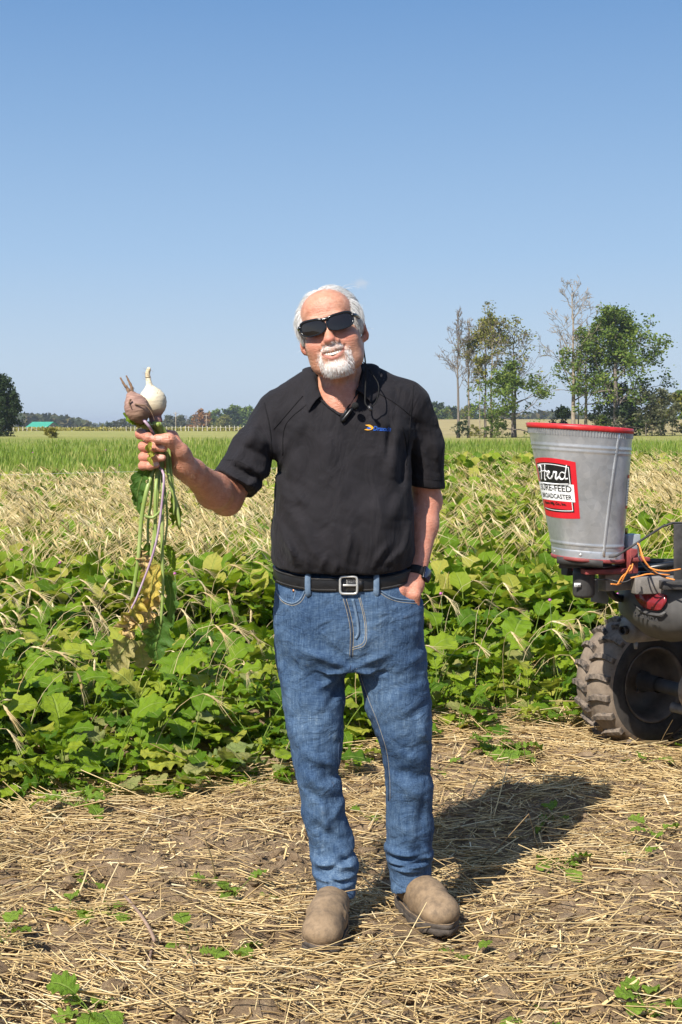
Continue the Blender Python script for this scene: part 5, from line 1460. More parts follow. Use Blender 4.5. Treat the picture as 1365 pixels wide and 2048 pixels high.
# ---------------------------------------------------------------- the two turnips held by their leaves
def turnip_mat(name, lo, hi, crown, band=.5):
    m = NM(name); c = m.coord('Object', (1, 1, 1))
    col = m.ramp(m.noise(m.coord('Object', (.6, .6, 3)), 70, 6, .7), [(.3, lo), (.7, hi)])
    sp_ = m.ramp(m.noise(m.coord('Object', (1, 1, 3.5)), 190, 3, .7), [(.60, (0, 0, 0)), (.70, (.9, .9, .9))])
    col = m.mix(m.math('MULTIPLY', sp_, .7), col, (.13, .085, .045))
    t = m.attr('rnd'); col = m.mix(m.ramp(t, [(.15, (1, 1, 1)), (.27, (0, 0, 0))]), col, crown)
    col = m.mix(m.math('MULTIPLY', m.ramp(t, [(.2, (1, 1, 1)), (.55, (0, 0, 0))]), band), col, (.36, .24, .11))
    m.set(col, .62, normal=m.bump(m.noise(m.coord('Object', (.5, .5, 4)), 120, 4, .6), .5, .002), spec=.3); return m.m
M_turnip = turnip_mat('white_turnip_skin', (.68, .58, .40), (.80, .71, .52), (.17, .05, .16))
M_turnip2 = turnip_mat('earthy_turnip_skin', (.20, .11, .085), (.43, .265, .205), (.05, .03, .04), .35)
m = NM('stem_green'); col = m.ramp(m.noise(m.coord('Object', (1, 1, .15)), 90, 4), [(.3, (.24, .34, .06)), (.7, (.42, .50, .17))]); M_stem = m.set(col, .4, spec=.5); m.translucent((.3, .42, .08), .2)
m = NM('stem_purple'); col = m.ramp(m.noise(m.coord('Object', (1, 1, .15)), 90, 4), [(.3, (.34, .20, .30)), (.7, (.50, .38, .42))]); M_stem_p = m.set(col, .4, spec=.5)
M_root = simple('root_hair', (.20, .12, .07), .9, var=.5, scale=80, bumpd=.002)
M_rootw = simple('pale_root', (.62, .50, .32), .8, var=.25, scale=80, bumpd=.002)
def bulb(name, prof, bottom, top, mat, parent, seed, sides=40):
    """prof: (fraction along axis, radius px)"""
    g = np.random.default_rng(seed)
    b, t_ = W(*bottom), W(*top); ax = Vector(t_ - b); L = ax.length; q = ax.to_track_quat('Z', 'Y').to_matrix().to_4x4(); q.translation = b
    P = np.array(prof, float); P = spline(P, 46); s_ = bottom[2] / FPX
    V = []
    for f, r in P:
        for k in range(sides):
            a = 2 * math.pi * k / sides
            rr = max(r, 0) * s_ * (1 + .030 * math.sin(a * 2 + seed) + .022 * math.sin(a * 3 + f * 9 + seed) + .014 * math.sin(f * 70 + math.sin(a * 2) * 2) + (.03 * math.sin(a * 5 + f * 14) * math.sin(f * 23 + a) if seed == 8 else 0) + g.normal(0, .005))
            V.append((rr * math.cos(a), rr * math.sin(a), f * L))
    n_ = len(P); i, j = np.meshgrid(np.arange(n_ - 1), np.arange(sides), indexing='ij'); j2 = (j + 1) % sides
    Q = np.stack([i * sides + j, i * sides + j2, (i + 1) * sides + j2, (i + 1) * sides + j], -1).reshape(-1, 4)
    mb = MB(); mb.add(toworld(V, q), Q, None, np.repeat(np.clip(P[:, 0], 0, 1), sides)); return keep_world(mb.build(name, mat, parent))
tw = thing('turnip', 'cream white turnip with a thick tapering root, held upside down', 'turnip', at(310, 840, 3.60))
bulb('bulb', [(0, 12), (.05, 13), (.13, 12.5), (.18, 17), (.28, 24.5), (.42, 27.5), (.54, 26.5), (.66, 20), (.74, 12), (.80, 7.2), (.88, 5.6), (.95, 5), (1.0, 4)], (313, 846, 3.60), (296, 752, 3.605), M_turnip, tw, 3)
mb = MB(); mb.tube(spline([W(296.3, 756, 3.605), W(296, 746, 3.605), W(298, 739, 3.604), W(298.5, 734, 3.604)], 10), np.array([5.6, 5.2, 4.9, 4.8, 4.7, 4.5, 4.3, 4, 3.2, 1.0]) * 3.6 / FPX, 10); keep_world(mb.build('taproot', M_rootw, tw))
tb = thing('turnip', 'brownish pink turnip with two forked dark roots, held in front', 'turnip', at(290, 842, 3.555))
bulb('bulb', [(0, 6), (.05, 9), (.14, 16), (.26, 22), (.42, 25.5), (.58, 25), (.74, 20), (.87, 12.5), (.96, 8), (1.0, 4)], (288, 847, 3.555), (260, 783, 3.56), M_turnip2, tb, 8)
for P, r0 in (([(262, 792), (256, 778), (249, 769), (241, 755)], 4.6), ([(265, 788), (264, 775), (258, 762), (253, 751)], 4.0), ([(262, 798), (259, 806), (261, 812), (263, 816)], 2.2), ([(270, 808), (280, 810), (291, 811), (299, 818), (305, 828), (310, 842)], 1.5)):
    mb = MB(); n_ = 14; Yr = 3.556 if r0 > 3 else 3.522
    mb.tube(spline([W(u, v, Yr) for u, v in P], n_), np.linspace(r0, r0 * .35, n_) * 3.55 / FPX * (1 + .15 * np.sin(np.arange(n_) * 2.1)), 7); keep_world(mb.build('root', M_root, tb))
gq = np.random.default_rng(5)
mb = MB()
for k in range(16):
    f = gq.random(); p = W(297 + gq.normal(0, 2) if k < 9 else 300 + gq.normal(0, 22), 737 + f * 28 if k < 9 else 775 + gq.random() * 20, 3.58)
    d = np.array([gq.normal(0, 1), -.2, gq.normal(.5, .6)]); d /= np.linalg.norm(d); mb.tube([p, p + d * .010, p + d * .018 + np.array([0, 0, .003])], [.0004, .0003, .0001], 3)
hr = keep_world(mb.build('root_hairs', M_root, tw)); hr['kind'] = 'stuff'
STEMS = [(tw, M_stem, 4.6, 3.575, [(309, 846), (316, 865), (311, 905), (308, 936), (294, 981), (284, 1034), (278, 1106), (273, 1147), (262, 1212)]),
         (tw, M_stem, 4.4, 3.585, [(313, 846), (321, 870), (320, 905), (319, 937), (314, 1006), (308, 1075), (300, 1120)]),
         (tb, M_stem_p, 3.1, 3.545, [(288, 840), (300, 855), (310, 875), (312, 905), (315, 930), (328, 949), (325, 1000), (316, 1069), (303, 1119), (284, 1170), (272, 1200), (258, 1226)]),
         (tw, M_stem, 4.2, 3.585, [(318, 846), (328, 868), (333, 900), (337, 944), (344, 978), (353, 1006), (361, 1055)]),
         (tw, M_stem, 3.4, 3.59, [(320, 848), (334, 870), (340, 910), (343, 946), (348, 985), (349, 1030)]),
         (tw, M_stem, 3.8, 3.57, [(316, 846), (324, 880), (326, 940), (325, 1012), (325, 1106), (326, 1184), (322, 1250)]),
         (tw, M_stem, 3.4, 3.552, [(290, 1030), (296, 1034), (308, 1034), (322, 1020), (331, 1000), (338, 980)]),
         (tb, M_stem, 4.0, 3.60, [(298, 848), (308, 880), (307, 920), (306, 950), (303, 997), (297, 1044), (296, 1090)]),
         (tb, M_stem, 4.4, 3.565, [(296, 846), (306, 862), (318, 890), (316, 930), (312, 980), (311, 1040), (313, 1090)]),
         (tb, M_stem, 3.0, 3.60, [(304, 850), (316, 880), (322, 930), (331, 985), (335, 1040), (330, 1090)])]
for par, mt, r, Y, P in STEMS:
    n_ = 34; mb = MB(); mb.tube(spline([W(u, v, 3.603 if 856 < v < 944 else Y) for u, v in P], n_), np.linspace(r * 1.2, r * .8, n_) * Y / FPX, 8, flat=.8); keep_world(mb.build('stem', mt, par))
M_leaf_dark = leaf_material('dark_turnip_leaf', [(0, (.05, .125, .022)), (1, (.085, .175, .03))])
M_leaf_tan = leaf_material('tan_leaf', [(0, (.36, .32, .12)), (1, (.42, .36, .15))], dry=.08)
def hang_leaf(parent, pts_, wpx, mat, Y, seed, ruf=.35, na=16, ns=6, curl=.5, name='leaf'):
    g = np.random.default_rng(seed); P = spline([W(u, v, Y) for u, v in pts_], na + 1); T = np.gradient(P, axis=0); T /= np.linalg.norm(T, axis=1)[:, None]
    V = []; UV = []; s_ = Y / FPX; a0 = g.uniform(-.6, .6)
    prof = np.sin(np.pi * np.linspace(.03, .97, na + 1) ** .8) ** .7
    for k in range(na + 1):
        yaw = a0 + .8 * math.sin(k * .5 + seed) * ruf
        side = np.cross(T[k], [math.sin(yaw) * .8, -1, 0]); side /= np.linalg.norm(side); nn = np.cross(side, T[k])
        for b in range(ns + 1):
            q = -1 + 2 * b / ns; w = wpx * s_ * prof[k] * (1 + g.normal(0, .14) * (abs(q) > .8))
            V.append(P[k] + side * q * w * (1 - curl * .3 * abs(q)) + nn * w * (curl * q * q + ruf * abs(q) * math.sin(k * 1.5 + q * 2 + seed) + g.normal(0, .05)))
            UV.append((q, k / na, 0))
    Q = [(k * (ns + 1) + b, (k + 1) * (ns + 1) + b, (k + 1) * (ns + 1) + b + 1, k * (ns + 1) + b + 1) for k in range(na) for b in range(ns)]
    return keep_world(obj(name, np_mesh(name, np.array(V), np.array(Q), mat, True, {'leafuv': np.array(UV)}), parent))
HL = [(tb, [(292, 842), (278, 842), (262, 836), (247, 826)], 12, M_leaf, 3.575, .4, 'leaf', None), (tb, [(303, 858), (290, 852), (277, 848), (268, 842)], 8, M_leaf_yellow, 3.57, .3, 'leaf', 'yellowed leaf tip'),
      (tb, [(303, 884), (298, 896), (304, 908), (301, 920), (307, 932)], 8, M_leaf, 3.535, .8, 'leaf', None),
      (tw, [(297, 934), (285, 955), (276, 985), (274, 1012)], 19, M_leaf_dark, 3.60, .5, 'leaf', None), (tw, [(290, 945), (279, 975), (282, 1030)], 13, M_leaf_dark, 3.62, .6, 'leaf', None),
      (tb, [(283, 1100), (288, 1120), (294, 1146)], 16, M_leaf_dead, 3.58, .9, 'leaf', 'brown withered leaf'),
      (tw, [(318, 1130), (305, 1160), (303, 1190), (296, 1218)], 24, M_leaf_yellow, 3.575, .45, 'leaf', 'yellow wilting leaf'),
      (tb, [(276, 1195), (266, 1225), (260, 1255), (262, 1280)], 24, M_leaf_yellow, 3.555, .9, 'leaf', 'yellow shrivelled leaf'),
      (tb, [(262, 1232), (256, 1250), (263, 1278)], 19, M_leaf_dead, 3.55, 1.0, 'leaf', 'brown shrivelled leaf'),
      (tw, [(308, 1185), (300, 1215), (297, 1245), (292, 1272)], 22, M_leaf_dead, 3.58, .9, 'leaf', 'brown shrivelled leaf'),
      (tw, [(322, 1232), (320, 1262), (312, 1292), (316, 1320)], 33, M_leaf_dark, 3.57, .22, 'leaf', None),
      (tw, [(333, 1150), (342, 1185), (340, 1225), (344, 1262)], 15, M_leaf_dark, 3.60, .5, 'leaf', None), (tw, [(332, 1090), (342, 1110), (350, 1140)], 11, M_leaf, 3.61, .5, 'leaf', None), (tw, [(352, 1000), (356, 1030), (360, 1060)], 9, M_leaf, 3.60, .5, 'leaf', None),
      (tw, [(346, 985), (350, 1020), (346, 1050)], 9, M_leaf, 3.61, .6, 'leaf', None), (tb, [(297, 1085), (292, 1120), (296, 1160), (290, 1195)], 14, M_leaf, 3.61, .4, 'leaf', None), (tb, [(262, 1275), (250, 1295), (232, 1320), (215, 1335)], 30, M_leaf_tan, 3.60, .5, 'leaf', 'pale leaf eaten to its veins'), (tb, [(276, 1282), (284, 1310), (290, 1335)], 28, M_leaf_tan, 3.62, .5, 'leaf', 'pale leaf eaten to its veins')]
for k, (par, pts_, w, mt, Y, rf, nm, lb) in enumerate(HL):
    o = hang_leaf(par, pts_, w, mt, Y, 30 + k, rf)
    if lb: o['label'] = lb

# ---------------------------------------------------------------- seed broadcaster on the quad bike's rear carrier
m = NM('galvanised'); c = m.coord('Object')
sp_ = m.voro(c, 38, 'F1', 'Color'); spb = m.n('ShaderNodeRGBToBW'); m.l(sp_, spb.inputs[0])
fz = m.math('ADD', m.math('MULTIPLY', spb.outputs[0], .16), m.math('MULTIPLY', m.noise(c, 5, 6, .65), .9))
col = m.ramp(fz, [(.32, (.40, .41, .42)), (.5, (.54, .55, .56)), (.7, (.70, .70, .70))])
dst = m.ramp(m.noise(m.coord('Object', (1, 1, .5)), 8, 5, .75), [(.58, (0, 0, 0)), (.78, (.45, .45, .45))])
col = m.mix(dst, col, (.40, .36, .30))
rg = m.ramp(m.noise(c, 9, 5), [(.3, (.30, .30, .30)), (.7, (.52, .52, .52))])
M_galv = m.set(col, rg, .70, m.bump(m.noise(c, 14, 4), .12, .01))
M_red = simple('red_paint', (.50, .022, .022), .42, var=.25, scale=25, bumpd=.001)
M_redworn = simple('worn_red_paint', (.24, .045, .042), .65, var=.5, scale=18, bumpd=.002)
M_decal_red = simple('decal_red', (.60, .018, .028), .35, var=.06); M_decal_black = simple('decal_black', (.012, .012, .012), .35, var=.1); M_decal_white = simple('decal_white', (.80, .80, .78), .35, var=.04)
M_dkmetal = simple('dusty_dark_metal', (.060, .055, .052), .65, .2, var=.5, scale=16, bumpd=.002)
M_dkplastic = simple('dusty_black_plastic', (.045, .042, .040), .6, var=.5, scale=12, bumpd=.0015)
M_grey = simple('grey_steel', (.21, .19, .17), .65, .25, var=.4, scale=14, bumpd=.002)
BY = 5.50; bs = BY / FPX; Hh = 252 * bs
BM = Matrix.Translation(at(1176, 1112, BY)) @ Matrix.Rotation(R(3.6), 4, 'Y')
SHEAR = -.062
bc_ = thing('seed_broadcaster', 'galvanised metal hopper with red rim and red label behind the quad bike', 'seed spreader', at(1176, 1112, BY))
def lean(me):
    # the hopper leans back over its base like an oblique cone
    for v in me.vertices: v.co.x += SHEAR * v.co.z / Hh
def bput(o, M=BM):
    if M is BM: lean(o.data)
    o.matrix_parent_inverse = bc_.matrix_world.inverted(); o.matrix_basis = M; return o
bpy.context.view_layer.update()
def rad_at(z): return np.interp(z, [0, .035, Hh], [.1405, .1405, .2035])
prof = []
for z in np.linspace(.0, Hh, 90):
    r = rad_at(z)
    r += .0035 * math.exp(-((z - .048) / .005) ** 2) - .004 * math.exp(-((z - .038) / .006) ** 2)
    t = z / Hh
    r += .0035 * math.exp(-((z - (Hh - .082)) / .004) ** 2) + .0035 * math.exp(-((z - (Hh - .070)) / .004) ** 2) - .003 * math.exp(-((z - (Hh - .076)) / .003) ** 2)
    prof.append((r, z))
mb = MB(); mb.lathe(prof + [(prof[-1][0] - .004, Hh), (prof[-1][0] - .006, Hh - .02), (.14, .03)], 96)
# fluted band under the rim
hop = bput(mb.build('hopper', M_galv, bc_))
mb = MB()
for k in range(110):
    a = 2 * math.pi * k / 110; r = rad_at(Hh - .016) + .0008
    mb.tube([(r * math.cos(a), r * math.sin(a), Hh - .026), ((r + .0022) * math.cos(a), (r + .0022) * math.sin(a), Hh - .006)], .0022, 4, cap=False)
fl = bput(mb.build('fluting', M_galv, bc_)); fl['kind'] = 'stuff'
mb = MB(); rr = rad_at(Hh); mb.lathe([(rr - .012, Hh - .004), (rr + .002, Hh - .006), (rr + .006, Hh - .002), (rr + .006, Hh + .010), (rr + .003, Hh + .014), (rr - .02, Hh + .0155), (0.0, Hh + .020)], 96); bput(mb.build('lid', M_red, bc_))
mb = MB()
ang = R(-68 + 0); 
sa = math.radians(-58)
P = [(math.cos(s_2) * (rad_at(z) + .001), math.sin(s_2) * (rad_at(z) + .001), z) for z, s_2 in zip(np.linspace(.012, Hh - .006, 20), np.radians(np.linspace(-74, -53, 20)))]; sa = R(-63)
mb.tube(P, .0065, 6, flat=.35, upv=(math.cos(sa), math.sin(sa), 0)); bput(mb.build('seam', M_galv, bc_))
mb = MB(); mb.lathe([(.10, -.014), (.141, -.014), (.1445, -.010), (.1445, -.001), (.139, .0015), (.139, .001)], 72); mb.lathe([(0, -.013), (.141, -.013)], 72); bput(mb.build('base_plate', M_redworn, bc_))
for a in (-1.95, -.9, -2.9):
    mb = MB(); mb.lathe([(.006, 0), (.006, .003), (.003, .005), (0, .005)], 8); o = bput(mb.build('bolt', M_steel, bc_), BM @ Matrix.Translation((.139 * math.cos(a), .139 * math.sin(a), .013)) @ Matrix.Rotation(a, 4, 'Z') @ Matrix.Rotation(R(90), 4, 'Y'))
# labels wrapped on the hopper: px in the photo -> angle and height
def wrap(lift, a0, zc, ks):
    def f(u, v):
        z = zc + v * ks; r = rad_at(z) + lift; a = a0 + u * ks / .178; return (r * math.cos(a) + SHEAR * z / Hh, r * math.sin(a), z)
    return f
LA, LZ, LK = R(-90 - 52), 135 * bs, bs
def slab(name, u0, u1, v0, v1, mat, lift, arch=0.0, n=14, par=hop):
    f = wrap(lift, LA, LZ, LK); V = []; 
    for k in range(n + 1):
        u = u0 + (u1 - u0) * k / n; ar = arch * (1 - ((u - (u0 + u1) / 2) / ((u1 - u0) / 2)) ** 2)
        for q in range(5): V.append(f(u, v0 - ar * .6 + (v1 + ar - v0 + ar * .6) * q / 4))
    me = np_mesh(name, V, np.array([(k * 5 + q, (k + 1) * 5 + q, (k + 1) * 5 + q + 1, k * 5 + q + 1) for k in range(n) for q in range(4)]), mat); o = obj(name, me, par); return o
slab('decal', -55, 55, -57, 52, M_decal_red, .0012, 5); slab('decal_panel', -46, 44, -46, 44, M_decal_black, .0018, 4); slab('decal_line', -43.5, 41.5, -43.5, 41.5, M_decal_white, .0022, 4); slab('decal_panel', -42, 40, -42, 40, M_decal_black, .0026, 4)
slab('decal_panel', -42, 40, -42, -22, M_decal_red, .0030, 0); slab('decal_band', -50, 48, -26, 8, M_decal_white, .0034, 0)
def btext(s, size, u, v, width, mat, lift, bold=.3, shear=0):
    V, Fc = text_mesh(s, size, bold, shear); w = V[:, 0].max() - V[:, 0].min(); k = width / w; f = wrap(lift, LA, LZ, LK)
    me = bpy.data.meshes.new('lettering'); me.from_pydata([f(u + (a - V[:, 0].min()) * k, v + b * 1.0) for a, b, _ in V], [], Fc); me.materials.append(mat); return obj('lettering', me, hop)
btext('SURE-FEED', 17, -43, -7, 86, M_decal_black, .0042, .25); btext('BROADCASTER', 12.5, -41, -21.5, 83, M_decal_black, .0042, .22); btext('Kasco Mfg. Co., Inc.', 7, -36, -34, 64, M_decal_black, .0042)
def script(strokes, u, v, k, r, mat):
    f = wrap(.0040, LA, LZ, LK); mb = MB()
    for st in strokes:
        P = np.array([f(u + a * k, v + b * k) for a, b in spline(np.array(st, float), 26)]); mb.tube(P, r, 6, flat=.5)
    o = mb.build('script_lettering', mat, hop); return o
script([[(2, 6), (5, 9), (8, 7), (7, 0), (4, -9)], [(17, 10), (15, 3), (12, -8), (14, -9)], [(3, 0), (9, 1.5), (16, 2.5), (19, 1)], [(17, -4), (21, -2), (23, 1), (21, 2.5), (19, -1), (20, -6), (24, -7), (28, -3)], [(28, -3), (30, 2), (31, 1.5), (34, 1.5), (32, -5), (33, -7), (37, -4)], [(46, 1), (42, 2.5), (38.5, -1), (38.5, -5), (41, -6.5), (45, -3), (49, 12), (46, 0), (45.5, -6), (49, -5)], [(6, -13), (25, -13.5), (49, -12)]], -38, 27, 1.55, .0042, M_decal_white)
# small data plate on the far side
LA2 = LA; LA = R(-90 + 71); LZs = LZ
slab('data_plate', -14, 14, -34, 33, M_decal_white, .0012); slab('data_plate', -14, 14, 26, 33, M_decal_red, .0020); slab('data_plate', -14, 14, -34, -28, M_decal_red, .0020)
for k in range(9): slab('print_line', -10, 10, -24 + k * 5.4, -22.4 + k * 5.4, M_grey, .0020, n=4)
LA = LA2
def bpart(name, mb, mat, bw=.003): o = mb.build(name, mat, bc_); keep_world(o); return bevel(o, bw) if bw else o
def pbox(mb, u0, u1, v0, v1, Y, dep, rotz=0.0, rot=None):
    c_ = at((u0 + u1) / 2, (v0 + v1) / 2, Y); k = Y / FPX; mb.box(tuple(c_), ((u1 - u0) * k, dep, (v1 - v0) * k), rot if rot is not None else Matrix.Rotation(rotz, 3, 'Z'))
mb = MB(); pbox(mb, 1117, 1226, 1114, 1136, 5.46, .004, R(8)); bpart('deflector', mb, M_dkmetal, .001)
mb = MB(); V = [at(1115, 1114, 5.45), at(1118, 1133, 5.45), at(1205, 1146, 5.36), at(1206, 1128, 5.36), at(1203, 1146, 5.36), at(1250, 1132, 5.52)]
mb.add([tup(p) for p in (at(1114, 1113, 5.42), at(1206, 1134, 5.33), at(1206, 1122, 5.33), at(1206, 1136, 5.335), at(1114, 1127, 5.425), at(1135, 1124, 5.60), at(1240, 1133, 5.50))], [(0, 4, 3, 2), (4, 5, 6, 3)]); o = bpart('deflector', mb, M_dkmetal, 0); so = o.modifiers.new('t', 'SOLIDIFY'); so.thickness = .003
mb = MB(); mb.tube([at(1175, 1113, 5.49), at(1175, 1124, 5.49)], .075, 20); bpart('spinner', mb, M_dkmetal, 0)
mb = MB(); mb.tube([at(1168, 1136, 5.48), at(1168, 1146, 5.48), at(1168, 1188, 5.48), at(1168, 1194, 5.48)], [.040, .043, .043, .036], 24); o = bpart('motor', mb, M_dkplastic, 0)
mb = MB(); pbox(mb, 1149, 1162, 1166, 1174, 5.432, .002); bpart('sticker', mb, M_decal_white, 0)
V, Fc = text_mesh('12V 3051', 5, .1); k = 10 / (V[:, 0].max() - V[:, 0].min())
me = bpy.data.meshes.new('lettering'); me.from_pydata([tup(at(1150.5 + (a - V[:, 0].min()) * k, 1172 - b * k * 1.2, 5.4305)) for a, b, _ in V], [], Fc); me.materials.append(M_decal_black); keep_world(obj('lettering', me, bc_))
mb = MB(); pbox(mb, 1152, 1250, 1134, 1144, 5.50, .18, R(12)); bpart('bracket', mb, M_redworn)
mb = MB(); pbox(mb, 1244, 1262, 1096, 1144, 5.50, .12, R(20)); bpart('bracket', mb, M_redworn)
mb = MB(); pbox(mb, 1252, 1290, 1113, 1121, 5.48, .10, R(20)); bpart('bracket', mb, M_redworn)
mb = MB(); pbox(mb, 1127, 1152, 1124, 1150, 5.56, .05, R(20)); bpart('bracket', mb, M_dkmetal)
mb = MB(); pbox(mb, 1246, 1276, 1068, 1100, 5.53, .055, R(24)); bpart('gate_box', mb, simple('gate_box_grey', (.36, .40, .42), .5, var=.12))
mb = MB(); mb.tube([at(1253, 1068, 5.52), at(1253, 1056, 5.52)], [.0055, .007], 10); bpart('gate_knob', mb, simple('brass', (.40, .28, .08), .4, .9), 0)
mb = MB(); mb.tube(spline([at(1218, 1113, 5.36), at(1232, 1112, 5.36), at(1246, 1104, 5.38), at(1290, 1076, 5.44), at(1330, 1050, 5.50)], 24), .0048, 8); mb.tube([at(1326, 1053, 5.493), at(1345, 1046, 5.52), at(1395, 1047, 5.58)], .0048, 8); bpart('lever', mb, M_dkmetal, 0)

# ---------------------------------------------------------------- quad bike (its rear reaches into the frame)
AX = Vector((1.525, 5.82, 0)); hv = Vector((.88, .474, 0)).normalized(); nv = Vector((hv.y, -hv.x, 0))
AM = Matrix((( *hv, 0), (*(-nv), 0), (0, 0, 1, 0), (0, 0, 0, 1))).transposed(); AM.translation = AX      # local x forward, y left, z up
atv = thing('quad_bike', 'dusty dark quad bike seen from behind at the right edge of the field', 'quad bike', AX, math.atan2(hv.y, hv.x))
bpy.context.view_layer.update()
def apart(name, mb, mat, bw=.004, par=None): o = mb.build(name, mat, par or atv); return bevel(o, bw) if bw else o
def awp(name, mb, mat, bw=.004):
    o = mb.build(name, mat, atv); keep_world(o); return bevel(o, bw) if bw else o
m = NM('muddy_tyre'); c = m.coord('Object'); col = m.ramp(m.noise(c, 9, 7, .7), [(.30, (.055, .047, .04)), (.45, (.18, .14, .105)), (.7, (.30, .235, .175))])
M_tyre = m.set(col, .9, normal=m.bump(m.noise(c, 60, 5, .7), .5, .004), spec=.15)
m = NM('tyre_lug'); c = m.coord('Object'); col = m.ramp(m.noise(c, 40, 6, .7), [(.36, (.045, .041, .039)), (.52, (.16, .128, .10)), (.72, (.29, .23, .18))]); M_lug = m.set(col, .9, spec=.15)
M_tyreside = simple('tyre_wall', (.040, .035, .031), .85, var=.5, scale=14, bumpd=.003)
M_rim = simple('dusty_rim', (.17, .14, .115), .6, .3, var=.4, scale=12)
def lug_mesh(sgn, rt, wd):
    """one bent tread bar; laid on the tyre top (x along the rolling direction, y across)"""
    pts_ = [(-.012, sgn * .004), (.004, sgn * .035), (.010, sgn * .075), (.004, sgn * wd * .98)]
    hw = .0140; V = []
    for (xx, yy) in pts_:
        yn = abs(yy) / wd; top = rt + .010 - .028 * yn ** 2.4
        for dx, dz in ((-hw, -.014), (-hw * .72, .012), (hw * .72, .012), (hw, -.014)): V.append((xx + dx, yy, top + dz - (xx + dx) ** 2 / (2 * rt)))
    yy = sgn * (wd + .010); 
    Q = [(k * 4 + b, (k + 1) * 4 + b, (k + 1) * 4 + b + 1, k * 4 + b + 1) for k in range(3) for b in range(3)] + [(0, 1, 2, 3), (12, 13, 14, 15)]
    return np_mesh('tread_lug', V, np.array(Q), M_lug, False)
def make_wheel(loc, rt=.279, wd=.118, nl=20, detail=True):
    w = bpy.data.objects.new('wheel', None); COL.objects.link(w); w.parent = atv; w.location = loc
    mb = MB(); pr = []
    for t in np.linspace(-1, 1, 25):
        y_ = wd * np.sign(t) * abs(t) ** .8; pr.append((rt - .030 * abs(t) ** 3.0, y_))
    side = [(rt - .05, wd + .008), (rt - .09, wd + .006), (rt - .115, wd - .012), (rt - .125, wd - .03)]
    prof_ = [(r, -y) for r, y in reversed(side)] + pr + side
    RX = Matrix.Rotation(R(-90), 4, 'X')
    mb.lathe(prof_, 56, M=RX); obj('tyre', mb.mesh('tyre', M_tyre), w)
    mb = MB()
    for sd in (-1, 1): mb.lathe([(rt - .034, sd * (wd + .001)), (rt - .05, sd * (wd + .0095)), (rt - .09, sd * (wd + .0075)), (rt - .113, sd * (wd - .010))], 56, M=RX)
    obj('sidewall', mb.mesh('sidewall', M_tyreside), w)
    mb = MB(); mb.lathe([(rt - .122, -wd + .018), (rt - .112, -wd + .006), (rt - .118, -wd + .004), (rt - .128, -wd + .02), (rt - .138, -.03), (rt - .14, .02), (.085, .045), (.055, .040), (.0, .038)], 48, M=RX); mb.lathe([(rt - .122, wd - .018), (rt - .112, wd - .006), (rt - .118, wd - .004), (rt - .128, wd - .02), (rt - .138, .03)], 48, M=RX)
    obj('rim', mb.mesh('rim', M_rim), w)
    lm = [lug_mesh(1, rt, wd), lug_mesh(-1, rt, wd)]
    for k in range(nl * 2):
        o = obj('tread_lug', lm[k % 2], w); o.rotation_euler = (0, 2 * math.pi * (k / (nl * 2)), 0)
    for k in range(4):
        a = k * math.pi / 2 + .5; mb = MB(); mb.tube([(.058 * math.cos(a), .018, .058 * math.sin(a)), (.058 * math.cos(a), .034, .058 * math.sin(a))], .011, 8); obj('wheel_nut', mb.mesh('wheel_nut', M_rim), w)
    return w
make_wheel((0, .44, .266)); make_wheel((0, -.44, .266)); make_wheel((1.24, .46, .266)); make_wheel((1.24, -.46, .266))
mb = MB(); mb.tube([(0, -.40, .270), (0, -.1, .270)], .030, 14); mb.tube([(0, .08, .270), (0, .40, .270)], .030, 14); mb.lathe([(.036, .30), (.036, .38), (.048, .40)], 14, M=Matrix.Translation((0, 0, .270)) @ Matrix.Rotation(R(-90), 4, 'X')); apart('axle', mb, M_dkplastic, 0)
mb = MB(); mb.tube([(0, -.11, .29), (0, -.07, .29), (0, .07, .29), (0, .11, .29)], [.06, .10, .10, .06], 18); apart('gear_case', mb, simple('muddy_case', (.30, .23, .17), .9, var=.4, scale=30, bumpd=.006), 0)
mb = MB(); mb.tube(spline([(0, .10, .20), (.02, .16, .185), (.0, .22, .19)], 8), .022, 8); apart('shock_mount', mb, M_grey, 0)
# tail: plastic housing with lamp
Yt = 5.70
M_tail = simple('dusty_grey_plastic', (.070, .066, .062), .62, var=.35, scale=10, bumpd=.001)
def panel(mb, pts_, Y0, dep, slope=.25):
    """closed photo outline given its own distance, thickness and slope"""
    base = [at(u, v, Y0 + slope * (u - pts_[0][0]) * Y0 / FPX * -.5) for u, v in pts_]; n_ = len(base)
    fw = Vector((.25, 1, 0)).normalized() * dep
    V = [tup(p) for p in base] + [tup(p + fw) for p in base]
    bm = bmesh.new(); vs = [bm.verts.new(v) for v in V]; bm.faces.new(vs[:n_]); bm.faces.new(list(reversed(vs[n_:])))
    for k in range(n_): bm.faces.new((vs[(k + 1) % n_], vs[k], vs[n_ + k], vs[n_ + (k + 1) % n_]))
    bmesh.ops.recalc_face_normals(bm, faces=bm.faces); bmesh.ops.triangulate(bm, faces=bm.faces)
    bm.verts.ensure_lookup_table(); mb.add([v.co[:] for v in bm.verts], None, [[v.index for v in f.verts] for f in bm.faces]); bm.free()
def curved_panel(name, rows, mat, dep, par=None):
    """rows of (u, v, Y) points lofted into a shell"""
    n_ = len(rows[0]); G = np.array([spline([W(*p) for p in r], 14) for r in rows]); G = np.stack([spline(G[:, k], 12) for k in range(14)], 1)
    o = obj(name, np_mesh(name, G.reshape(-1, 3), np.array([(i * 14 + j, i * 14 + j + 1, (i + 1) * 14 + j + 1, (i + 1) * 14 + j) for i in range(11) for j in range(13)]), mat), par or atv)
    keep_world(o); s_ = o.modifiers.new('t', 'SOLIDIFY'); s_.thickness = dep; s_.offset = 0; return o
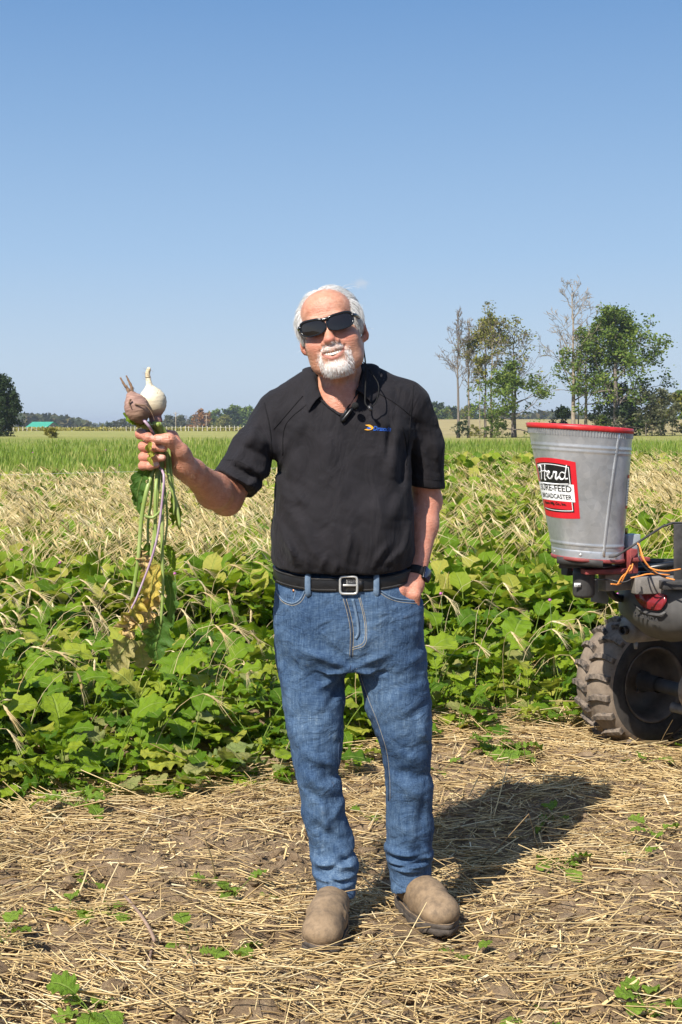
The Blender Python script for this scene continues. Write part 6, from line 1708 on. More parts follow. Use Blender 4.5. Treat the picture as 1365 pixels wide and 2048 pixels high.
curved_panel('tail_housing', [[(1240, 1166, 5.80), (1262, 1164, 5.62), (1300, 1168, 5.52), (1345, 1178, 5.46), (1420, 1180, 5.44)],
                              [(1240, 1194, 5.80), (1256, 1204, 5.60), (1300, 1224, 5.505), (1345, 1228, 5.45), (1420, 1210, 5.42)],
                              [(1242, 1222, 5.80), (1262, 1236, 5.62), (1300, 1254, 5.53), (1350, 1262, 5.47), (1420, 1246, 5.44)],
                              [(1262, 1240, 5.80), (1290, 1264, 5.68), (1316, 1275, 5.60), (1354, 1281, 5.56), (1420, 1262, 5.52)]], M_tail, .012)
curved_panel('tail_lamp', [[(1266, 1180, 5.585), (1285, 1179, 5.525), (1310, 1184, 5.48), (1334, 1191, 5.45)], [(1270, 1196, 5.57), (1288, 1202, 5.505), (1312, 1206, 5.465), (1333, 1204, 5.44)], [(1280, 1210, 5.55), (1296, 1217, 5.50), (1312, 1221, 5.47), (1322, 1220, 5.45)]], simple('red_lamp', (.20, .018, .022), .2, var=.3, scale=20), .010)
curved_panel('lamp_surround', [[(1262, 1186, 5.595), (1272, 1206, 5.56), (1292, 1222, 5.50), (1318, 1227, 5.455), (1330, 1222, 5.445)], [(1258, 1186, 5.60), (1268, 1210, 5.555), (1290, 1227, 5.495), (1318, 1232, 5.45), (1334, 1225, 5.44)]], M_dkplastic, .006)
V, Fc = text_mesh('HONDA', 10, .35); k = 48 / (V[:, 0].max() - V[:, 0].min())
me = bpy.data.meshes.new('embossed_lettering'); me.from_pydata([tup(at(1270 + (a - V[:, 0].min()) * k, 1232 + .27 * (a - V[:, 0].min()) * k - b * 1.05, 5.515 - .0011 * (a - V[:, 0].min()) * k - .02)) for a, b, _ in V], [], Fc); me.materials.append(M_dkplastic); o = keep_world(obj('embossed_lettering', me, atv)); so = o.modifiers.new('t', 'SOLIDIFY'); so.thickness = .003
# muffler lying across the back
mb = MB(); p0 = at(1256, 1259, 5.74); p1 = p0 + hv * .36; d = (p1 - p0).normalized(); mb.tube([p0 - d * .012, p0, p0 + d * .02, p1 - d * .02, p1], [.040, .052, .056, .056, .05], 24); awp('muffler', mb, M_grey, 0)
mb = MB(); e = p0 - d * .010; mb.tube([e + Vector((-.004, -.012, 0)), e + Vector((-.022, -.028, 0))], .016, 14, cap=False); o = awp('exhaust_tip', mb, M_dkmetal, 0); so = o.modifiers.new('t', 'SOLIDIFY'); so.thickness = .003
mb = MB(); mb.tube([e + Vector((-.006, -.014, 0)), e + Vector((-.010, -.018, 0))], .0135, 14); awp('exhaust_bore', mb, M_decal_black, 0)
mb = MB(); mb.tube([at(1272, 1284, 5.74), at(1272, 1298, 5.74)], [.010, .007], 8); awp('drain_plug', mb, M_grey, 0)
# carrier: beams, tubes, upright
mb = MB(); pbox(mb, 1190, 1328, 1145, 1178, 5.56, .05, R(28)); awp('carrier_beam', mb, M_grey)
mb = MB(); pbox(mb, 1262, 1420, 1152, 1186, 5.50, .05, R(10)); awp('carrier_beam', mb, M_grey)
mb = MB(); pbox(mb, 1320, 1440, 1160, 1178, 5.44, .05, R(8)); awp('carrier_beam', mb, M_dkmetal)
mb = MB(); pbox(mb, 1347, 1372, 1048, 1162, 5.48, .012, R(12)); awp('upright', mb, M_dkmetal)
for (a, b) in (((1262, 1142, 5.62), (1420, 1118, 5.66)), ((1262, 1132, 5.70), (1420, 1138, 5.72)), ((1270, 1124, 5.74), (1420, 1124, 5.80)), ((1280, 1150, 5.55), (1420, 1148, 5.60))):
    mb = MB(); mb.tube([at(*a), at(*b)], .014, 10); awp('carrier_tube', mb, M_black, 0)
mb = MB(); mb.tube(spline([at(1215, 1166, 5.62), at(1222, 1186, 5.60), at(1236, 1196, 5.64), at(1256, 1196, 5.74)], 18), .016, 10); awp('hose', mb, M_black, 0)
mb = MB(); pbox(mb, 1183, 1222, 1158, 1206, 5.66, .006, R(20), Matrix.Rotation(R(20), 3, 'Z') @ Matrix.Rotation(R(10), 3, 'Y')); o = awp('mud_flap', mb, simple('grey_plate', (.17, .185, .19), .6, var=.2), .001)
V, Fc = text_mesh('LIFTER', 6, .15); k = 12 / (V[:, 0].max() - V[:, 0].min())
me = bpy.data.meshes.new('lettering'); me.from_pydata([tup(at(1186 + (a - V[:, 0].min()) * k, 1180 + .3 * a * k - b * k, 5.652)) for a, b, _ in V], [], Fc); me.materials.append(M_decal_white); keep_world(obj('lettering', me, atv))
M_wire = simple('orange_wire', (.75, .26, .05), .5, var=.1)
for P, mt in (([(1276, 1086), (1284, 1112), (1300, 1135), (1330, 1142), (1362, 1138)], M_wire), ([(1278, 1088), (1292, 1125), (1320, 1150), (1350, 1160)], M_wire), ([(1262, 1130), (1250, 1152), (1240, 1168), (1222, 1168)], M_wire), ([(1266, 1128), (1262, 1140), (1246, 1152), (1236, 1168)], M_wire), ([(1262, 1156), (1280, 1152), (1300, 1148), (1340, 1150)], M_wire), ([(1276, 1090), (1280, 1120), (1300, 1142), (1345, 1158)], M_black), ([(1190, 1160), (1220, 1160), (1250, 1164), (1280, 1148)], M_black)):
    mb = MB(); mb.tube(spline([at(u, v, 5.37 + .02 * math.sin(u)) for u, v in P], 26), .0032, 6); awp('wire', mb, mt, 0)
# body forward of the frame
M_body = simple('dark_body_plastic', (.035, .032, .030), .5, var=.35, scale=6)
def shell(name, secs, mat, n=20):
    """sections (x, half width, z low, z high) -> rounded hull"""
    mb = MB(); V = []
    for x_, w_, z0, z1 in spline(np.array(secs, float), len(secs) * 4):
        for t in np.linspace(0, 2 * math.pi, n, endpoint=False):
            c_, s_ = math.cos(t), math.sin(t); V.append((x_, w_ * np.sign(c_) * abs(c_) ** .6, (z0 + z1) / 2 + (z1 - z0) / 2 * np.sign(s_) * abs(s_) ** .6))
    m_ = len(V) // n; mb.add(V, [(i * n + j, i * n + (j + 1) % n, (i + 1) * n + (j + 1) % n, (i + 1) * n + j) for i in range(m_ - 1) for j in range(n)], [(0, j + 1, j) for j in range(1, n - 1)] + [((m_ - 1) * n, (m_ - 1) * n + j, (m_ - 1) * n + j + 1) for j in range(1, n - 1)]); return apart(name, mb, mat, 0)
shell('chassis', [(.10, .16, .30, .50), (.5, .20, .26, .55), (1.0, .18, .28, .56), (1.4, .14, .34, .58)], M_dkmetal)
shell('seat', [(.10, .13, .66, .74), (.3, .16, .62, .80), (.6, .14, .60, .77), (.8, .10, .62, .74)], M_black)
shell('fuel_tank', [(.72, .10, .60, .80), (.88, .14, .60, .88), (1.02, .12, .62, .88)], M_redworn)
shell('front_cowl', [(.98, .20, .58, .86), (1.2, .26, .60, .86), (1.45, .22, .58, .78), (1.56, .12, .56, .70)], M_redworn)
for sy_ in (-1, 1):
    for x0, nm in ((0.0, 'rear_fender'), (1.24, 'front_fender')):
        mb = MB(); P = [(x0 + .36 * math.cos(t), sy_ * .44, .30 + .33 * math.sin(t)) for t in np.linspace(R(20), R(150 if x0 else 72), 12)]
        V = []; 
        for p in P: V += [(p[0], p[1] - .17, p[2] + .02), (p[0], p[1] + .13, p[2])]
        mb.add(V, [(2 * k, 2 * k + 2, 2 * k + 3, 2 * k + 1) for k in range(11)]); o = apart('fender', mb, M_redworn, 0); s_ = o.modifiers.new('t', 'SOLIDIFY'); s_.thickness = .008
mb = MB(); mb.tube(spline([(1.0, 0, .84), (.98, .0, 1.0), (.94, .16, 1.07), (.84, .38, 1.06)], 16), .013, 8); mb.tube(spline([(.98, 0, 1.0), (.94, -.16, 1.07), (.84, -.38, 1.06)], 12), .013, 8); apart('handlebar', mb, M_black, 0)
mb = MB()
for yy_2 in np.linspace(-.32, .32, 6): mb.tube([(1.0, yy_2, .90), (1.55, yy_2, .90)], .011, 6)
mb.tube([(1.0, -.34, .90), (1.0, .34, .90)], .011, 6); mb.tube([(1.55, -.34, .90), (1.55, .34, .90)], .011, 6); apart('front_rack', mb, M_black, 0)
mb = MB(); mb.box((.55, .33, .27), (.5, .16, .03)); apart('footrest', mb, M_dkmetal); mb = MB(); mb.box((.55, -.33, .27), (.5, .16, .03)); apart('footrest', mb, M_dkmetal)
# ---------------------------------------------------------------- trees
def gen_tree(seed, H, tr, crown0=.3, spread=.35, nb=14, depth=3, leaf_n=0, leaf_s=.25, leaf_r=.7, up=.5, sides=6, top_only=0.0, wob=.03, bare_twigs=0, droop=0.0):
    """trunk + limbs and a crown of leaf faces; base at the origin"""
    g = np.random.default_rng(seed); wood = MB(); tips = []
    n_ = 9; T = [np.zeros(3)]
    for k in range(1, n_): T.append(np.array([g.normal(0, wob) * H * .3 * (k / n_), g.normal(0, wob) * H * .3 * (k / n_), H * k / (n_ - 1)]))
    T = spline(T, 14); tr_ = tr * (1 - .88 * np.linspace(0, 1, 14) ** .9); tr_[0] *= 1.35
    wood.tube(T, tr_, sides)
    def branch(p, d, L, r, lev):
        k_ = 5; P = [p]; dd = d.copy()
        for q in range(k_ - 1):
            dd = dd + g.normal(0, .16, 3) + np.array([0, 0, .10 * up - droop * .1]); dd /= np.linalg.norm(dd); P.append(P[-1] + dd * L / (k_ - 1))
        wood.tube(P, np.maximum(np.linspace(r, r * .3, k_), .0135), max(3, sides - 1 - lev), cap=False)
        if lev >= depth: tips.append(P[-1]); tips.append(P[2]); return
        m_ = g.integers(3, 6) if lev < 2 else g.integers(2, 4)
        for q in range(m_):
            f = g.uniform(.3, 1.0); pp = P[min(k_ - 2, int(f * (k_ - 1)))] * 1.0; pp = pp + (P[min(k_ - 1, int(f * (k_ - 1)) + 1)] - pp) * ((f * (k_ - 1)) % 1)
            nd = dd + g.normal(0, .62, 3); nd[2] += .15 * up; nd /= np.linalg.norm(nd)
            branch(pp, nd, L * g.uniform(.42, .68), r * .48, lev + 1)
    for k in range(nb):
        f = crown0 + (1 - crown0) * ((k + g.random()) / nb); i_ = f * 13; p = T[int(i_)] if i_ < 13 else T[13]
        a = k * 2.4 + g.normal(0, .4); rise = up + g.normal(0, .2) + (f - .5) * .5
        d = np.array([math.cos(a), math.sin(a), rise]); d /= np.linalg.norm(d)
        L = H * spread * (1.12 - .75 * ((f - crown0) / (1 - crown0 + 1e-6)) ** 1.5) * g.uniform(.7, 1.15)
        branch(np.array(p), d, L, tr * .38 * (1.05 - .7 * f), 1)
    crown = None
    if leaf_n:
        tp = np.array(tips); 
        if top_only > 0: tp = tp[tp[:, 2] > top_only * H]
        idx = g.integers(0, len(tp), leaf_n); c_ = tp[idx] + g.normal(0, leaf_r * .5, (leaf_n, 3)) * np.array([1, 1, .7])
        a1 = g.normal(0, 1, (leaf_n, 3)); a1[:, 2] *= .5; a1 /= np.linalg.norm(a1, axis=1)[:, None]; a2 = np.cross(a1, g.normal(0, 1, (leaf_n, 3))); a2 /= np.linalg.norm(a2, axis=1)[:, None]
        s_ = leaf_s * g.uniform(.55, 1.3, leaf_n)[:, None]
        V = np.stack([c_ - a1 * s_ * .6, c_ + a2 * s_ * .42, c_ + a1 * s_ * .6, c_ - a2 * s_ * .38], 1).reshape(-1, 3)
        crown = (V, np.arange(leaf_n * 4).reshape(-1, 4), np.repeat(np.clip(g.random(leaf_n) * .7 + .3 * (np.sin(idx * .7) * .5 + .5), 0, 1), 4))
    return wood, crown
def foliage(name, stops):
    m = NM(name); col = m.ramp(m.attr('rnd'), stops); m.set(col, .6, spec=.2); m.translucent(col, .3); return m.m
M_bark_pale = simple('pale_bark', (.30, .245, .185), .9, var=.35, scale=3)
M_bark = simple('grey_bark', (.17, .14, .115), .9, var=.35, scale=3)
F_green = foliage('green_foliage', [(0, (.060, .115, .018)), (.5, (.125, .185, .028)), (1, (.21, .245, .045))])
F_olive = foliage('olive_foliage', [(0, (.10, .13, .025)), (.5, (.20, .20, .035)), (1, (.31, .27, .06))])
F_dark = foliage('dark_foliage', [(0, (.022, .040, .016)), (.6, (.040, .066, .022)), (1, (.065, .095, .03))])
F_grey = foliage('grey_foliage', [(0, (.07, .085, .045)), (.5, (.11, .12, .06)), (1, (.16, .155, .08))])
F_autumn = foliage('autumn_foliage', [(0, (.12, .10, .03)), (.4, (.28, .13, .035)), (1, (.38, .18, .05))])
F_yellow = foliage('yellow_foliage', [(0, (.20, .20, .03)), (.5, (.30, .27, .05)), (1, (.38, .32, .07))])
TREES = {}
def tree(name, label, u, v, Y, Hpx, kind, group=None, sx=1.0, **kw):
    """base at pixel (u, v) as seen at distance Y, Hpx tall in the photo"""
    mat_b = kw.pop('bark', M_bark); mat_f = kw.pop('leaf', F_green); seed = kw.pop('seed', 1); rz = kw.pop('rz', 0.0)
    H = Hpx * Y / FPX; p = at(u, v, Y)
    key = (kind, seed)
    if key not in TREES:
        w_, c_ = gen_tree(seed, 10.0, kw.pop('tr', .16), **kw)
        TREES[key] = (w_.mesh('trunk', mat_b), np_mesh('crown', c_[0], c_[1], mat_f, True, {'rnd': c_[2]}) if c_ else None)
    wm, cm = TREES[key]
    r = thing(name, label, 'bush' if 'bush' in name else 'tree', p, rz, group); r.scale = (H / 10 * sx, H / 10 * sx, H / 10)
    t_ = obj('trunk', wm, r)
    if cm is not None: obj('crown', cm, r)
    return r
BARE = dict(depth=4, nb=20, spread=.16, up=1.2, crown0=.42, sides=5, wob=.02)
tree('bare_tree', 'tall bare grey tree, leftmost trunk of the group on the right', 917, 878, 156, 256, 'bareA', seed=3, bark=M_bark, tr=.13, **BARE)
tree('bare_tree', 'leaning bare twiggy tree just right of the leftmost bare one', 938, 878, 158, 240, 'bareB', seed=4, bark=M_bark_pale, tr=.13, **{**BARE, 'spread': .13, 'nb': 24})
tree('slender_tree', 'thin short half bare trunk between the bare tree and the olive topped tree', 960, 878, 157, 160, 'slimA', seed=5, bark=M_bark_pale, tr=.09, depth=3, nb=10, spread=.12, up=1.0, crown0=.55, leaf_n=250, leaf_s=.40, leaf=F_olive, leaf_r=.5)
tree('leafy_tree', 'tall tree with olive leaves clumped at its top on a bare trunk', 971, 878, 158, 238, 'topA', seed=6, bark=M_bark, tr=.13, depth=3, nb=15, spread=.20, up=.7, crown0=.50, leaf_n=2600, leaf_s=.19, leaf=F_olive, leaf_r=.42, top_only=.62)
tree('leafy_tree', 'tall yellowing tree right of the olive topped one', 984, 878, 156, 235, 'topB', seed=8, bark=M_bark_pale, tr=.13, depth=4, nb=14, spread=.25, up=.8, crown0=.45, leaf_n=1000, leaf_s=.19, leaf=F_olive, leaf_r=.35, top_only=.66)
tree('sparse_tree', 'half bare tree with thin yellow leaves above the bushy green one', 1030, 878, 157, 232, 'sparse', seed=9, bark=M_bark, tr=.17, depth=4, nb=18, spread=.25, up=.7, crown0=.35, leaf_n=900, leaf_s=.19, leaf=F_olive, leaf_r=.5)
tree('leafy_tree', 'low bushy green tree with a dark trunk beneath the half bare tree', 1026, 880, 154, 132, 'lowG', seed=10, bark=M_bark, tr=.30, depth=3, nb=17, spread=.48, up=.35, crown0=.15, leaf_n=5200, leaf_s=.36, leaf=F_green, leaf_r=.9)
tree('bare_tree', 'tallest bare tree with wide limbs behind the hopper', 1147, 872, 159, 302, 'bareC', seed=12, bark=M_bark_pale, tr=.17, depth=4, nb=22, spread=.22, up=.75, crown0=.28, sides=6, wob=.02)
tree('slender_tree', 'thin trunk beside the tallest bare tree', 1157, 872, 160, 140, 'slimB', seed=13, bark=M_bark_pale, tr=.12, depth=3, nb=8, spread=.12, up=1.0, crown0=.6, leaf_n=200, leaf_s=.4, leaf=F_green, leaf_r=.5)
tree('maple_tree', 'large spreading green tree behind the hopper, the broadest crown', 1232, 872, 156, 238, 'big', seed=15, bark=M_bark, tr=.30, depth=4, nb=20, spread=.31, up=.48, crown0=.27, leaf_n=11000, leaf_s=.22, leaf=F_green, leaf_r=.62, wob=.015)
tree('maple_tree', 'smaller green tree merging into the left of the broadest crown', 1172, 872, 158, 205, 'big2', seed=16, bark=M_bark_pale, tr=.2, depth=3, nb=14, spread=.26, up=.5, crown0=.32, leaf_n=3200, leaf_s=.25, leaf=F_green, leaf_r=.6, wob=.02)
tree('dark_bush', 'dark evergreen bush under the broadest green crown', 1236, 874, 158, 92, 'darkB', seed=17, bark=M_bark, tr=.2, depth=3, nb=15, spread=.5, up=.3, crown0=.1, leaf_n=3200, leaf_s=.7, leaf=F_dark, leaf_r=1.2)
tree('bush', 'dark green bush left of the tallest bare trunk', 1130, 872, 162, 52, 'bushA', seed=18, tr=.2, depth=3, nb=12, spread=.5, up=.4, crown0=.1, leaf_n=2400, leaf_s=.9, leaf=F_dark, leaf_r=1.2, sx=.8)
for q, (u, hp, lab, sd, lf) in enumerate(((1292, 78, 'thin grey bush right of the broadest tree', 19, F_grey), (1322, 82, 'tall wispy grey bush near the right edge', 20, F_grey), (1306, 46, 'low green bush in front of the wispy grey bushes', 21, F_green), (1345, 72, 'yellow green bush third from the right edge', 22, F_olive), (1368, 78, 'green bush cut by the right edge of the frame', 23, F_green), (1400, 84, 'bush beyond the right end of the row', 24, F_grey), (1205, 38, 'small green bush at the foot of the broadest tree', 25, F_green), (1262, 50, 'leafy green bush just right of the broadest trunk', 26, F_green))):
    tree('bush', lab, u, 874, 152 + q, hp, 'bsh%d' % q, seed=sd, tr=.14, depth=3, nb=13, spread=.55, up=.6, crown0=.06, leaf_n=1500 if lf is not F_grey else 800, leaf_s=.75, leaf=lf, leaf_r=1.0)
for q, (u, hp, wd) in enumerate(((926, 34, 1.0), (950, 26, 1.1), (1003, 30, 1.2))):
    tree('bush', ['dark little bush at the foot of the bare trunks', 'ragged low bush between the bare trunks', 'small bush beside the low bushy green tree'][q], u, 880, 153, hp, 'bsx%d' % q, seed=60 + q, tr=.14, depth=3, nb=10, spread=.5, up=.6, crown0=.05, leaf_n=900, leaf_s=.9, leaf=(F_dark, F_olive, F_green)[q], leaf_r=1.0)
# far left
tree('maple_tree', 'dense dark green tree cut by the left edge of the field', 2, 882, 128, 114, 'leftT', seed=31, sx=.62, tr=.3, depth=4, nb=24, spread=.44, up=.25, crown0=.15, leaf_n=14000, leaf_s=.46, leaf=F_dark, leaf_r=1.0, wob=.01)
tree('round_bush', 'small round yellow green bush alone in the mown field', 101, 887, 106, 29, 'rbush', seed=33, tr=.3, depth=3, nb=14, spread=.5, up=.3, crown0=.2, leaf_n=2600, leaf_s=.75, leaf=F_yellow, leaf_r=1.1)
# the hedgerow trees behind the post fence, each its own
LINE = [(205, 14, 0), (218, 16, 2), (232, 20, 3), (246, 24, 3), (262, 22, 3), (338, 30, 3), (350, 36, 5), (362, 30, 3), (374, 33, 5), (384, 28, 3), (394, 34, 5), (404, 40, 4), (413, 30, 0), (424, 34, 1), (436, 40, 1), (450, 32, 0), (460, 42, 2), (472, 46, 1), (484, 40, 2), (496, 44, 1), (510, 40, 1), (524, 36, 0), (540, 38, 2), (566, 36, 1)]
LM = [('hedgerow_tree', F_olive, 'pale olive'), ('hedgerow_tree', F_green, 'bright green'), ('hedgerow_tree', F_dark, 'dark green'), ('hedgerow_tree', F_grey, 'hazy grey green'), ('hedgerow_tree', F_autumn, 'orange'), ('bare_tree', None, 'bare grey')]
ORD = ['first', 'second', 'third', 'fourth', 'fifth', 'sixth', 'seventh', 'eighth', 'ninth']; cnt = {}
for q, (u, hp, k) in enumerate(LINE):
    nm, lf, cl = LM[k]
    where = 'under the held turnips' if u < 270 else ('between hand and sleeve' if u < 500 else 'beside the black sleeve')
    if k == 4: lab = 'orange autumn tree in the row behind the post fence'
    else: cnt[k] = cnt.get(k, 0) + 1; lab = ORD[cnt[k] - 1] + ' ' + cl + ' tree from the left in the hedgerow, ' + where
    kw = dict(tr=.22, depth=3, nb=14, spread=.42, up=.4, crown0=.12, leaf_n=1500, leaf_s=.95, leaf=lf, leaf_r=1.1) if lf else dict(tr=.12, depth=4, nb=18, spread=.22, up=1.0, crown0=.3)
    tree(nm, lab, u, 868, 560 + (q % 5) * 14, hp + 3, 'line%d_%d' % (k, q % 2), group='trees in the hedgerow beyond the fence', seed=70 + k * 2 + q % 2, rz=q * 1.3, **kw)
cnt2 = {}
for q, (u, hp, k) in enumerate(((866, 26, 1), (874, 34, 2), (884, 30, 1), (893, 24, 0), (902, 30, 2), (912, 26, 1), (930, 28, 0), (946, 30, 2), (968, 24, 1), (990, 22, 0))):
    nm, lf, cl = LM[k]
    cnt2[k] = cnt2.get(k, 0) + 1
    tree('copse_tree', ORD[cnt2[k] - 1] + ' ' + cl + ' round tree from the sleeve along the tan field', u, 852, 480 + 9 * q, hp + 6, 'line%d_%d' % (k, q % 2), group='round trees beyond the tan field', seed=70 + k * 2 + q % 2, rz=q * 2.1, tr=.22, depth=3, nb=14, spread=.42, up=.4, crown0=.12, leaf_n=1500, leaf_s=.95, leaf=lf, leaf_r=1.1)
# far woods that read as one mass
def woods(name, prof, Y, vb, mat, seed, label, n=5200, s=2.6):
    g = np.random.default_rng(seed); us = g.uniform(prof[0][0], prof[-1][0], n); tops = np.interp(us, [p[0] for p in prof], [p[1] for p in prof]) + 2.6 * np.sin(us * .55) + 1.8 * np.sin(us * 1.3 + 1)
    f = g.random(n) ** .7; v = vb + (tops - vb) * f; Yv = Y * (1 + .06 * g.random(n))
    C = np.stack([(us - 682.5) * Yv / FPX, Yv, CAMH - (v - HORIZ) * Yv / FPX], -1)
    a1 = g.normal(0, 1, (n, 3)); a1 /= np.linalg.norm(a1, axis=1)[:, None]; a2 = np.cross(a1, g.normal(0, 1, (n, 3))); a2 /= np.linalg.norm(a2, axis=1)[:, None]; sz = s * g.uniform(.4, 1.1, n)[:, None]
    V = np.stack([C - a1 * sz, C + a2 * sz * .7, C + a1 * sz, C - a2 * sz * .7], 1).reshape(-1, 3)
    tag(obj(name, np_mesh(name, V, np.arange(n * 4).reshape(-1, 4), mat, True, {'rnd': np.repeat(np.clip(.5 + .3 * np.sin(us * .9) + g.normal(0, .2, n), 0, 1), 4)})), label, 'woods', kind='stuff')
F_wood = foliage('wood_foliage', [(0, (.050, .068, .032)), (.5, (.085, .10, .042)), (1, (.15, .125, .055))])
F_wood2 = foliage('far_wood_foliage', [(0, (.05, .075, .030)), (1, (.10, .12, .05))])
woods('woods', [(-60, 834), (40, 832), (70, 833), (110, 836), (140, 838), (165, 845), (188, 853)], 720, 866, F_wood, 51, 'wooded rise behind the green roofed barn')
woods('woods', [(150, 853), (200, 852), (225, 849), (300, 851), (420, 848), (560, 845)], 1500, 864, F_wood2, 52, 'far blue grey woods on the horizon', 3000, 4.5)
woods('woods', [(860, 834), (940, 834), (1040, 832), (1070, 828), (1100, 826), (1140, 828), (1200, 832), (1420, 838)], 800, 856, F_wood, 53, 'wooded ridge beyond the tan field', 5200, 2.6)

# ---------------------------------------------------------------- barn with a green roof
B = thing('barn', 'weathered grey barn with a bright green metal roof at the far left', 'barn', at(86, 869, 450), R(-34))
M_roof = simple('green_metal_roof', (.045, .30, .20), .45, var=.12, scale=1.5); M_wall = simple('weathered_boards', (.21, .19, .18), .9, var=.3, scale=2)
bl, bwid, zw, zr = 9.0, 7.4, 1.9, 4.0
mb = MB(); mb.add([(-bl / 2, -bwid / 2, -1), (bl / 2, -bwid / 2, -1), (bl / 2, bwid / 2, -1), (-bl / 2, bwid / 2, -1), (-bl / 2, -bwid / 2, zw), (bl / 2, -bwid / 2, zw), (bl / 2, bwid / 2, zw), (-bl / 2, bwid / 2, zw), (-bl / 2, 0, zr - .1), (bl / 2, 0, zr - .1)], [(0, 1, 5, 4), (2, 3, 7, 6)], [(4, 8, 7), (5, 6, 9)]); mb.add([(bl / 2, -bwid / 2, -1), (bl / 2, bwid / 2, -1), (bl / 2, bwid / 2, zw), (bl / 2, -bwid / 2, zw), (-bl / 2, -bwid / 2, -1), (-bl / 2, bwid / 2, -1), (-bl / 2, bwid / 2, zw), (-bl / 2, -bwid / 2, zw)], [(0, 1, 2, 3), (5, 4, 7, 6)])
obj('wall', mb.mesh('wall', M_wall, False), B)
for sy_ in (-1, 1):
    mb = MB(); mb.add([(-bl / 2 - .3, sy_ * (bwid / 2 + .35), zw - .2), (bl / 2 + .3, sy_ * (bwid / 2 + .35), zw - .2), (bl / 2 + .3, 0, zr), (-bl / 2 - .3, 0, zr)], [(0, 1, 2, 3)]); o = obj('roof', mb.mesh('roof', M_roof, False), B); so = o.modifiers.new('t', 'SOLIDIFY'); so.thickness = .1
mb = MB(); mb.box((bl / 2 + .03, -.6, .4), (.06, 1.8, 2.2)); obj('door', mb.mesh('door', simple('dark_door', (.05, .045, .04), .9), False), B)
# ---------------------------------------------------------------- post fence along the far side of the field
FN = thing('post_fence', 'line of short white posts along the far edge of the field', 'fence', at(260, 863, 285))
bpy.context.view_layer.update()
M_post = simple('white_post', (.50, .46, .38), .8, var=.3, scale=4)
mb = MB(); mb.box((0, 0, .40), (.12, .10, 1.05)); pm = mb.mesh('post', M_post, False)
gp = np.random.default_rng(9)
for u in np.arange(28, 566, 9.0):
    uu = u + gp.normal(0, .8); Y = 285 + 12 * math.sin(u * .01); p = at(uu, 863 - .006 * (u - 28), Y); o = obj('post', pm, FN); o.location = p - FN.location; o.scale = (1, 1, gp.uniform(.85, 1.1)); o.rotation_euler = (0, gp.normal(0, .04), 0)
mb = MB(); mb.tube([tup(at(u, 857.5 - .006 * (u - 28), 284.8 + 12 * math.sin(u * .01)) - FN.location) for u in np.arange(20, 580, 20)], .02, 4); obj('rail', mb.mesh('rail', M_post), FN)
g = np.random.default_rng(14); n = 3500; us = g.uniform(15, 590, n); Yv = 292 + 8 * g.random(n); v = 861 - g.random(n) ** 1.3 * 6
C = np.stack([(us - 682.5) * Yv / FPX, Yv, CAMH - (v - HORIZ) * Yv / FPX], -1); a1 = g.normal(0, 1, (n, 3)); a1 /= np.linalg.norm(a1, axis=1)[:, None]; a2 = np.cross(a1, g.normal(0, 1, (n, 3))); sz = .28
V = np.stack([C - a1 * sz, C + a2 * sz * .6, C + a1 * sz, C - a2 * sz * .6], 1).reshape(-1, 3)
tag(obj('weeds', np_mesh('weeds', V, np.arange(n * 4).reshape(-1, 4), F_yellow, True, {'rnd': np.repeat(g.random(n), 4)})), 'strip of yellow weeds behind the white posts', 'weeds', kind='stuff')
# utility poles
for u, vt, lab in ((413, 829, 'pale utility pole between the orange tree and the green trees'), (352, 824, 'grey utility pole left of the orange tree')):
    P = thing('utility_pole', lab, 'utility pole', at(u, 866, 430)); Hp = (866 - vt) * 430 / FPX
    mb = MB(); mb.tube([(0, 0, 0), (0, 0, Hp)], [.16, .11], 8); obj('pole', mb.mesh('pole', M_bark_pale), P); mb = MB(); mb.box((0, 0, Hp - .35), (1.7, .1, .12)); obj('cross_arm', mb.mesh('cross_arm', M_bark_pale), P)
# electric fence string at the edge of the crop
mb = MB(); mb.tube(spline([at(-120, 953, 17.6), at(0, 950, 17.8), at(280, 943, 18.6), at(520, 937, 19.4), at(700, 933, 20)], 40), .0015, 4)
tag(mb.build('fence_wire', simple('white_string', (.55, .56, .54), .5, var=.05)), 'thin white electric fence wire between crop and hay field', 'fence wire')

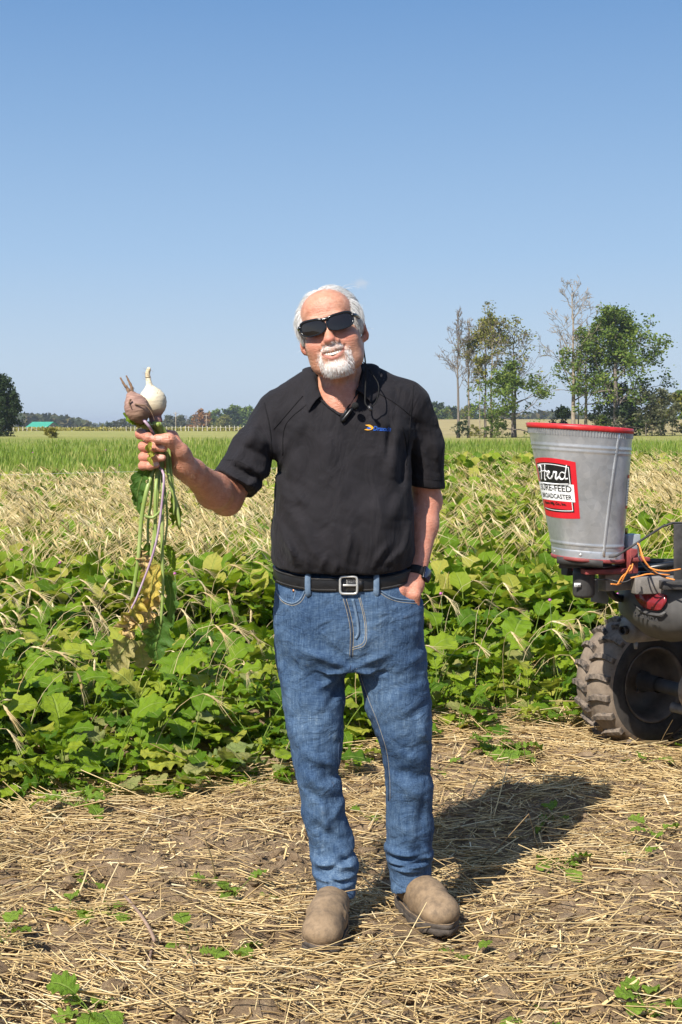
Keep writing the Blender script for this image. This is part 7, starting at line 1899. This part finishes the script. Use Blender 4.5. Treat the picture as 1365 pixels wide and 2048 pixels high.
# ---------------------------------------------------------------- seedlings and odd plants on the stubble, each one its own
def ground_at(u, v):
    Y = CAMH * FPX / (v - HORIZ)
    for _ in range(3):
        p = at(u, v, Y); Y = (CAMH - float(near_h(p.x, p.y))) * FPX / (v - HORIZ)
    p = at(u, v, Y); return Vector((p.x, p.y, float(near_h(p.x, p.y)) - .004))
for (u, v, n, sz, lab, nm) in ((185, 2030, 7, .62, 'bright young turnip plant at the bottom left of the bare ground', 'turnip_seedling'), (8, 1890, 6, .62, 'young turnip plant cut by the left edge on the bare ground', 'turnip_seedling'), (140, 1830, 4, .46, 'small seedling beside the withered leaf', 'turnip_seedling'), (215, 1835, 4, .42, 'tiny seedling right of the withered leaf', 'turnip_seedling'), (175, 1782, 3, .36, 'tiny dark seedling above the withered leaf', 'turnip_seedling'),
        (380, 1890, 4, .42, 'small seedling left of the nearer boot, behind the leafier one', 'turnip_seedling'), (455, 1905, 5, .40, 'leafy seedling close to the left of the nearer boot', 'turnip_seedling'), (425, 1798, 4, .38, 'seedling in the straw left of the trouser cuff, the left one of a pair', 'turnip_seedling'), (470, 1800, 5, .42, 'seedling in the straw left of the trouser cuff, the right one of a pair', 'turnip_seedling'), (520, 1815, 3, .36, 'pale seedling nearest to the left trouser cuff', 'turnip_seedling'),
        (1120, 1745, 9, .50, 'spreading low weed in the straw right of the shadow', 'turnip_seedling'), (1108, 1650, 4, .44, 'bright rosette at the edge of the man\'s shadow', 'turnip_seedling'), (1282, 1730, 3, .44, 'two leaved seedling near the right edge', 'turnip_seedling'), (1315, 1690, 4, .44, 'upright seedling farther right near the frame edge', 'turnip_seedling'), (1293, 1532, 4, .46, 'small green sprout in front of the tyre', 'turnip_seedling'),
        (1022, 1515, 13, .74, 'low leafy clump out in front of the crop edge', 'turnip_plant'), (985, 1500, 8, .62, 'low leafy plant to the left of the clump in front of the crop', 'turnip_plant'), (1360, 1510, 5, .55, 'sprout beside the tyre at the right edge', 'turnip_seedling'), (942, 1930, 3, .34, 'tiny pale sprout right of the boots', 'turnip_seedling'), (1080, 2040, 5, .40, 'sprout at the bottom edge right of the boots', 'turnip_seedling'), (1290, 2020, 6, .50, 'sprout at the bottom right corner', 'turnip_seedling'), (885, 1545, 3, .40, 'small leaf beside the right knee at the crop edge', 'turnip_seedling'), (735, 1640, 4, .42, 'seedling on the ground seen between the legs', 'turnip_seedling'), (150, 1625, 6, .75, 'drooping plant farthest out from the crop on the left', 'turnip_plant')):
    r = thing(nm, lab, 'plant', ground_at(u, v), gr.uniform(0, 6)); grow(r, n, sz * .78, low=True, yellow=0, dead=0, young=True); r.location.z += .012
# big leaf at the crop edge
r = thing('turnip_plant', 'plant with one very large smooth leaf at the front of the crop', 'plant', ground_at(240, 1585)); add_leaf(r, LEAVES[10], -.35, 1.5); add_leaf(r, LEAVES[9], .6, .9); add_leaf(r, LEAVES[8], 2.4, 1.0)
# half buried turnip by the trouser leg
r = thing('turnip_plant', 'half buried pink turnip with thin stems right of the knee', 'plant', ground_at(917, 1468)); add_leaf(r, LEAVES[0], .4, .75); add_leaf(r, LEAVES[1], 1.6, .8); add_leaf(r, LEAVES[5], -.5, .8)
mb = MB(); mb.lathe([(.0, -.03), (.022, -.02), (.028, .0), (.022, .02), (.008, .03), (0, .032)], 18); obj('bulb', mb.mesh('bulb', simple('pink_turnip_skin', (.40, .13, .20), .5, var=.3)), r)
# fallen stalk with its withered leaf
r = thing('fallen_stalk', 'bent brown turnip stalk with a withered leaf lying on the straw', 'stalk', ground_at(280, 1890)); bpy.context.view_layer.update()
P = [ground_at(u, v) + Vector((0, 0, h)) for u, v, h in ((250, 1835, .05), (285, 1868, .05), (308, 1892, .045), (305, 1925, .03), (285, 1965, .015), (240, 2005, .01))]
mb = MB(); mb.tube(spline([tup(p) for p in P], 26), np.linspace(.0045, .0065, 26), 8, flat=.7); keep_world(mb.build('stalk', simple('dry_stalk', (.30, .20, .14), .7, var=.35, scale=40), r))
for k, (u, v, sc, az) in enumerate(((238, 1828, 1.25, 2.9), (215, 1834, 1.2, 3.4), (250, 1842, 1.1, 2.0), (222, 1822, 1.1, .6), (300, 1930, .7, -.5))):
    p = ground_at(u, v); o = obj('withered_leaf', LEAVES_DEAD[k % 2], r, p - r.location + Vector((0, 0, .02)), (0, .5, az), sc)
# standing broken straws
for k, (P, lab) in enumerate((([(962, 1735, .0), (1058, 1628, .0), (1085, 1690, .0)], 'broken straw standing up like an arch in the shadow'), ([(600, 1802, .0), (718, 1778, .0), (733, 1760, 0)], 'long straw lying across the top of the nearer boot'), ([(345, 1925, 0), (352, 1880, 0), (343, 1830, 0)], 'thin brown stalk standing upright in the straw on the left'))):
    if k == 0: pts_ = [ground_at(950, 1745), at(1058, 1628, 4.32), ground_at(1090, 1740)]
    elif k == 1: pts_ = [at(560, 1812, 3.84), at(618, 1797, 3.875), at(712, 1779, 3.88), at(730, 1762, 3.885)]
    else: pts_ = [ground_at(356, 1938), at(352, 1880, 3.62), at(343, 1822, 3.63)]
    mb = MB(); mb.tube([tup(p) for p in pts_], .0018, 5); tag(mb.build('straw_stem', M_straw), lab, 'straw')
# little pink flowers among the crop
M_pink = simple('pink_petals', (.50, .12, .36), .6, var=.2); fl_bm = bmesh.new(); bmesh.ops.create_icosphere(fl_bm, subdivisions=1, radius=.010); fme = bpy.data.meshes.new('flower'); fl_bm.to_mesh(fme); fl_bm.free(); fme.materials.append(M_pink)
M_fstem = simple('flower_stem', (.12, .17, .05), .6)
sm = MB(); sm.tube([(0, 0, -.30), (.01, 0, -.15), (0, 0, 0)], .0016, 4); fsm = sm.mesh('stem', M_fstem)
for (u, v, Y) in ((350, 1147, 8.3), (1236, 1188, 7.4), (120, 1125, 8.6), (66, 905, 19), (212, 900, 19), (882, 1187, 7.6), (240, 930, 18.6), (530, 905, 19), (1100, 1200, 7.3), (44, 1100, 8.8)):
    o = obj('flower', fme, None, at(u, v, Y), None, (1, 1, .8)); tag(o, 'tiny pink thistle flower among the green leaves', 'flower', 'pink flowers among the crop'); obj('stem', fsm, o)
# ---------------------------------------------------------------- summer haze: one closed box of thin pale air round the whole scene
hz = MB(); hz.box((0, 2560, 6.4), (12200, 5300, 30))
m = bpy.data.materials.new('air'); m.use_nodes = True; m.node_tree.nodes.clear()
ho = m.node_tree.nodes.new('ShaderNodeOutputMaterial'); hv_ = m.node_tree.nodes.new('ShaderNodeVolumePrincipled')
hv_.inputs['Color'].default_value = (.80, .88, 1.0, 1); hv_.inputs['Density'].default_value = .00024; hv_.inputs['Anisotropy'].default_value = .2
m.node_tree.links.new(hv_.outputs[0], ho.inputs['Volume'])
ho_ = obj('haze', hz.mesh('haze', m, False)); ho_['kind'] = 'stuff'; ho_['label'] = 'thin pale summer haze over the fields'
